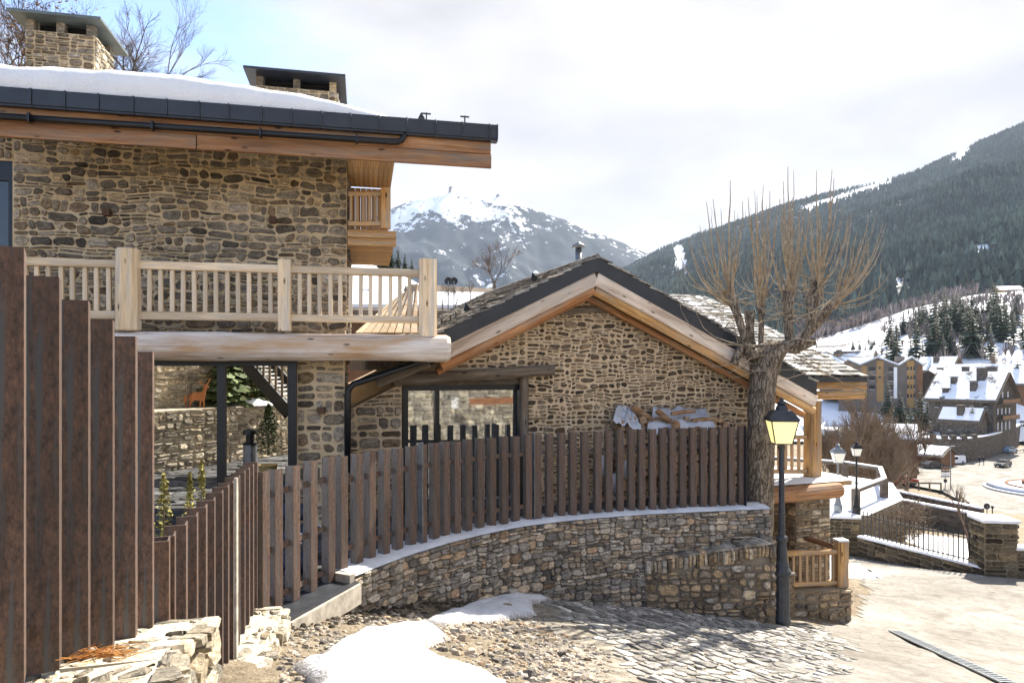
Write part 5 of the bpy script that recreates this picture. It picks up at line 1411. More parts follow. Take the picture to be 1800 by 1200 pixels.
loose_log(1155, 722, 1182, 747, 13.25, .06, 'brown log lying across the middle of the firewood top')
loose_log(1186, 746, 1190, 748, 13.1, .085, 'round log end just above the fence tops')
def tarp(name, lab, cs, seed):
    vs, fs = [], []; nu, nv = 22, 10
    for i in range(nu + 1):
        for k in range(nv + 1):
            u, v = i / nu, k / nv; p = cs[0].lerp(cs[1], u).lerp(cs[3].lerp(cs[2], u), v)
            vs.append(p + Vector((0, 0, .10 * fbm(u * 5 + seed, v * 4, seed, 3) - (.05 if v < .1 else 0))))
    for i in range(nu):
        for k in range(nv): fs.append((i*(nv+1)+k, (i+1)*(nv+1)+k, (i+1)*(nv+1)+k+1, i*(nv+1)+k+1))
    o = raw(name, vs, fs, M['plastic_wrap'], smooth=True); put(o, None, lab, 'tarpaulin')
tarp('plastic_sheet', 'crumpled pale plastic sheet over the right part of the firewood', [P(1138, 752, 13.1), P(1258, 746, 13.4), P(1238, 718, 14.1), P(1150, 716, 13.8)], 2.)
tarp('plastic_sheet', 'pale plastic sheet folded down over the left end of the firewood', [P(1078, 735, 13.0), P(1128, 752, 13.0), P(1112, 718, 13.5), P(1085, 712, 13.4)], 7.)
for i, (px, py) in enumerate(((1062, 818), (1082, 850), (1102, 822))):
    c = P(px, py, 13.15); vs, fs = [], []; nu, nv = 10, 7
    for j in range(nv + 1):
        for k in range(nu):
            a = 2 * math.pi * k / nu; e = math.sin(math.pi * (j + .15) / (nv + .3)) ** .6; vs.append(c + Vector((math.cos(a) * .16 * e, math.sin(a) * .12 * e, (j / nv - .5) * .42 + .03 * n1(k * 2.2, j * 1.3, i))))
    for j in range(nv):
        for k in range(nu): fs.append((j*nu+k, j*nu+(k+1) % nu, (j+1)*nu+(k+1) % nu, (j+1)*nu+k))
    o = raw('white_bag', vs, fs, M['plastic_wrap'], smooth=True); put(o, None, ['white plastic bag at the left behind the fence slats', 'white plastic bag lowest of three behind the fence slats', 'white plastic bag at the right of three behind the fence slats'][i], 'bag', 'bags behind the fence')

# ------------------------------------------------------------------ pollard tree
TD = 13.75
tree = thing('pollard_tree', P(1332, 884, TD), 'large pollarded bare tree with upright shoots beside the stone house', 'tree')
mb = MB(); tr = [(1328, 930, .35), (1330, 890, .315), (1333, 850, .285), (1336, 800, .265), (1338, 750, .25), (1338, 700, .25), (1341, 665, .26), (1346, 638, .30), (1352, 620, .33), (1357, 606, .28), (1359, 598, .10)]
pts = [P(a, b, TD) for a, b, c in tr]; n = 26; vs, fs = [], []
# finer, fluted trunk
fine = []
for i in range(len(tr) - 1):
    for k in range(6): t = k / 6; fine.append((pts[i].lerp(pts[i+1], t), lerp(tr[i][2], tr[i+1][2], t)))
fine.append((pts[-1], tr[-1][2]))
for i, (p, rad) in enumerate(fine):
    for k in range(n):
        a = 2 * math.pi * k / n; rr = rad * (1 + .10 * n1(math.cos(a) * 2.2, math.sin(a) * 2.2, p.z * .5) + .09 * n1(math.cos(a) * 6, math.sin(a) * 6, p.z * 1.4) + (.14 * fbm(math.cos(a) * 3, math.sin(a) * 3, p.z * 3) if p.z > -.1 else 0))
        vs.append(p + Vector((math.cos(a) * rr, math.sin(a) * rr, 0)))
for i in range(len(fine) - 1):
    for k in range(n): fs.append((i*n+k, i*n+(k+1) % n, (i+1)*n+(k+1) % n, (i+1)*n+k))
fs.append(tuple((len(fine)-1)*n+k for k in range(n)))
raw('trunk', vs, fs, M['bark'], tree, smooth=True)
TR = random.Random(29)
limbs = {'A': [(1318, 625, .13), (1306, 585, .10), (1297, 555, .085), (1289, 528, .09), (1285, 518, .05)],
 'S': [(1325, 610, .075), (1318, 580, .07), (1317, 545, .072)],
 'B': [(1338, 605, .09), (1339, 560, .075), (1338, 535, .08), (1338, 518, .05)],
 'C': [(1388, 605, .13), (1386, 570, .115), (1384, 535, .11), (1385, 512, .07)],
 'D': [(1410, 600, .11), (1425, 570, .10), (1430, 530, .10), (1434, 495, .06)],
 'E': [(1405, 605, .10), (1432, 575, .08), (1452, 548, .09), (1462, 532, .05)],
 'F': [(1290, 640, .09), (1300, 615, .09), (1315, 600, .06)],
 'K': [(1355, 608, .12), (1400, 612, .14), (1432, 600, .09)]}
dj = {'A': -.25, 'S': .1, 'B': .35, 'C': 0., 'D': -.15, 'E': .3, 'F': -.2, 'K': 0.}
LT_ = {}
for k, L in limbs.items():
    mb = MB(); pp = [P(a, b, TD + dj[k]) for a, b, c in L]
    if k not in 'FK': pp.insert(0, P(1358, 612, TD)); rr = [L[0][2] * .9] + [c * .8 for a, b, c in L[:-2]] + [L[-2][2] * 1.15, L[-1][2] * 1.5]
    else: rr = [c * .8 for a, b, c in L]
    mb.tube(pp, rr, 9, .5, True, 0, .35); mb.build('limb', M['bark'], tree, smooth=True); LT_[k] = pp[-1]
tips = [('A',185,225),('A',220,210),('A',310,110),('A',262,260),('A',335,270),('A',150,350),('A',90,410),('A',30,480),('A',375,220),
 ('B',405,200),('B',440,165),('B',452,185),('B',485,135),('B',420,290),('B',520,165),('B',560,250),
 ('C',590,115),('C',615,40),('C',645,60),('C',570,210),('C',710,190),('C',640,200),('C',680,260),('C',600,240),('C',500,240),
 ('D',765,60),('D',848,55),('D',858,100),('D',880,215),('D',780,280),('D',720,240),('D',945,285),('D',910,230),('D',690,300),
 ('E',1080,290),('E',1135,335),('E',1115,340),('E',1040,310),('E',1160,590),('E',1125,420),('E',980,380),('E',1000,420),('E',950,280)]
def shoot(mb, a, b, r0, bow, seed):
    r = random.Random(seed); v = b - a; side = Vector((v.x, v.y, 0)); n = 6; pts = []
    for i in range(n + 1):
        t = i / n; p = a + v * t; p += side * (bow * math.sin(math.pi * t) * .55) - Vector((0, 0, abs(side.length) * bow * math.sin(math.pi * t) * .45)); p += Vector((r.gauss(0, .012), r.gauss(0, .012), 0)) * (1 if 0 < i < n else 0); pts.append(p)
    mb.tube(pts, [r0 * (1 - .82 * i / n) for i in range(n + 1)], 5, r.random(), False); return pts
shoots = MB(); sd = 0
for k, x, y in tips:
    d = TD + dj[k] + TR.uniform(-.9, .5); b = P(1180 + x / 3, 280 + y / 3, d); a = LT_[k] + Vector((TR.gauss(0, .05), TR.gauss(0, .05), TR.uniform(-.25, .02))); sd += 1
    pts = shoot(shoots, a, b, TR.uniform(.023, .034), .26, sd)
    for _ in range(1):
        sd += 1; t_ = TR.uniform(.45, .9); b2 = a + (b - a) * t_ + Vector((TR.gauss(0, .16), TR.gauss(0, .25), TR.uniform(-.1, .25))); shoot(shoots, a + Vector((TR.gauss(0, .05), TR.gauss(0, .05), TR.uniform(-.1, .1))), b2, TR.uniform(.010, .018), .3, sd)
    for i in range(TR.randint(1, 3)):
        j = TR.randint(1, 4); q = pts[j]; L = TR.uniform(.25, .9); e = q + Vector((TR.gauss(0, .18), TR.gauss(0, .18), 1)).normalized() * L; sd += 1; shoot(shoots, q, e, .012, .3, sd)
shoots.build('shoots', M['twig'], tree)['kind'] = 'stuff'
tw = MB()
for i in range(130):                                                    # thin whips and drooping twigs
    k = TR.choice('ABCDEKFC'); a = LT_[k] + Vector((TR.gauss(0, .12), TR.gauss(0, .12), TR.uniform(-.6, .05))); an = TR.uniform(0, 6.28); out = Vector((math.cos(an), math.sin(an) * .8, 0)); L = TR.uniform(.5, 1.5)
    b = a + out * L * TR.uniform(.5, 1.) + Vector((0, 0, L * TR.uniform(-.25, .95))); sd += 1; shoot(tw, a, b, TR.uniform(.006, .012), TR.uniform(.3, .7), sd)
for (x0, y0, x1, y1) in ((440, 985, 30, 540), (400, 980, 120, 620), (330, 700, 60, 470), (470, 1000, 300, 1100), (700, 1000, 1165, 835), (720, 980, 1100, 720), (640, 1040, 900, 1130), (680, 1050, 1000, 1180), (760, 990, 1000, 800), (560, 1060, 540, 1110)):
    sd += 1; shoot(tw, P(1180 + x0 / 3, 280 + y0 / 3, TD - .2), P(1180 + x1 / 3, 280 + y1 / 3, TD - TR.uniform(.2, 1.)), .012, .6, sd)
tw.build('twigs', M['twig'], tree)['kind'] = 'stuff'

# ------------------------------------------------------------------ street lamps
def lamp(loc, H, label, glass, iron, group=None, head=1.0, pedestal=True):
    t = thing('street_lamp', loc, label, 'lamp', group); c = Vector(loc)
    mb = MB(); zH = H - .72 * head
    if pedestal: prof = [(.19, -.2), (.19, .05), (.175, .10), (.165, .85), (.20, .88), (.20, .95), (.16, 1.0), (.125, 1.15), (.095, 1.45), (.12, 1.5), (.12, 1.56), (.075, 1.6), (.062, 2.2), (.055, zH - .1), (.075, zH - .08), (.075, zH - .03), (.04, zH)]
    else: prof = [(.16, 0), (.16, .35), (.12, .4), (.07, .8), (.05, .85), (.04, zH - .05), (.06, zH - .03), (.03, zH)]
    prof = [(a_ * (.84 if pedestal else 1), z_) for a_, z_ in prof]; mb.lathe(c, prof, 14); mb.build('post', M[iron], t, smooth=False)
    a, b, hh = .15 * head, .235 * head, .42 * head; z0, z1 = zH + .02, zH + .02 + hh; rot = R(38)
    def cr(rad, z): return [c + Vector((math.cos(rot + math.pi / 2 * k) * rad * 1.41, math.sin(rot + math.pi / 2 * k) * rad * 1.41, z)) for k in range(4)]
    lo, hi = cr(a, z0), cr(b, z1)
    for k in range(4):
        q = [lo[k], lo[(k+1) % 4], hi[(k+1) % 4], hi[k]]; m_ = sum(q, Vector((0, 0, 0))) / 4; inn = (Vector((c.x, c.y, m_.z)) - m_).normalized() * .012
        mb = MB(); mb.prism([m_ + (v - m_) * .97 for v in q], inn); mb.build('pane', M[glass], t)
    mb = MB()
    for k in range(4):
        mb.tube([lo[k], hi[k]], .012 * head, 5); mb.tube([lo[k], lo[(k+1) % 4]], .012 * head, 5); mb.tube([hi[k], hi[(k+1) % 4]], .012 * head, 5)
    mb.tube([Vector((c.x, c.y, zH - .02 + c.z)), Vector((c.x, c.y, z0 + .03 + c.z))], .05 * head, 8)
    for k in range(4): mb.tube([Vector((c.x, c.y, zH + .0 + c.z)), lo[k]], .01 * head, 4)
    mb.build('lantern_frame', M[iron], t)
    mb = MB(); e0, e1, e2 = cr(b * 1.12, z1 + .005), cr(b * 1.10, z1 + .04 * head), cr(b * .62, z1 + .19 * head)
    mb.hexa(e0 + e1); mb.hexa(e1 + e2)
    mb.lathe(c + Vector((0, 0, z1 + .19 * head)), [(.12 * head, 0), (.10 * head, .08 * head), (.06 * head, .11 * head), (.09 * head, .12 * head), (.08 * head, .15 * head), (.03 * head, .18 * head), (.035 * head, .21 * head), (.01 * head, .24 * head)], 8)
    mb.build('lantern_roof', M[iron], t)
    return t
lb_ = P(1374, 1092, 12.55); lamp(lb_, (1092 - 712) / FPX * 12.55, 'lit street lamp with yellow lantern panes on a tall grey iron post', 'lamp_glass_lit', 'lamp_iron')
q = P(1473, 902, 27.6); lamp(q, 2.72, 'distant street lamp with grey lantern and white panes, nearest the porch log', 'lamp_glass', 'metal_grey', None, .95, False)
q = P(1505.5, 906, 27.4); lamp(q, 2.90, 'distant slim black street lamp with small white lantern', 'lamp_glass', 'metal_black', None, .72, False)

# ------------------------------------------------------------------ snow, cobbles, gravel in the foreground
o = sheet('snow_patch', [(530, 1185), (570, 1135), (640, 1112), (690, 1106), (735, 1106), (770, 1112), (775, 1122), (755, 1134), (765, 1160), (850, 1175), (905, 1199), (920, 1260), (560, 1300), (520, 1230)], M['snow_ground'], .015, .05, .24, 3, .20, 'stuff')
put(o, None, 'large bright melting snow patch at the bottom of the picture', 'snow')
o = sheet('snow_patch', [(735, 1091), (775, 1081), (820, 1064), (880, 1048), (960, 1047), (1000, 1052), (935, 1066), (940, 1082), (900, 1090), (840, 1095), (780, 1097)], M['snow_ground'], .012, .05, .10, 8, .10, 'stuff')
put(o, None, 'small shaded snow patch lying below the curved wall', 'snow')
o = sheet('snow_patch', None, M['snow'], .03, .4, .5, 12, .08, 'stuff', world=[(6.2, 18.5), (11.2, 20.5), (12.4, 26.5), (11, 33), (4, 33), (4, 20)])
put(o, None, 'sunlit snow on the ground behind the porch column', 'snow')
# paving of flat irregular stones on the slope below the wall
pav = bpy.data.objects['path']
pvp = [(905, 1030), (960, 1012), (1060, 1016), (1200, 1050), (1366, 1094), (1430, 1100), (1500, 1130), (1480, 1180), (1400, 1260), (1130, 1290), (1120, 1200), (1060, 1130), (1000, 1088), (930, 1055)]
poly = [gpix(*q) for q in pvp]
poly = [(p.x, p.y) for p in poly]; rp_ = random.Random(15); mp_ = Masonry()
g0, g1_ = gpix(1010, 1050), gpix(1330, 1150); ca = Vector((g1_.x - g0.x, g1_.y - g0.y)).normalized(); cb = Vector((-ca.y, ca.x)); o0 = Vector((g0.x, g0.y)) - ca * 4 - cb * 4.5
pol = stone_polys(0, 0, 12, 11, rp_, .04, (.15, .38), (.15, .30), .3, .07, .30, .015)
def cobf(s, t, n):
    p = o0 + ca * s + cb * t; return Vector((p.x, p.y, gz(p.x, p.y) + .035 * fbm(p.x * .7, p.y * .7, 3.1, 3) + .012 * fbm(p.x * 3.1, p.y * 3.1, 8., 2) + .012 + n))
pol = [p for p in pol if (lambda w: inside(poly, w.x + .25 * n1(w.x * 2, w.y * 2), w.y + .25 * n1(w.y * 2, w.x * 2, 4)))(o0 + ca * (sum(a for a, b in p) / len(p)) + cb * (sum(b for a, b in p) / len(p)))]
mp_.add(pol, cobf, M['cobble'], rp_, .014, .04, .4)
mp_.build(pav, 290, 'paving_stone', 'small_paving_stones')
def scatter(name, n, pxpoly, size, mat, seed, label=None, cat=None, dens=None, world=None):
    poly = [(p.x, p.y) for p in (gpix(*q) for q in pxpoly)] if world is None else world
    r = random.Random(seed); mb = MB(); xs = [p[0] for p in poly]; ys = [p[1] for p in poly]; k = 0; tries = 0
    while k < n and tries < n * 12:
        tries += 1; x, y = r.uniform(min(xs), max(xs)), r.uniform(min(ys), max(ys))
        if not inside(poly, x, y): continue
        if fbm(x * 1.1 + seed, y * 1.1, 1., 3) < r.uniform(-.7, .25): continue
        s = size * (.35 + 1.6 * r.random() ** 3); z = gz(x, y) + .035 * fbm(x * .7, y * .7, 3.1, 3) + .012 * fbm(x * 3.1, y * 3.1, 8., 2)
        a = r.uniform(0, 6.28); e = [Vector((math.cos(a + i * 1.26) * s * r.uniform(.7, 1.3), math.sin(a + i * 1.26) * s * r.uniform(.5, 1.0), s * r.uniform(-.2, .15))) for i in range(5)]
        c = Vector((x, y, z + s * .12)); top = Vector((r.uniform(-.2, .2) * s, r.uniform(-.2, .2) * s, s * r.uniform(.35, .7)))
        t2 = [top + v * .5 + Vector((0, 0, -.08 * s)) for v in e]
        vs = [c + v for v in e] + [c + v for v in t2]
        mb.add(vs, [(i, (i+1) % 5, (i+1) % 5 + 5, i + 5) for i in range(5)] + [(5, 6, 7, 8, 9)], r.random()); k += 1
    o = mb.build(name, M[mat]); put(o, None, label, cat, None, 'stuff'); return o
scatter('gravel', 5200, [(480, 1290), (500, 1100), (620, 1072), (760, 1082), (900, 1070), (980, 1095), (1070, 1150), (1110, 1290)], .028, 'stone_dry', 5, 'loose brown gravel around the snow patches', 'gravel')
scatter('gravel', 1500, [(1000, 1090), (1380, 1092), (1500, 1090), (1560, 1110), (1650, 1290), (1000, 1290)], .014, 'stone_dry', 6, 'scattered small stones on the dusty slope by the lamp', 'gravel')
scatter('gravel', 1500, [(500, 1095), (620, 1068), (880, 1040), (940, 1030), (900, 1060), (700, 1085), (520, 1120)], .03, 'soil', 7, 'dark leaf litter and soil along the foot of the wall', 'litter')
scatter('gravel', 320, [(700, 1110), (800, 1100), (960, 1105), (1050, 1170), (1000, 1280), (760, 1280)], .055, 'stone_dry', 9, 'larger loose stones between snow patch and path', 'stones')
# a stone on the small snow patch
q = gpix(890, 1076); mb = MB(); r = random.Random(2)
e = [Vector((math.cos(i * 1.05) * .09 * r.uniform(.7, 1.2), math.sin(i * 1.05) * .05, 0)) for i in range(6)]
mb.add([q + Vector((0, 0, .07)) + v for v in e] + [q + Vector((0, 0, .13)) + v * .7 for v in e], [(i, (i+1) % 6, (i+1) % 6 + 6, i + 6) for i in range(6)] + [(6, 7, 8, 9, 10, 11)], .65)
o = mb.build('stone', M['stone_warm']); put(o, None, 'flat brown stone lying on the small snow patch', 'stone')
# drain grating across the road
a, b = gpix(1572, 1112), gpix(1775, 1206); dr = thing('drain_grating', a.lerp(b, .5), 'long narrow iron drain grating across the road', 'drain')
u = (b - a); L = u.length; u.normalize(); w = Vector((-u.y, u.x, 0)).normalized()
beam('channel', a + Vector((0, 0, .03)), b + Vector((0, 0, .03)), .19, .02, M['black_void'], dr, up=(0, 0, 1))
for sgn in (-1, 1): beam('edge', a + w * .10 * sgn + Vector((0, 0, .045)), b + w * .10 * sgn + Vector((0, 0, .045)), .025, .022, M['metal_grey'], dr)
n = int(L / .13)
for i in range(n):
    c = a + u * (L * (i + .5) / n) + Vector((0, 0, .05)); mb = MB(); mb.box(c, u * .035, w * .09, Vector((0, 0, .006))); mb.build('bar', M['metal_grey'], dr)

# ------------------------------------------------------------------ walls and railing beyond the road
ir = thing('iron_railing', Vector((14, 24, -6.6)), 'low stone wall with black iron bar railing beyond the road', 'railing')
A0, B0_ = P(1508, 944, 26.3), P(1731, 1000, 21.6); ur = Vector((B0_.x - A0.x, B0_.y - A0.y, 0)); Lr = ur.length; ur.normalize(); nr = Vector((ur.y, -ur.x, 0))
if nr.y > 0: nr = -nr
def irz(t): return lerp(A0.z, B0_.z, t)
def irf(s, z, n): w = A0 + ur * s + nr * n; return Vector((w.x, w.y, z))
mb = MB(); mb.hexa([irf(0, -8, 0), irf(Lr, -8, 0), irf(Lr, -8, -.35), irf(0, -8, -.35), irf(0, irz(0), 0), irf(Lr, irz(1), 0), irf(Lr, irz(1), -.35), irf(0, irz(0), -.35)]); mb.build('base_wall', M['mortar_brown'], ir)
r = random.Random(4); mi_ = Masonry(); po = stone_polys(0, -7.6, Lr, 1.6, r, .03, (.25, .7), (.10, .25), .3, .03, .3, .02)
po = [clip_poly(p, (irz(0) - irz(1)) / Lr, 1, irz(0) - .02) for p in po]; mi_.add([p for p in po if len(p) > 3 and area(p) > .004], irf, M['stone_dark'], r, .05); mi_.build(ir)
mb = MB(); mb.hexa([irf(0, irz(0), .05), irf(Lr, irz(1), .05), irf(Lr, irz(1), -.4), irf(0, irz(0), -.4), irf(0, irz(0) + .07, .03), irf(Lr, irz(1) + .07, .03), irf(Lr, irz(1) + .07, -.38), irf(0, irz(0) + .07, -.38)]); mb.build('snow_cap', M['snow'], ir)
nb = 27
for i in range(nb):
    t = (i + .5) / nb; c = irf(Lr * t, irz(t) + .05, -.17); mb = MB(); mb.tube([c, c + Vector((0, 0, .92))], .022, 5); mb.tube([c + Vector((0, 0, .92)), c + Vector((0, 0, 1.0))], [.03, .004], 5); mb.build('bar', M['metal_black'], ir)
for h in (.14, .84): beam('rail', irf(0, irz(0) + h, -.17), irf(Lr, irz(1) + h, -.17), .03, .035, M['metal_black'], ir)
# terrace wall and pillars
def stone_pier(name, lab, px0, px1, ytop, ybot, d, ang, dep, seed, mat='stone_dark', snow=True, cat='pillar'):
    pl = VPlane((px0 + px1) / 2, d, ang); s0, s1 = pl.s(px0), pl.s(px1); z1, z0 = zp(pl, (px0 + px1) / 2, ytop), zp(pl, (px0 + px1) / 2, ybot) - .3
    t = thing(name, pl.w((s0 + s1) / 2, z0, 0), lab, cat); r = random.Random(seed); mb = MB(); pbox(mb, pl, s0, s1, z0, z1, -dep, 0); mb.build('core', M['mortar_brown'], t); ms = Masonry()
    k = dict(joint=.03, wr=(.2, .6), hr=(.09, .25), big=.3, warp=.03, round_=.3, shrink=.02)
    ms.add(stone_polys(s0, z0, s1 - s0, z1 - z0 - .02, r, **k), pf_(pl), M[mat], r, .05); ms.add(stone_polys(0, z0, dep, z1 - z0 - .02, r, **k), lambda a, z, n: pl.w(s1 + n, z, -a), M[mat], r, .05)
    ms.add(stone_polys(0, z0, dep, z1 - z0 - .02, r, **k), lambda a, z, n: pl.w(s0 - n, z, -a), M[mat], r, .05)
    ms.build(t)
    if snow: mb = MB(); pbox(mb, pl, s0 - .06, s1 + .06, z1, z1 + .09, -dep - .05, .06); mb.build('snow_cap', M['snow'], t)
    return t
stone_pier('stone_pillar', 'square stone pillar with snow cap at the right edge', 1731, 1789, 919, 1006, 21.4, -8, .9, 6)
stone_pier('stone_wall', 'dark low stone wall running off the right edge beside the pillar', 1789, 1900, 968, 1012, 21.2, -8, .4, 16, cat='wall')
stone_pier('stone_wall', 'stone terrace wall below the two distant lamps', 1425, 1510, 910, 968, 26.9, -10, 1.2, 7, cat='wall')
# snowy terrace with timber barrier behind the lamps
tz = P(0, 905, 27.2).z
o = flat('lamp_terrace', [(11.6, 27.6), (14.0, 27.0), (17.5, 30.5), (19.5, 35), (17, 40), (9, 40), (7, 30)], tz, M['snow_dirty'])
me = o.data
mb = MB(); mb.prism([(x, y, tz - 2.5) for x, y in ((11.6, 27.6), (14.0, 27.0), (17.5, 30.5), (19.5, 35), (17, 40), (9, 40), (7, 30))], (0, 0, 2.49)); put(mb.build('terrace_bank', M['ground']), kind='structure')
tb = thing('timber_barrier', Vector((16, 32, tz)), 'curved grey timber barrier with square posts on the snowy lamp terrace', 'barrier')
bp = [(8.5, 38.5), (14, 39), (17.8, 36.5), (18.6, 34.5), (16.9, 31.0), (14.2, 28.2)]
for i, (x, y) in enumerate(bp):
    mb = MB(); mb.box((x, y, tz + .42), Vector((.13, 0, 0)), Vector((0, .13, 0)), Vector((0, 0, .45))); mb.build('barrier_post', M['wood_grey'], tb)
    if i: 
        beam('barrier_rail', (bp[i-1][0], bp[i-1][1], tz + .78), (x, y, tz + .78), .1, .16, M['wood_grey'], tb)
        mb = MB(); a, b = Vector((*bp[i-1], tz + .865)), Vector((x, y, tz + .865)); d_ = (b - a).normalized(); s_ = Vector((-d_.y, d_.x, 0)) * .1; mb.hexa([a - s_, b - s_, b + s_, a + s_] + [v + Vector((0, 0, .05)) for v in (a - s_, b - s_, b + s_, a + s_)]); mb.build('snow_cap', M['snow'], tb)
# brown scrub bank below the terrace
r = random.Random(33); mb = MB()
for i in range(1500):
    t = r.random(); x, y = lerp(14.2, 18.2, t) + r.gauss(0, .25), lerp(27.2, 31, t) + r.gauss(0, .3) - .6; z = tz - 1.5 + 1.5 * r.random(); p = Vector((x, y, z)); d_ = Vector((r.gauss(0, .5), r.gauss(0, .5), r.uniform(-.2, 1))).normalized() * r.uniform(.15, .45); mb.tube([p, p + d_ * .5 + Vector((0, 0, .03)), p + d_], [.012, .009, .003], 3, r.random(), False)
o = mb.build('scrub', M['twig_brown']); put(o, None, 'tangled brown scrub on the bank behind the iron railing', 'scrub', None, 'stuff')
# garden: snow on dead grass behind the railing, parapet walls
o = sheet('snow_patch', None, M['snow_ground'], .02, .35, 1.0, 31, .06, 'stuff', world=[(15.5, 25.5), (17.5, 24), (21, 24.5), (25, 30), (26, 36), (22, 38), (18, 31)]); put(o, None, 'patchy snow on the garden slope behind the iron railing', 'snow')
def long_wall(name, lab, p0, p1, h, th, mat, seed, cat='wall', snow=True):
    p0, p1 = Vector(p0), Vector(p1); t = thing(name, p0.lerp(p1, .5), lab, cat); u = Vector((p1.x - p0.x, p1.y - p0.y, 0)); L = u.length; u.normalize(); n = Vector((u.y, -u.x, 0))
    if n.y > 0: n = -n
    def q(s, zo, no): w = p0 + u * s + n * no; return Vector((w.x, w.y, lerp(p0.z, p1.z, s / L) + zo))
    mb = MB(); mb.hexa([q(0, -1.5, 0), q(L, -1.5, 0), q(L, -1.5, -th), q(0, -1.5, -th), q(0, h, 0), q(L, h, 0), q(L, h, -th), q(0, h, -th)]); mb.build('wall_body', M[mat], t)
    if snow: mb = MB(); mb.hexa([q(0, h, .05), q(L, h, .05), q(L, h, -th - .05), q(0, h, -th - .05), q(0, h + .1, .02), q(L, h + .1, .02), q(L, h + .1, -th), q(0, h + .1, -th)]); mb.build('snow_cap', M['snow'], t)
    return t
long_wall('parapet_wall', 'nearer long dark parapet wall with a snow line across the garden', P(1560, 893, 47), P(1738, 930, 40), .7, .4, 'far_stone', 1)
long_wall('parapet_wall', 'farther dark parapet wall below the earth bank', P(1480, 862, 62), P(1724, 915, 52), .9, .5, 'far_stone', 2)
# ------------------------------------------------------------------ stone wall across the lane behind the camera (seen mirrored in the window)
def mirror_pt(px, py, dist):
    p = GW.pt(px, py); d = p.normalized(); n = -V2; r_ = d - n * 2 * d.dot(n); return p + r_ * dist
mc_ = mirror_pt(815, 700, 19.0); mn = Vector((-.25, .968, 0)).normalized(); mu = Vector((-mn.y, mn.x, 0))
sw = thing('lane_wall', Vector((mc_.x, mc_.y, -4)), 'sunlit stone wall across the lane, seen mirrored in the house window', 'wall')
def swf(s, z, n): w = mc_ + mu * s + mn * n; return Vector((w.x, w.y, z))
mb = MB(); mb.hexa([swf(-7, -6, -.5), swf(7, -6, -.5), swf(7, -6, 0), swf(-7, -6, 0), swf(-7, 1.4, -.5), swf(7, 1.4, -.5), swf(7, 1.4, 0), swf(-7, 1.4, 0)]); mb.build('wall_core', M['mortar_pale'], sw)
r = random.Random(55); ml_ = Masonry(); ml_.add(stone_polys(-7, -3.5, 14, 4.9, r, .03, (.2, .7), (.1, .28), .3, .04, .35, .04), swf, M['stone_pale'], r, .05); ml_.build(sw, 180)
c = mirror_pt(800, 708, 18.86); mb = MB(); mb.box(c, mu * .2, mn * .01, Vector((0, 0, .24))); o = mb.build('wall_sign', M['white_paint']); put(o, None, 'small white sign mirrored in the house window', 'sign')
mb = MB(); mb.box(c + mn * .012, mu * .03, mn * .004, Vector((0, 0, .03))); mb.build('mark', M['sign_ink'], o)
c0_, c1_ = mirror_pt(826, 706, 18.6), mirror_pt(905, 704, 18.6); o = beam('steel_band', c0_, c1_, .06, .3, M['rust']); put(o, None, 'rusty steel band mirrored in the house window', 'band')

# ------------------------------------------------------------------ hillsides behind the houses
def heightfield(name, pxs, ds, zf, m, kind='structure', smooth=True):
    vs, fs = [], []; nd = len(ds(pxs[0]) if callable(ds) else ds)
    for px in pxs:
        dd = ds(px) if callable(ds) else ds
        for d in dd: x = (px - CX) / FPX * d; vs.append((x, d, zf(px, d, x)))
    for i in range(len(pxs) - 1):
        for k in range(nd - 1): fs.append((i*nd+k, (i+1)*nd+k, (i+1)*nd+k+1, i*nd+k+1))
    o = raw(name, vs, fs, m, smooth=smooth, rnd=.5); o['kind'] = kind; return o
def ip(x, xs, ys): return float(np.interp(x, xs, ys))
def smooth(t): t = clamp(t, 0, 1); return t * t * (3 - 2 * t)
# snow slope behind the chalet
def zslope(px, d, x):
    t = smooth((d - 32) / 45); top = ip(px, [300, 640, 720, 800, 900, 1000], [12, 11.5, 10.2, 7.2, 4, 1]); return lerp(-3.5, top, t) + .5 * fbm(x * .15, d * .15, 3.)
heightfield('snow_slope', np.linspace(250, 1040, 60), np.linspace(30, 90, 34), zslope, M['snow'])
# snow hill behind the village
def ztopline(px): return ip(px, [1380, 1470, 1540, 1600, 1660, 1720, 1800, 2000, 2300], [612, 588, 566, 543, 528, 516, 508, 490, 480])
def zhill(px, d, x):
    k = (CY - ztopline(px)) / FPX * 520; t = clamp((d - 185) / (520 - 185), 0, 1)
    return lerp(-19, k, t ** .62) + 2.2 * fbm(x * .02, d * .02, 7., 4) * smooth(t * 4) + (0 if d < 515 else 0)
heightfield('snow_hill', np.linspace(1340, 2300, 110), np.linspace(182, 540, 60), zhill, M['snow'])
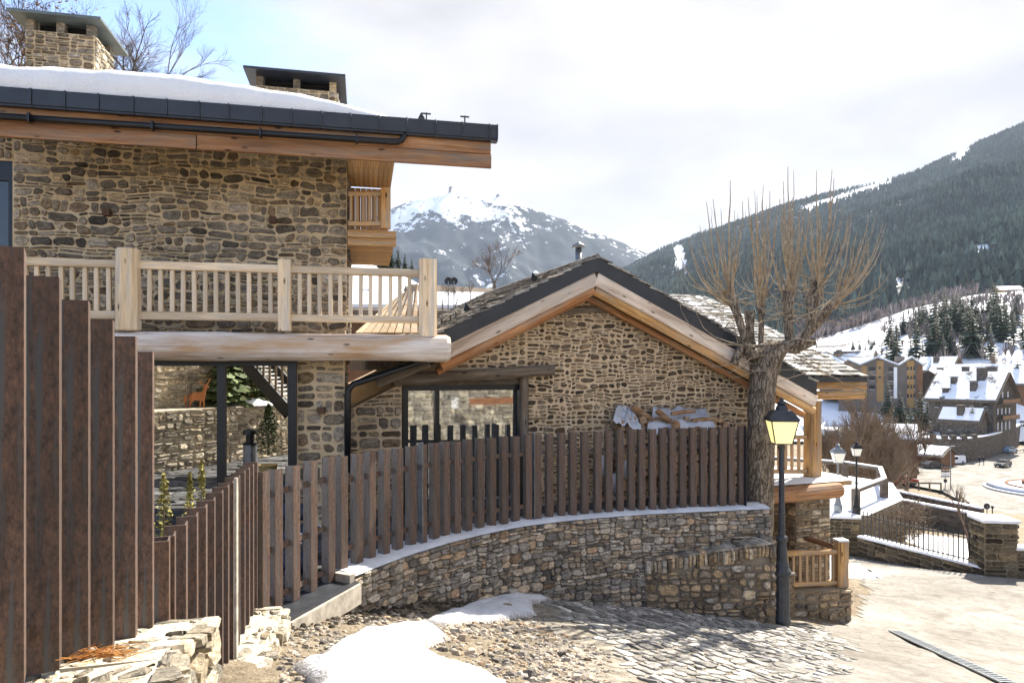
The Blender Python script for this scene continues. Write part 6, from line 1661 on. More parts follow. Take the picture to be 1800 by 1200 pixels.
# wooded mountain flank
SIL = ([900, 1000, 1100, 1160, 1230, 1310, 1400, 1480, 1560, 1600, 1650, 1690, 1720, 1760, 1800, 1900, 2100, 2400], [585, 528, 472, 441, 413, 388, 356, 338, 319, 308, 286, 268, 252, 236, 219, 180, 120, 60])
def dfor(px): return np.linspace(520, 2300, 56)
def zfor(px, d, x):
    yt = ip(px, *SIL); zt = (CY - yt) / FPX * 2300; zb = ip(px, [1000, 1400, 1500, 1800, 2300], [-20, 15, 24, 54, 70]); t = (d - 520) / (2300 - 520)
    env = math.sin(math.pi * clamp(t, 0, 1))
    z = lerp(zb, zt, t ** 1.05) + env * (42 * fbm(x * .0026, d * .0026, 2., 5) - 10) + 5 * fbm(x * .012, d * .012, 6., 3)
    return min(z, (CY - yt) / FPX * d * 1.0 + (0 if t > .97 else -2)) if t > .1 else z
CLEAR = [[(1380, 372), (1470, 343), (1545, 319), (1566, 314), (1570, 326), (1500, 345), (1420, 372)], [(1664, 290), (1684, 266), (1702, 256), (1708, 266), (1690, 284)], [(1181, 432), (1203, 428), (1208, 476), (1186, 478)], [(1690, 430), (1760, 436), (1788, 456), (1712, 450)], [(1462, 464), (1502, 468), (1500, 480), (1470, 478)], [(1560, 500), (1580, 492), (1586, 500)]]
def inclear(px, py): return any(inside(c, px, py) for c in CLEAR)
def floorm():
    g = NG('forest_floor'); a = g.noise(g.coord('Position'), .05, 5, .6); c = g.mix(g.rng(a, .5, .6), (.03, .04, .035), (.3, .31, .33)); k = g.attr()
    return g.fin(g.mix(k, c, (.85, .86, .9)), .9, 0, .1)
M['forest_floor'] = floorm()
wm_ = heightfield('wooded_mountainside', np.linspace(930, 2400, 420), dfor, zfor, M['forest_floor'])
_c = [q.center + wm_.location for q in wm_.data.polygons]
wm_.data.attributes['rnd'].data.foreach_set('value', [1.0 if inclear(CX + FPX * q.x / q.y, CY - FPX * q.z / q.y) else 0.0 for q in _c])
rfo = random.Random(101); fm = MB(); V_, F_, R_ = [], [], []
cnt = 0
for _ in range(48000):
    px = rfo.uniform(960, 1900); d = 545 + (2320 - 545) * rfo.random() ** .72; x = (px - CX) / FPX * d
    if d > 2300: d = 2300
    z = zfor(px, d, x); py = CY - z / d * FPX
    if inclear(px + rfo.gauss(0, 3), py + rfo.gauss(0, 2)): continue
    dens = fbm(x * .004, d * .004, 9., 3)
    if d < 760 and rfo.random() < .45 and px < 1640: continue
    h = rfo.uniform(12, 23) * (1.0 if d < 1300 else .72); w = h * rfo.uniform(.17, .26); b = len(V_); rr = clamp(.5 + .45 * dens + rfo.gauss(0, .34), 0, 1); a0 = rfo.uniform(0, 6)
    for (rad, zz) in ((w, h * .12), (w * .62, h * .55)):
        for k in range(5): V_.append((x + math.cos(a0 + k * 1.2566) * rad * rfo.uniform(.75, 1.2), d + math.sin(a0 + k * 1.2566) * rad, z + zz))
    V_.append((x, d, z + h)); V_.append((x, d, z + h * .62))
    for k in range(5): F_.append((b + k, b + (k+1) % 5, b + 11)); F_.append((b + 5 + k, b + 5 + (k+1) % 5, b + 10))
    R_ += [rr] * 10; cnt += 1
o = raw('pine_forest', V_, F_, M['forest'], rnd=R_); put(o, None, 'dense dark pine forest covering the mountainside', 'forest', None, 'stuff')
# bare purple-grey woods along its foot
V_, F_, R_ = [], [], []
for _ in range(1500):
    px = rfo.uniform(1400, 1720); d = rfo.uniform(500, 640); x = (px - CX) / FPX * d
    z = zhill(px, d, x) if d < 540 else zfor(px, d, x); h = rfo.uniform(5, 11); rr = rfo.random()
    if ip(px, [1400, 1660, 1720], [0, .15, .85]) > rfo.random(): continue
    for k in range(14):
        a = rfo.uniform(0, 6.28); sp = rfo.uniform(.05, .42) * h; b = len(V_); e = Vector((math.cos(a) * sp, math.sin(a) * sp, h * rfo.uniform(.6, 1))); s = Vector((-math.sin(a), math.cos(a), 0)) * h * .02; p = Vector((x, d, z + h * .1))
        m_ = p + e * .55; V_ += [tuple(p - s), tuple(p + s), tuple(m_ + s * 2.4 + Vector((0, 0, .2))), tuple(p + e), tuple(m_ - s * 2.4)]; F_.append((b, b + 1, b + 2, b + 3, b + 4)); R_.append(rr)
for _ in range(520):
    px = rfo.triangular(1540, 1840, 1720); d = rfo.uniform(225, 430); x = (px - CX) / FPX * d; z = zhill(px, d, x); h = rfo.uniform(3.5, 8); rr = rfo.random() * .6
    if fbm(x * .03, d * .03, 5.) < rfo.uniform(-.5, .2): continue
    for k in range(16):
        a = rfo.uniform(0, 6.28); sp = rfo.uniform(.05, .45) * h; b = len(V_); e = Vector((math.cos(a) * sp, math.sin(a) * sp, h * rfo.uniform(.55, 1))); s = Vector((-math.sin(a), math.cos(a), 0)) * h * .013; p = Vector((x, d, z + h * .08))
        m_ = p + e * .55; V_ += [tuple(p - s), tuple(p + s), tuple(m_ + s * 2.0 + Vector((0, 0, .2))), tuple(p + e), tuple(m_ - s * 2.0)]; F_.append((b, b + 1, b + 2, b + 3, b + 4)); R_.append(rr)
o = raw('bare_woods', V_, F_, M['woods_bare'], rnd=R_); put(o, None, 'purple-grey leafless woods on the snow hill and at the foot of the pine forest', 'woods', None, 'stuff')
# far snowy mountain
def mtn():
    g = NG('far_mountain'); v = g.coord('Position'); a = g.noise(v, .0022, 9, .66, .4); b = g.noise(v, .012, 6, .7); c = g.noise(v, .035, 5, .7)
    sp = g.add('ShaderNodeSeparateXYZ'); g.link(g.add('ShaderNodeNewGeometry').outputs['Position'], sp.inputs[0])
    hgt = g.rng(sp.outputs['Z'], 350, 1080, .27, -.05); s = g.math('ADD', g.math('ADD', g.math('MULTIPLY', a, 1.0), g.math('MULTIPLY', b, .55)), g.math('ADD', g.math('MULTIPLY', c, .45), g.math('SUBTRACT', hgt, .06)))
    k = g.rng(s, .965, .99); col = g.mix(k, (.84, .86, .90), (.014, .026, .036)); return g.fin(col, .9, 0, .1)
M['far_mountain'] = mtn()
MS = ([500, 600, 690, 740, 790, 850, 890, 930, 1000, 1060, 1128, 1200, 1300], [470, 410, 366, 346, 338, 343, 346, 364, 389, 412, 441, 480, 540])
def zmt(px, d, x):
    zt = (CY - ip(px, *MS)) / FPX * 4300; t = (d - 2700) / (4300 - 2700)
    if t <= 1:
        rg = abs(fbm(x * .0012 + 3, d * .0009, 4., 5)); z = zt * (t ** 1.15) + math.sin(math.pi * clamp(t, 0, 1)) * (230 * fbm(x * .0011, d * .0008, 1., 6) - 240 * rg + 30) + 9 * fbm(x * .01, d * .01, 2., 3)
        return min(z, (CY - ip(px, *MS)) / FPX * d + 2)
    return zt * (1 - (t - 1) * 1.6) 
heightfield('far_mountain', np.linspace(470, 1330, 190), np.concatenate([np.linspace(2700, 4300, 90), np.linspace(4330, 5000, 6)]), zmt, M['far_mountain'])
for i, (px, py) in enumerate(((791, 330), (874, 344))):
    q = P(px, py + 9, 4300); mb = MB(); mb.box(q + Vector((0, 0, 15)), Vector((7, 0, 0)), Vector((0, 7, 0)), Vector((0, 0, 14))); mb.box(q + Vector((4, 0, 33)), Vector((9, 0, 0)), Vector((0, 7, 0)), Vector((0, 0, 5))); o = mb.build('summit_station', M['grey_render']); put(o, None, ['tiny lift station on the far summit', 'tiny hut on the shoulder of the far mountain'][i], 'building')
# power pylon and lines on the wooded flank
q = P(1683, 447, 1100); py_ = thing('power_pylon', q, 'pale lattice power pylon on the wooded mountainside', 'pylon')
mb = MB(); H = 38
for sx, sy in ((-1, -1), (1, -1), (1, 1), (-1, 1)): mb.tube([q + Vector((sx * 3, sy * 3, -6)), q + Vector((sx * .6, sy * .6, H))], .35, 4)
mb.build('mast', M['white_paint'], py_)
for h, w in ((H * .55, 8), (H * .75, 9), (H * .95, 6)):
    mb = MB(); mb.box(q + Vector((0, 0, h)), Vector((w, 0, 0)), Vector((0, .3, 0)), Vector((0, 0, .5))); mb.build('crossarm', M['white_paint'], py_)
for i, h in enumerate((H * .55, H * .75, H * .95)):
    mb = MB(); a, b = q + Vector((9, 0, h)), q + Vector((330, -60, h + 8)); mb.tube([a.lerp(b, t) - Vector((0, 0, 9 * math.sin(math.pi * t))) for t in np.linspace(0, 1, 9)], .13, 3, .5, False); mb.build('cable', M['white_paint'], py_)

# ------------------------------------------------------------------ village
def house(name, label, px, d, zb, u, w, dep, hw, rise, over, wm, roofm='roof_snow', windows=(), chim=(), cat='house', gable_windows=(), edge='wood_grey'):
    o0_ = Vector(((px - CX) / FPX * d, d, zb)); u = Vector((u[0], u[1], 0)).normalized(); v = Vector((-u.y, u.x, 0)); t = thing(name, o0_ + u * w / 2 + v * dep / 2, label, cat)
    def q(a, b, z): return o0_ + u * a + v * b + Vector((0, 0, z))
    mb = MB(); mb.hexa([q(0, 0, -3), q(w, 0, -3), q(w, dep, -3), q(0, dep, -3), q(0, 0, hw), q(w, 0, hw), q(w, dep, hw), q(0, dep, hw)])
    for a in (0, w): mb.prism([q(a, 0, hw), q(a, dep, hw), q(a, dep / 2, hw + rise)], u * (.3 if a == 0 else -.3))
    mb.build('walls', M[wm], t); k = rise / (dep / 2); zo = -over * k
    for s in (0, 1):
        f = (lambda b: b) if s == 0 else (lambda b: dep - b)
        for nm, h0, h1, ov, m_ in (('roof_slope', 0, .25, over, edge), ('roof_snow', .25, .42, over - .45, roofm)):
            mb = MB(); z0 = -ov * k
            lo = [q(-ov, f(-ov), hw + z0 + h0), q(w + ov, f(-ov), hw + z0 + h0), q(w + ov, dep / 2, hw + rise + h0), q(-ov, dep / 2, hw + rise + h0)]
            mb.hexa(lo + [p + Vector((0, 0, h1 - h0)) for p in lo]); mb.build(nm, M[m_], t)
    for (a, z, ww, hh) in windows:
        mb = MB(); c = q(a, -.04, z); mb.box(c, u * ww / 2, v * .05, Vector((0, 0, hh / 2))); wn = mb.build('window', M['car_glass'], t)
        mb = MB(); mb.box(q(a, -.12, z - hh / 2 - .06), u * (ww / 2 + .1), v * .1, Vector((0, 0, .06))); mb.build('sill', M['grey_paint'], wn)
    for (b, z, ww, hh) in gable_windows:
        mb = MB(); c = q(w + .04, b, z); mb.box(c, v * ww / 2, u * .05, Vector((0, 0, hh / 2))); mb.build('window', M['car_glass'], t)
    for (a, b, cw__, hh) in chim:
        z = hw + (b / (dep / 2) * rise if b < dep / 2 else (dep - b) / (dep / 2) * rise); mb = MB(); mb.box(q(a, b, z + hh / 2 - .3), u * cw__ / 2, v * cw__ / 2, Vector((0, 0, hh / 2 + .3))); mb.box(q(a, b, z + hh + .15), u * (cw__ / 2 + .2), v * (cw__ / 2 + .2), Vector((0, 0, .1))); mb.build('chimney', M['far_stone'], t)
    return t, q
UV = (.6, -.8)
# platform and curved retaining wall
BW = [(1560, 150), (1640, 148), (1675, 147), (1712, 149), (1740, 155), (1765, 165), (1789, 180), (1800, 200)]
bx = [((px - CX) / FPX * d, d) for px, d in BW]
PZ = -15.4
mb = MB(); mb.prism([(x, y + .6, -21) for x, y in bx] + [(165, 215, -21), (80, 215, -21)], (0, 0, 21 + PZ)); put(mb.build('village_terrace', M['snow']), kind='structure')
vw = thing('stone_wall', Vector((bx[3][0], bx[3][1], -20)), 'tall curved dark stone retaining wall below the distant chalet', 'wall')
cv = catmull(bx, 8); mb = MB()
for i in range(len(cv) - 1):
    a, b = Vector((*cv[i], -21)), Vector((*cv[i+1], -21)); n = Vector((b.y - a.y, -(b.x - a.x), 0)).normalized()
    if n.y > 0: n = -n
    h = PZ + 21 + .5
    mb.hexa([a + n * .1, b + n * .1, b - n * .7, a - n * .7] + [p + Vector((0, 0, h)) for p in (a, b, b - n * .7, a - n * .7)])
mb.build('wall_body', M['far_stone'], vw)
mb = MB()
for i in range(0, len(cv) - 1):
    a, b = Vector((*cv[i], PZ + .52)), Vector((*cv[i+1], PZ + .52)); n = Vector((b.y - a.y, -(b.x - a.x), 0)).normalized()
    if n.y > 0: n = -n
    mb.hexa([a + n * .1, b + n * .1, b - n * .8, a - n * .8] + [p + Vector((0, 0, .25)) for p in (a + n * .05, b + n * .05, b - n * .75, a - n * .75)])
mb.build('snow_cap', M['snow'], vw)
for i in range(4, 26, 4):
    a = Vector((*cv[i], PZ + .9)); mb = MB(); mb.box(a, Vector((.5, 0, 0)), Vector((0, .5, 0)), Vector((0, 0, .5))); mb.build('pier', M['far_stone'], vw)
house('stone_chalet', 'big dark stone chalet with snowy roof and chimneys in the valley', 1632, 171, PZ, UV, 14, 15, 8.6, 6.0, 1.1, 'far_stone', windows=[(2, 6.8, 1, 1.2), (9.5, 6.9, 1, 1.2), (12.4, 6.8, 1, 1.2)], chim=[(4.2, 4.2, 1.2, 1.6), (9.2, 2.2, 1.3, 2.2), (9.8, 5.6, 1.8, 2.8), (3.4, 1.6, 1.3, .8)],
      gable_windows=[(2.5, 2, 1, 2), (5, 2, 1, 2), (7.5, 2, 1, 2), (10, 2, 1, 2), (2.5, 5.5, 1, 1.5), (5, 5.5, 1, 1.5), (7.5, 5.5, 1, 1.5), (10, 5.5, 1, 1.5), (5.5, 9.5, 1, 1.4), (9, 9.5, 1, 1.4)])
house('stone_annex', 'small stone annex with snowy roof in front of the distant chalet', 1652, 162, PZ - .4, UV, 8, 5, 4.2, 2.4, .7, 'far_stone', 'snow', windows=[(2.2, 2.2, .9, 1.1)], chim=[(4, 1.2, 1.3, 2.0)], gable_windows=())
house('long_lodge', 'long lodge with snowy roof and brown dormers behind the distant chalet', 1627, 215, -11, UV, 26, 13, 7.4, 5, 1.2, 'brown_render', windows=[(4, 5, 1.2, 1.4), (9, 5, 1.2, 1.4), (14, 5, 1.2, 1.4), (19, 5, 1.2, 1.4)], chim=[(3, 3, 1.4, 1.8), (10, 3.2, 1.6, 2.), (17, 3.0, 2.2, 2.2)])
_l = [q for q in bpy.data.objects if q.get('label', '').startswith('long lodge')][0]
_o = Vector(((1627 - CX) / FPX * 215, 215, -11)); _u = Vector((.6, -.8, 0)); _v = Vector((.8, .6, 0))
for a in (5, 12, 19):
    mb = MB(); mb.box(_o + _u * a + _v * 2.6 + Vector((0, 0, 9.0)), _u * 2.6, _v * 1.4, Vector((0, 0, 1.0))); dm = mb.build('dormer', M['brown_render'], _l)
    mb = MB(); mb.box(_o + _u * a + _v * 2.4 + Vector((0, 0, 10.15)), _u * 2.9, _v * 1.8, Vector((0, 0, .12))); mb.build('dormer_snow', M['snow'], dm)
    mb = MB(); mb.box(_o + _u * a + _v * 1.17 + Vector((0, 0, 9.1)), _u * 1.4, _v * .04, Vector((0, 0, .5))); mb.build('dormer_window', M['car_glass'], dm)
house('lodge_dormer', 'small gabled house with snow-edged roof between the two large chalets', 1660, 196, -7, (.8, .6), 8, 8, 4.2, 2.4, .8, 'far_stone', 'snow', windows=[(2.5, 3, .9, 1.1), (5.5, 3, .9, 1.1)])
house('hut', 'low snow-roofed hut beside the village road', 1572, 146, -20, UV, 9, 7, 2.4, 1.4, .7, 'brown_render', 'snow', windows=[(2, 1.4, 1, 1), (6, 1.4, 1, 1)])
house('valley_house', 'half-hidden house with snow roof below the porch beam', 1516, 130, -17.5, (.9, -.44), 9, 8, 4.6, 2.2, .8, 'brown_render', 'snow', windows=[(2, 3, 1, 1.2), (6, 3, 1, 1.2)])
house('mountain_barn', 'stone barn with snowy roof on the snow hill skyline', 1758, 505, 55, (.98, -.2), 15, 10, 4, 3.0, .8, 'ochre_render', 'snow', windows=[(5, 2, 1, 1), (10, 2, 1, 1)])
house('neighbour_house', 'dark neighbouring roof seen behind the balcony railing', 596, 30, .2, (1, .1), 6.5, 6, 2.3, .9, .5, 'brown_render', 'snow', windows=[(2, 1.2, .8, .9)])
house('neighbour_house', 'dark slate roofed house beside the satellite dishes', 745, 44, 2.2, (.9, .43), 6, 5, 1.6, 1.6, .5, 'brown_render', 'wood_grey', windows=[(2, .8, .6, .6)])
house('village_house', 'brown gabled house with snowy roof at the right edge behind the chalet', 1745, 232, -8, UV, 16, 12, 8, 4.5, 1.1, 'brown_render', windows=[(3, 5, 1.1, 1.4), (8, 5, 1.1, 1.4), (13, 5, 1.1, 1.4)], chim=[(5, 3, 1.4, 1.8)])
house('village_house', 'dark gabled house with snowy roof just right of the apartment block', 1610, 225, -9, UV, 10, 10, 9, 4, 1.0, 'far_stone', windows=[(3, 6, 1.1, 1.4), (7, 6, 1.1, 1.4)], chim=[(5, 3, 1.4, 1.8)])
house('village_house', 'low grey house with snowy roof left of the apartment block', 1440, 210, -6, (.8, -.6), 14, 10, 8, 3.6, 1.0, 'grey_render', windows=[(3, 5, 1.1, 1.4), (7, 5, 1.1, 1.4), (11, 5, 1.1, 1.4)], chim=[(5, 3, 1.4, 1.8)])
# balconies on the chalet's gable side
_o = Vector(((1632 - CX) / FPX * 171, 171, PZ)); _u = Vector((.6, -.8, 0)); _v = Vector((.8, .6, 0)); _ch = [q for q in bpy.data.objects if q.get('label', '').startswith('big dark stone chalet')][0]
for z in (3.6, 7.4):
    mb = MB(); mb.box(_o + _u * 14.7 + _v * 7.5 + Vector((0, 0, z)), _u * .7, _v * 5.5, Vector((0, 0, .12))); mb.build('balcony', M['wood_grey'], _ch)
    mb = MB(); mb.box(_o + _u * 15.3 + _v * 7.5 + Vector((0, 0, z + .6)), _u * .06, _v * 5.5, Vector((0, 0, .4))); mb.build('balcony_railing', M['wood_fascia'], _ch)
# apartment block
AP = VPlane(1555, 195, -28); ab = thing('apartment_block', AP.pt(1555, 715), 'modern ochre and grey apartment block with zigzag snowy roofs', 'building')
prof = [(1474, 648), (1490, 633), (1512, 642), (1543, 629), (1580, 643), (1603, 629), (1622, 642)]
fp = [AP.sz(px, py) for px, py in prof]; zb_ = -22
mb = MB(); mb.prism([AP.w(fp[0][0], zb_)] + [AP.w(fp[-1][0], zb_)] + [AP.w(s, z) for s, z in fp[::-1]], AP.v * 16); mb.build('walls', M['grey_render'], ab)
for (s0, z0), (s1, z1) in zip(fp[:-1], fp[1:]):
    for nm, h0, h1, o_, m_ in (('roof_slope', .02, .3, .8, 'grey_paint'), ('roof_snow', .3, .6, .7, 'snow')):
        lo = [AP.w(s0, z0 + h0, o_), AP.w(s1, z1 + h0, o_), AP.w(s1, z1 + h0, -16), AP.w(s0, z0 + h0, -16)]; mb = MB(); mb.hexa(lo + [p + Vector((0, 0, h1 - h0)) for p in lo]); mb.build(nm, M[m_], ab)
for (a, b, y0, y1, m_) in ((1482, 1498, 642, 705, 'ochre_render'), (1514, 1524, 643, 705, 'ochre_render'), (1541, 1553, 634, 705, 'ochre_render'), (1594, 1607, 634, 716, 'ochre_render'), (1612, 1622, 643, 716, 'brown_render'), (1571, 1577, 645, 700, 'white_paint')):
    (s0, z0), (s1, _) = AP.sz(a, y1), AP.sz(b, y1); z1 = AP.sz(a, y0)[1]; mb = MB(); pbox(mb, AP, s0, s1, z0, z1, 0, .12); mb.build('wall_panel', M[m_], ab)
def apwin(a, b, y0, y1):
    (s0, z0), (s1, _) = AP.sz(a, y1), AP.sz(b, y1); z1 = AP.sz(a, y0)[1]; mb = MB(); pbox(mb, AP, s0, s1, z0, z1, .05, .2); wn = mb.build('window', M['car_glass'], ab)
    mb = MB(); pbox(mb, AP, s0, s1, z0 - .15, z0, .05, .28); mb.build('sill', M['grey_paint'], wn)
for y in (644, 660, 676, 692):
    for a, b in ((1594.5, 1597.5), (1600.5, 1603), (1605.5, 1608.5)): apwin(a, b, y, y + 7)
for y in (645, 661, 677): apwin(1562, 1570, y, y + 8); apwin(1528, 1538, y, y + 7)
for y in (644, 660): apwin(1545, 1548, y, y + 5)
for (a, b, t_, bt) in ((1462, 1512, 616, 630), (1575, 1593, 625, 636)):
    (s0, z0), (s1, _) = AP.sz(a, bt), AP.sz(b, bt); z1 = AP.sz(a, t_)[1]; mb = MB(); pbox(mb, AP, s0, s1, z0 - 2, z1, -16, -10); mb.build('roof_plant', M['grey_render'], ab)

# ------------------------------------------------------------------ vehicles
def car(name, label, loc, yaw, kind, body, L=4.3, W=1.75):
    c = Vector(loc); u = Vector((math.cos(yaw), math.sin(yaw), 0)); v = Vector((-u.y, u.x, 0)); t = thing(name, c, label, {'van': 'van', 'truck': 'truck'}.get(kind, 'car'))
    def q(a, b, z): return c + u * a + v * b + Vector((0, 0, z))
    k = L / 4.3
    pr = {'van': [(-2.1, .3), (2.1, .3), (2.15, .75), (1.95, 1.0), (1.35, 1.08), (.75, 1.72), (-1.9, 1.8), (-2.1, 1.6)], 'car': [(-2.1, .28), (2.1, .28), (2.15, .65), (1.9, .85), (1.1, .95), (.4, 1.42), (-1.0, 1.45), (-1.85, 1.05), (-2.15, .95)], 'truck': [(-2.1, .5), (1.0, .5), (1.0, 2.7), (-2.1, 2.7)]}[kind]
    pr = [(a * k, z) for a, z in pr]
    mb = MB(); n = len(pr); half = []
    for s in (-1, 1): half += [q(a, s * W / 2 * (1 if z < 1.0 or kind == 'truck' else .86), z) for a, z in pr]
    mb.add(half, [tuple(range(n))[::-1] if False else tuple(range(n)), tuple(range(n, 2 * n))[::-1]] + [(i, i + n, (i+1) % n + n, (i+1) % n) for i in range(n)]); mb.build('body', M[body], t)
    if kind == 'truck':
        mb = MB(); cab = [(1.05, .5), (2.2, .5), (2.2, 1.2), (1.9, 2.0), (1.05, 2.05)]; half = []
        for s in (-1, 1): half += [q(a, s * W / 2, z) for a, z in cab]
        n = 5; mb.add(half, [tuple(range(n)), tuple(range(n, 2 * n))[::-1]] + [(i, i + n, (i+1) % n + n, (i+1) % n) for i in range(n)]); mb.build('cab', M['orange'], t)
        wins = [[(1.2, 1.25), (2.0, 1.25), (1.82, 1.85), (1.2, 1.85)]]
    elif kind == 'van': wins = [[(.15, 1.1), (1.2, 1.1), (.7, 1.6), (.15, 1.62)]]
    else: wins = [[(-.35, .95), (.95, .95), (.35, 1.34), (-.35, 1.37)], [(-1.6, .98), (-.45, .95), (-.45, 1.37), (-1.0, 1.37)]]
    for wv in wins:
        for s in (-1, 1):
            mb = MB(); mb.prism([q(a * k, s * W / 2 * .92, z) for a, z in wv], v * s * .06); mb.build('window', M['car_glass'], t)
    if kind != 'truck':
        f, g = (pr[4], pr[5]); a0, a1 = Vector((f[0], f[1])), Vector((g[0], g[1])); e0, e1 = a0.lerp(a1, .12), a0.lerp(a1, .9); mb = MB(); nn = Vector((a0.y - a1.y, 0, 0)); mb.prism([q(e0.x, -W * .38, e0.y + .01), q(e0.x, W * .38, e0.y + .01), q(e1.x, W * .36, e1.y + .01), q(e1.x, -W * .36, e1.y + .01)], u * .05 + Vector((0, 0, .04))); mb.build('windscreen', M['car_glass'], t)
        for s in (-1, 1): mb = MB(); mb.box(q(2.1 * k, s * W * .36, .68), u * .06, v * .16, Vector((0, 0, .07))); mb.build('headlight', M['white_paint'], t)
    for a in (-1.3 * k, 1.35 * k):
        for s in (-1, 1): mb = MB(); mb.tube([q(a, s * (W / 2 - .18), .32), q(a, s * (W / 2 + .02), .32)], .33, 12); wh = mb.build('wheel', M['rubber'], t); mb = MB(); mb.tube([q(a, s * (W / 2 + .02), .32), q(a, s * (W / 2 + .035), .32)], .19, 10); mb.build('rim', M['metal_grey'], wh)
    return t
def vz(px, py, z): d = z * FPX / (CY - py); return Vector(((px - CX) / FPX * d, d, z))
vroad = flat('valley_road', [vz(*q, -19.93)[:2] for q in ((1530, 838), (1600, 812), (1700, 809), (1745, 803), (1788, 788), (1850, 775), (1990, 800), (2000, 1000), (1790, 985), (1745, 905), (1690, 880), (1655, 862))], -19.93, M['road'])
car('van', 'small white panel van parked by the dark retaining wall', vz(1678, 815, -19.9), R(200), 'van', 'car_white', 4.6)
car('car', 'dark grey car driving towards the roundabout', vz(1763, 820, -19.9), R(215), 'car', 'car_dark', 4.4)
car('car', 'dark red car parked on the terrace above the retaining wall', Vector((vz(1628, 783, PZ).x, 152, PZ)), R(150), 'car', 'red_paint', 4.2)
car('car', 'silver-blue car parked beside the red car on the terrace', Vector((vz(1660, 780, PZ).x, 154, PZ)), R(25), 'car', 'car_blue', 4.3)
car('car', 'white car at the far right edge behind the retaining wall', Vector((141, 188, PZ)), R(200), 'car', 'car_white', 4.3)
car('truck', 'small white box truck with orange cab beside the bare trees', vz(1573, 843, -19.9), R(182), 'truck', 'car_white', 4.6, 2.0)
for i, (px, py, mt, yaw, lab) in enumerate(((1640, 822, 'car_dark', 15, 'dark car parked beside the hut on the village road'), (1700, 830, 'car_white', 200, 'white car waiting on the village road in front of the van'), (1775, 795, 'car_blue', 30, 'silver-blue car on the road behind the dark car'), (1590, 850, 'red_paint', 5, 'red car parked next to the box truck'))):
    if i in (1,): continue
    car('car', lab, vz(px, py, -19.9), R(yaw), 'car', mt, 4.2)
# people by the wall
def personmat():
    g = NG('person_clothes'); sp = g.add('ShaderNodeSeparateXYZ'); g.link(g.coord('Object'), sp.inputs[0]); z = g.math('MULTIPLY', sp.outputs['Z'], 1 / 1.8); r = g.objrnd()
    top = g.mix(r, (.03, .05, .12), (.02, .02, .022)); c = g.ramp(z, [(0, (.02, .02, .02)), (.05, (.03, .05, .11)), (.5, (.03, .05, .11)), (.505, (.02, .02, .03)), (.82, (.02, .025, .04)), (.825, (.45, .29, .21)), (.93, (.4, .26, .19)), (.94, (.04, .025, .015)), (1, (.04, .025, .015))], 'CONSTANT'); return g.fin(c, .9)
M['person'] = personmat()
def person(loc, yaw, label, stride=.12):
    J = {'pel': (0, 0, .95, .15), 'che': (0, 0, 1.25, .17), 'shl': (0, .0, 1.42, .12), 'nek': (0, .02, 1.52, .06), 'hea': (0, .03, 1.64, .10), 'top': (0, .02, 1.75, .08),
         'hl': (.1, 0, .9, .1), 'kl': (.11, stride, .5, .065), 'fl': (.11, stride * .6, .08, .045), 'tl': (.11, stride * .6 + .14, .05, .04), 'hr': (-.1, 0, .9, .1), 'kr': (-.11, -stride * .3, .5, .065), 'fr': (-.11, -stride, .08, .045), 'tr': (-.11, -stride + .14, .05, .04),
         'sl': (.2, 0, 1.4, .07), 'el': (.27, -.04, 1.12, .05), 'wl': (.27, .08, .88, .04), 'gl': (.26, .1, .8, .035), 'sr': (-.2, 0, 1.4, .07), 'er': (-.27, -.02, 1.12, .05), 'wr': (-.27, .06, .88, .04), 'gr': (-.26, .08, .8, .035)}
    E = [('pel', 'che'), ('che', 'shl'), ('shl', 'nek'), ('nek', 'hea'), ('hea', 'top'), ('pel', 'hl'), ('hl', 'kl'), ('kl', 'fl'), ('fl', 'tl'), ('pel', 'hr'), ('hr', 'kr'), ('kr', 'fr'), ('fr', 'tr'), ('shl', 'sl'), ('sl', 'el'), ('el', 'wl'), ('wl', 'gl'), ('shl', 'sr'), ('sr', 'er'), ('er', 'wr'), ('wr', 'gr')]
    ks = list(J); me = bpy.data.meshes.new('person'); me.from_pydata([J[k][:3] for k in ks], [(ks.index(a), ks.index(b)) for a, b in E], []); me.materials.append(M['person'])
    o = bpy.data.objects.new('person', me); COL.objects.link(o); o.location = loc; o.rotation_euler = (0, 0, yaw)
    m_ = o.modifiers.new('skin', 'SKIN'); sv = me.skin_vertices[0].data
    for i, k in enumerate(ks): sv[i].radius = (J[k][3],) * 2; sv[i].use_root = (k == 'pel')
    o.modifiers.new('sub', 'SUBSURF').render_levels = 1; put(o, None, label, 'person'); return o
person(vz(1722, 816, -19.93), R(20), 'person in dark jacket walking along the retaining wall, left of two')
person(vz(1729, 816, -19.93), R(200), 'person in dark jacket walking along the retaining wall, right of two')
person(vz(1603, 826, -19.93), R(90), 'person in dark clothes standing beside the parked motorcycles')
def motorcycle(loc, yaw, lab):
    c = Vector(loc); u = Vector((math.cos(yaw), math.sin(yaw), 0)); v = Vector((-u.y, u.x, 0)); t = thing('motorcycle', c, lab, 'motorcycle', 'motorcycles by the hut')
    for a in (-.7, .7): mb = MB(); mb.tube([c + u * a + v * -.07 + Vector((0, 0, .32)), c + u * a + v * .07 + Vector((0, 0, .32))], .32, 12); mb.build('wheel', M['rubber'], t)
    mb = MB(); mb.box(c + Vector((0, 0, .6)), u * .55, v * .14, Vector((0, 0, .2))); mb.tube([c + u * .7 + Vector((0, 0, .32)), c + u * .5 + Vector((0, 0, 1.05))], .05, 5); mb.build('frame', M['car_dark'], t)
    mb = MB(); mb.box(c - u * .35 + Vector((0, 0, .85)), u * .4, v * .15, Vector((0, 0, .07))); mb.build('saddle', M['rubber'], t)
    mb = MB(); mb.tube([c + u * .5 + v * -.35 + Vector((0, 0, 1.08)), c + u * .5 + v * .35 + Vector((0, 0, 1.08))], .03, 5); mb.build('handlebar', M['metal_black'], t)
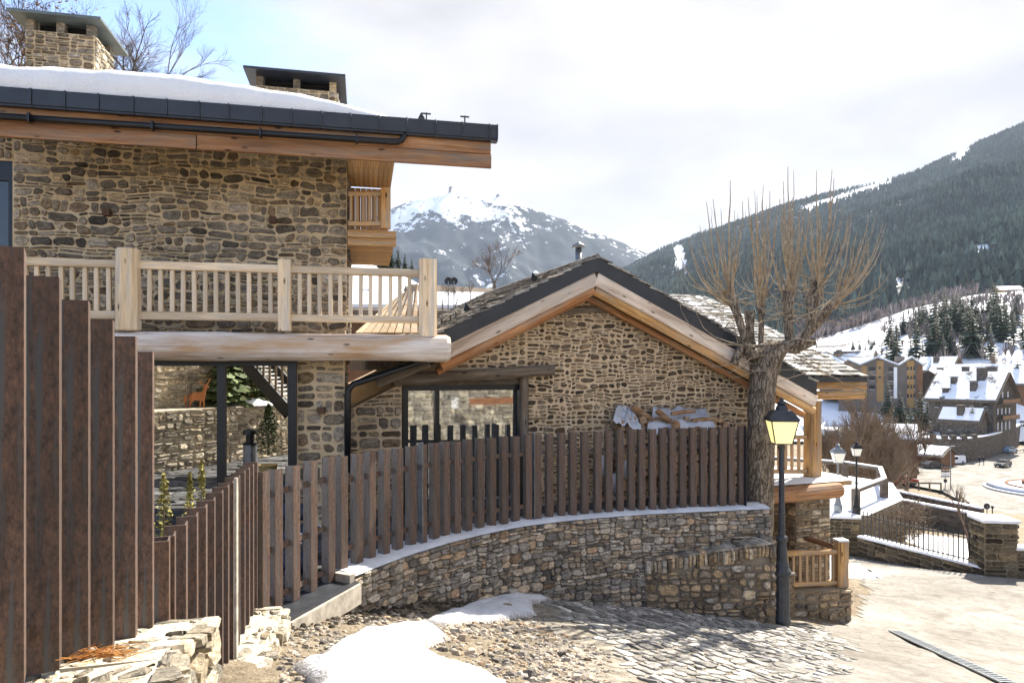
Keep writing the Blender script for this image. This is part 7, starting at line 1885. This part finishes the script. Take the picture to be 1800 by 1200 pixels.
motorcycle(vz(1597, 824, -19.93), R(60), 'left dark motorcycle parked in front of the hut'); motorcycle(vz(1609, 832, -19.93), R(100), 'right dark motorcycle parked in front of the hut')
# roundabout island
rc_ = vz(1846, 862, -19.93); rb2 = thing('roundabout', rc_, 'snow-covered roundabout island with red-brown stone rings at the right edge', 'roundabout')
mb = MB(); mb.lathe(rc_, [(9.2, 0), (9.2, .25), (8.8, .3)], 40); mb.build('kerb', M['grey_paint'], rb2)
mb = MB(); mb.lathe(rc_, [(8.8, .3), (6.2, .75), (0.1, 1.2)], 40); mb.build('snow_bank', M['snow'], rb2, smooth=True)
for rad, h in ((6.2, .9), (3.8, 1.5)): mb = MB(); mb.lathe(rc_, [(rad, .4), (rad, h), (rad - .5, h), (rad - .5, .4)], 32); mb.build('stone_ring', M['brown_render'], rb2)
mb = MB(); mb.lathe(rc_ + Vector((-3.2, -3.4, 1.0)), [(.35, 0), (.4, .5), (.15, 1.0), (.05, 1.3)], 8); mb.build('red_ornament', M['red_paint'], rb2)
# signs and posts
q = vz(1661.5, 858, -19.93); ds_ = thing('direction_sign', q, 'brown and white direction signs stacked on a post in the valley', 'sign')
mb = MB(); mb.tube([q, q + Vector((0, 0, 3.6))], .07, 6); mb.build('post', M['metal_grey'], ds_)
for i in range(4): mb = MB(); mb.prism([q + Vector((-.75, -.1, 3.5 - i * .42)), q + Vector((.6, -.1, 3.5 - i * .42)), q + Vector((.8, -.1, 3.32 - i * .42)), q + Vector((.6, -.1, 3.14 - i * .42)), q + Vector((-.75, -.1, 3.14 - i * .42))], (0, .05, 0)); mb.build('sign_board', M[('brown_render', 'wood_grey', 'white_paint', 'grey_paint')[i]], ds_)
mb = MB(); mb.tube([q + Vector((-.05, -.15, 1.3)), q + Vector((-.05, -.1, 1.3))], .32, 14); mb.build('round_sign', M['metal_dark'], ds_)
q = vz(1671, 860, -19.93); lp = thing('lamp_mast', q, 'tall thin grey lamp mast beside the direction signs', 'lamp'); mb = MB(); mb.tube([q, q + Vector((0, 0, 7.2))], [.09, .06], 6); mb.build('mast', M['metal_grey'], lp); mb = MB(); mb.box(q + Vector((.3, 0, 7.2)), Vector((.4, 0, 0)), Vector((0, .1, 0)), Vector((0, 0, .06))); mb.build('lamp_head', M['metal_grey'], lp)
q = P(1735, 916, 44); rs = thing('road_sign', q, 'round dark road sign seen from behind above the stone pillar', 'sign'); mb = MB(); mb.tube([q, q + Vector((0, 0, 1.0))], .03, 6); mb.build('post', M['metal_grey'], rs); mb = MB(); c = P(1735, 889.5, 44); mb.tube([c, c + Vector((0, .03, 0))], .2, 18); mb.build('disc', M['metal_dark'], rs)
q = P(1744.5, 916, 45); bl = thing('bollard_lamp', q, 'small bollard lamp beside the round road sign', 'lamp'); mb = MB(); mb.tube([q, q + Vector((0, 0, .85))], .035, 6); mb.build('post', M['metal_dark'], bl); mb = MB(); mb.lathe(q + Vector((0, 0, .85)), [(.05, 0), (.1, .12), (.09, .16), (.02, .2)], 8); mb.build('head', M['metal_dark'], bl)
def wood_rail(lab, pts, h=.9):
    t = thing('wooden_guardrail', pts[0], lab, 'guardrail')
    for i, p in enumerate(pts):
        p = Vector(p); mb = MB(); mb.tube([p - Vector((0, 0, .3)), p + Vector((0, 0, h))], .11, 6); mb.build('rail_post', M['wood_grey'], t)
        if i: mb = MB(); mb.tube([Vector(pts[i-1]) + Vector((0, 0, h * .85)), p + Vector((0, 0, h * .85))], .12, 6); mb.build('rail', M['wood_grey'], t)
wood_rail('horizontal wooden guardrail at the edge of the village road', [P(px, py, d) for px, py, d in ((1592, 856, 100), (1615, 858, 98), (1634, 858, 97), (1654, 859, 95))])
wood_rail('wooden guardrail descending beside the small bare tree', [P(px, py, d) for px, py, d in ((1682, 872, 85), (1687, 880, 80), (1693, 888, 75), (1702, 897, 70))])
wood_rail('wooden guardrail along the road at the right edge by the dark car', [P(px, py, d) for px, py, d in ((1757, 808, 158), (1773, 803, 160), (1786, 799, 163), (1800, 795, 166))])
o = sheet('earth_bank', None, M['ground'], .05, 1.2, 1.5, 3, .3, 'structure', world=[(38, 66), (46, 70), (56, 84), (60, 96), (50, 100), (40, 80)])
o = sheet('snow_patch', None, M['snow_dirty'], .1, .8, 2.0, 41, .25, 'stuff', world=[(36, 70), (44, 74), (50, 88), (44, 92), (36, 80)]); put(o, None, 'dirty snow on the bank below the bare trees', 'snow')

# ------------------------------------------------------------------ trees
rt = random.Random(61)
CM = [meshdata('crown', conifer_mesh(200 + i, 1.0, (.2, .24, .28)[i], 'conifer', 13, 9), [M['conifer']]) for i in range(3)]
tmb = MB(); tmb.tube([(0, 0, -.05), (0, 0, .5), (0, 0, .96)], [.02, .013, .003], 5); CT = meshdata('trunk', tmb, [M['bark']])
def pine(loc, h, lab, group=None, k=None):
    t = thing('pine_tree', loc, lab, 'tree', group); i = rt.randrange(3) if k is None else k; rz = rt.uniform(0, 6)
    inst('trunk', CT, t, rz=rz, sc=h); inst('crown', CM[i], t, rz=rz, sc=h)
for _ in range(105):
    px = rt.triangular(1545, 1830, 1690); d = rt.uniform(225, 330); x = (px - CX) / FPX * d
    hh_ = rt.uniform(9, 19); pine(Vector((x, d, zhill(px, d, x) - .3)), hh_, ('tall' if hh_ > 14 else 'low') + ' dark pine in the %s of the clump on the snow hill' % ('left end' if px < 1640 else 'middle left' if px < 1690 else 'middle right' if px < 1740 else 'right end'), 'pines on the snow hill')
for _ in range(26):
    px = rt.uniform(1462, 1560); d = rt.uniform(235, 330); x = (px - CX) / FPX * d
    pine(Vector((x, d, zhill(px, d, x) - .3)), rt.uniform(4, 8), 'small dark pine on the snow slope left of the clump', 'small pines left of the clump')
def spot(px, py, d): return P(px, py, d)
pine(spot(1788, 692, 200), 12, 'tall lone spruce at the right edge beside the chalet', None, 1); pine(spot(1618, 762, 165), 11.5, 'spruce at the left corner of the distant chalet', None, 2); pine(spot(1600, 770, 160), 8, 'smaller spruce left of the distant chalet', None, 1)
pine(spot(1709, 768, 158), 8.2, 'spruce in front of the distant chalet annex', None, 2); pine(spot(1765, 745, 175), 6.5, 'dark round conifer right of the distant chalet', None, 2); pine(spot(1582, 745, 150), 8, 'spruce below the apartment block', None, 2); pine(spot(1560, 735, 150), 9.5, 'tall spruce below the apartment block, left of another', None, 1)
for i, (px, py, h) in enumerate(((688, 478, 3.0), (700, 474, 2.4), (712, 478, 2.0), (724, 480, 1.6), (676, 480, 3.4))): pine(spot(px, py, 62), h, 'small spruce on the slope above the balcony railing', 'spruces above the railing')
# bare trees
bare_tree('bare_tree', P(40, 380, 22), 'bare tree with brown leaves behind the large chimney', ('twig_grey', 'twig_grey'), 5, h=8.6, spread=.75, depth=7, r0=.13, first=.27, kids=(3, 3), shrink=.74, leaves=900, taper=.66)
bare_tree('bare_tree', P(190, 380, 23), 'bare tree right of the large chimney', ('twig_grey', 'twig_grey'), 9, h=7.8, spread=.7, depth=7, r0=.12, first=.27, kids=(3, 3), shrink=.74, taper=.66)
bare_tree('bare_tree', P(120, 380, 25), 'thin bare tree between two others above the roof snow', ('twig_grey', 'twig_grey'), 15, h=9.4, spread=.65, depth=6, r0=.12, first=.27, kids=(3, 3), shrink=.75, taper=.66)
bare_tree('bare_tree', P(868, 535, 36), 'bare tree with a few leaves behind the gable roof', ('twig_grey', 'twig_grey'), 23, h=4.3, spread=.6, depth=6, r0=.07, first=.26, kids=(3, 3), shrink=.72, leaves=160)
bare_tree('bare_tree', P(1709, 992, 25.0), 'small bare tree beside the stone pillar', ('twig_brown', 'twig_brown'), 31, h=3.6, spread=.5, depth=6, r0=.07, first=.32, kids=(2, 3), shrink=.66)
protos = [branch_tree(300 + i, 12.5, .48, 6, .15, .45, 4, .24, (3, 3), .78, .4, .76) for i in range(3)]
PMs = [(meshdata('trunk', a, [M['twig_brown']]), meshdata('crown', b, [M['twig_brown']])) for a, b in protos]
bt = [(1462, 48), (1475, 55), (1488, 46), (1500, 60), (1512, 50), (1526, 57), (1538, 47), (1548, 62), (1560, 52), (1572, 58), (1484, 64), (1520, 66), (1556, 68), (1470, 62), (1535, 54)]
for i, (px, d) in enumerate(bt):
    x = (px - CX) / FPX * d; t = thing('bare_tree', Vector((x, d, gz(x, d) - .2)), 'brown leafless tree in the thicket right of the porch', 'tree', 'leafless trees in the thicket'); k = i % 3; rz = rt.uniform(0, 6); sc = rt.uniform(.72, .98) * (d / 54)
    inst('trunk', PMs[k][0], t, rz=rz, sc=sc); inst('crown', PMs[k][1], t, rz=rz, sc=sc)
for i in range(16):
    px = rt.uniform(1478, 1606); d = rt.uniform(88, 128); x = (px - CX) / FPX * d; t = thing('bare_tree', Vector((x, d, gz(x, d) - .2)), 'leafless tree between the thicket and the village hut', 'tree', 'leafless trees near the village hut'); rz = rt.uniform(0, 6); sc = rt.uniform(.7, 1.1)
    inst('trunk', PMs[i % 3][0], t, rz=rz, sc=sc); inst('crown', PMs[i % 3][1], t, rz=rz, sc=sc)
for i in range(12):
    px = rt.uniform(1530, 1636); d = rt.uniform(172, 188); pine(Vector(((px - CX) / FPX * d, d, -16 + rt.uniform(-2, 1))), rt.uniform(6, 11), 'dark spruce in the row below the apartment block', 'spruces below the apartment block')
for i, (px, py, d, sc) in enumerate(((1718, 640, 240, .9), (1762, 668, 205, .75), (1742, 660, 220, .8), (1690, 640, 250, .9))):
    t = thing('bare_tree', P(px, py, d), 'thin bare tree standing in the snow above the lodge', 'tree', 'thin bare trees above the lodge'); inst('trunk', PMs[i % 3][0], t, sc=sc); inst('crown', PMs[i % 3][1], t, sc=sc)
# satellite dishes and bushes beside the neighbour roof
for i, (px, py) in enumerate(((788, 494), (798, 494))):
    q = P(px, py, 30); t = thing('satellite_dish', q, ['left dark satellite dish behind the balcony corner post', 'right dark satellite dish behind the balcony corner post'][i], 'dish'); mb = MB(); mb.tube([q - Vector((0, 0, 1.4)), q], .03, 5); mb.build('mast', M['metal_grey'], t)
    vs, fs = [q + Vector((0, .06, 0))], []
    for k in range(14): a = 2 * math.pi * k / 14; vs.append(q + Vector((math.cos(a) * .17, -.0, math.sin(a) * .17)))
    mb = MB(); mb.add(vs, [(0, 1 + k, 1 + (k+1) % 14) for k in range(14)]); mb.add([v + Vector((0, -.012, 0)) for v in vs], [(0, 1 + (k+1) % 14, 1 + k) for k in range(14)]); mb.build('reflector', M['metal_dark'], t)
for i, (px, py, d, h) in enumerate(((778, 545, 28, 1.4), (800, 540, 29, 1.2), (826, 530, 31, 1.3))):
    bare_tree('bare_bush', P(px, py, d), ['twiggy bush nearest the balcony corner post', 'twiggy bush under the satellite dishes', 'twiggy bush right of the satellite dishes'][i], ('twig_grey', 'twig_grey'), 70 + i, h=h, spread=.7, depth=5, r0=.03, first=.3, kids=(3, 3))

# ------------------------------------------------------------------ haze
hz = MB(); hz.hexa([Vector(p) for p in ((-7400, -7400, -26), (7400, -7400, -26), (7400, 7400, -26), (-7400, 7400, -26), (-7400, -7400, 1300), (7400, -7400, 1300), (7400, 7400, 1300), (-7400, 7400, 1300))])
hm = bpy.data.materials.new('haze'); hm.use_nodes = True; hn = hm.node_tree.nodes; hl = hm.node_tree.links
for q in list(hn):
    if q.type != 'OUTPUT_MATERIAL': hn.remove(q)
pv = hn.new('ShaderNodeVolumePrincipled'); pv.inputs['Color'].default_value = (.72, .83, 1.0, 1); pv.inputs['Density'].default_value = .00007; pv.inputs['Anisotropy'].default_value = .0
hl.new(pv.outputs[0], [q for q in hn if q.type == 'OUTPUT_MATERIAL'][0].inputs['Volume'])
ho = hz.build('haze', hm); ho['kind'] = 'stuff'
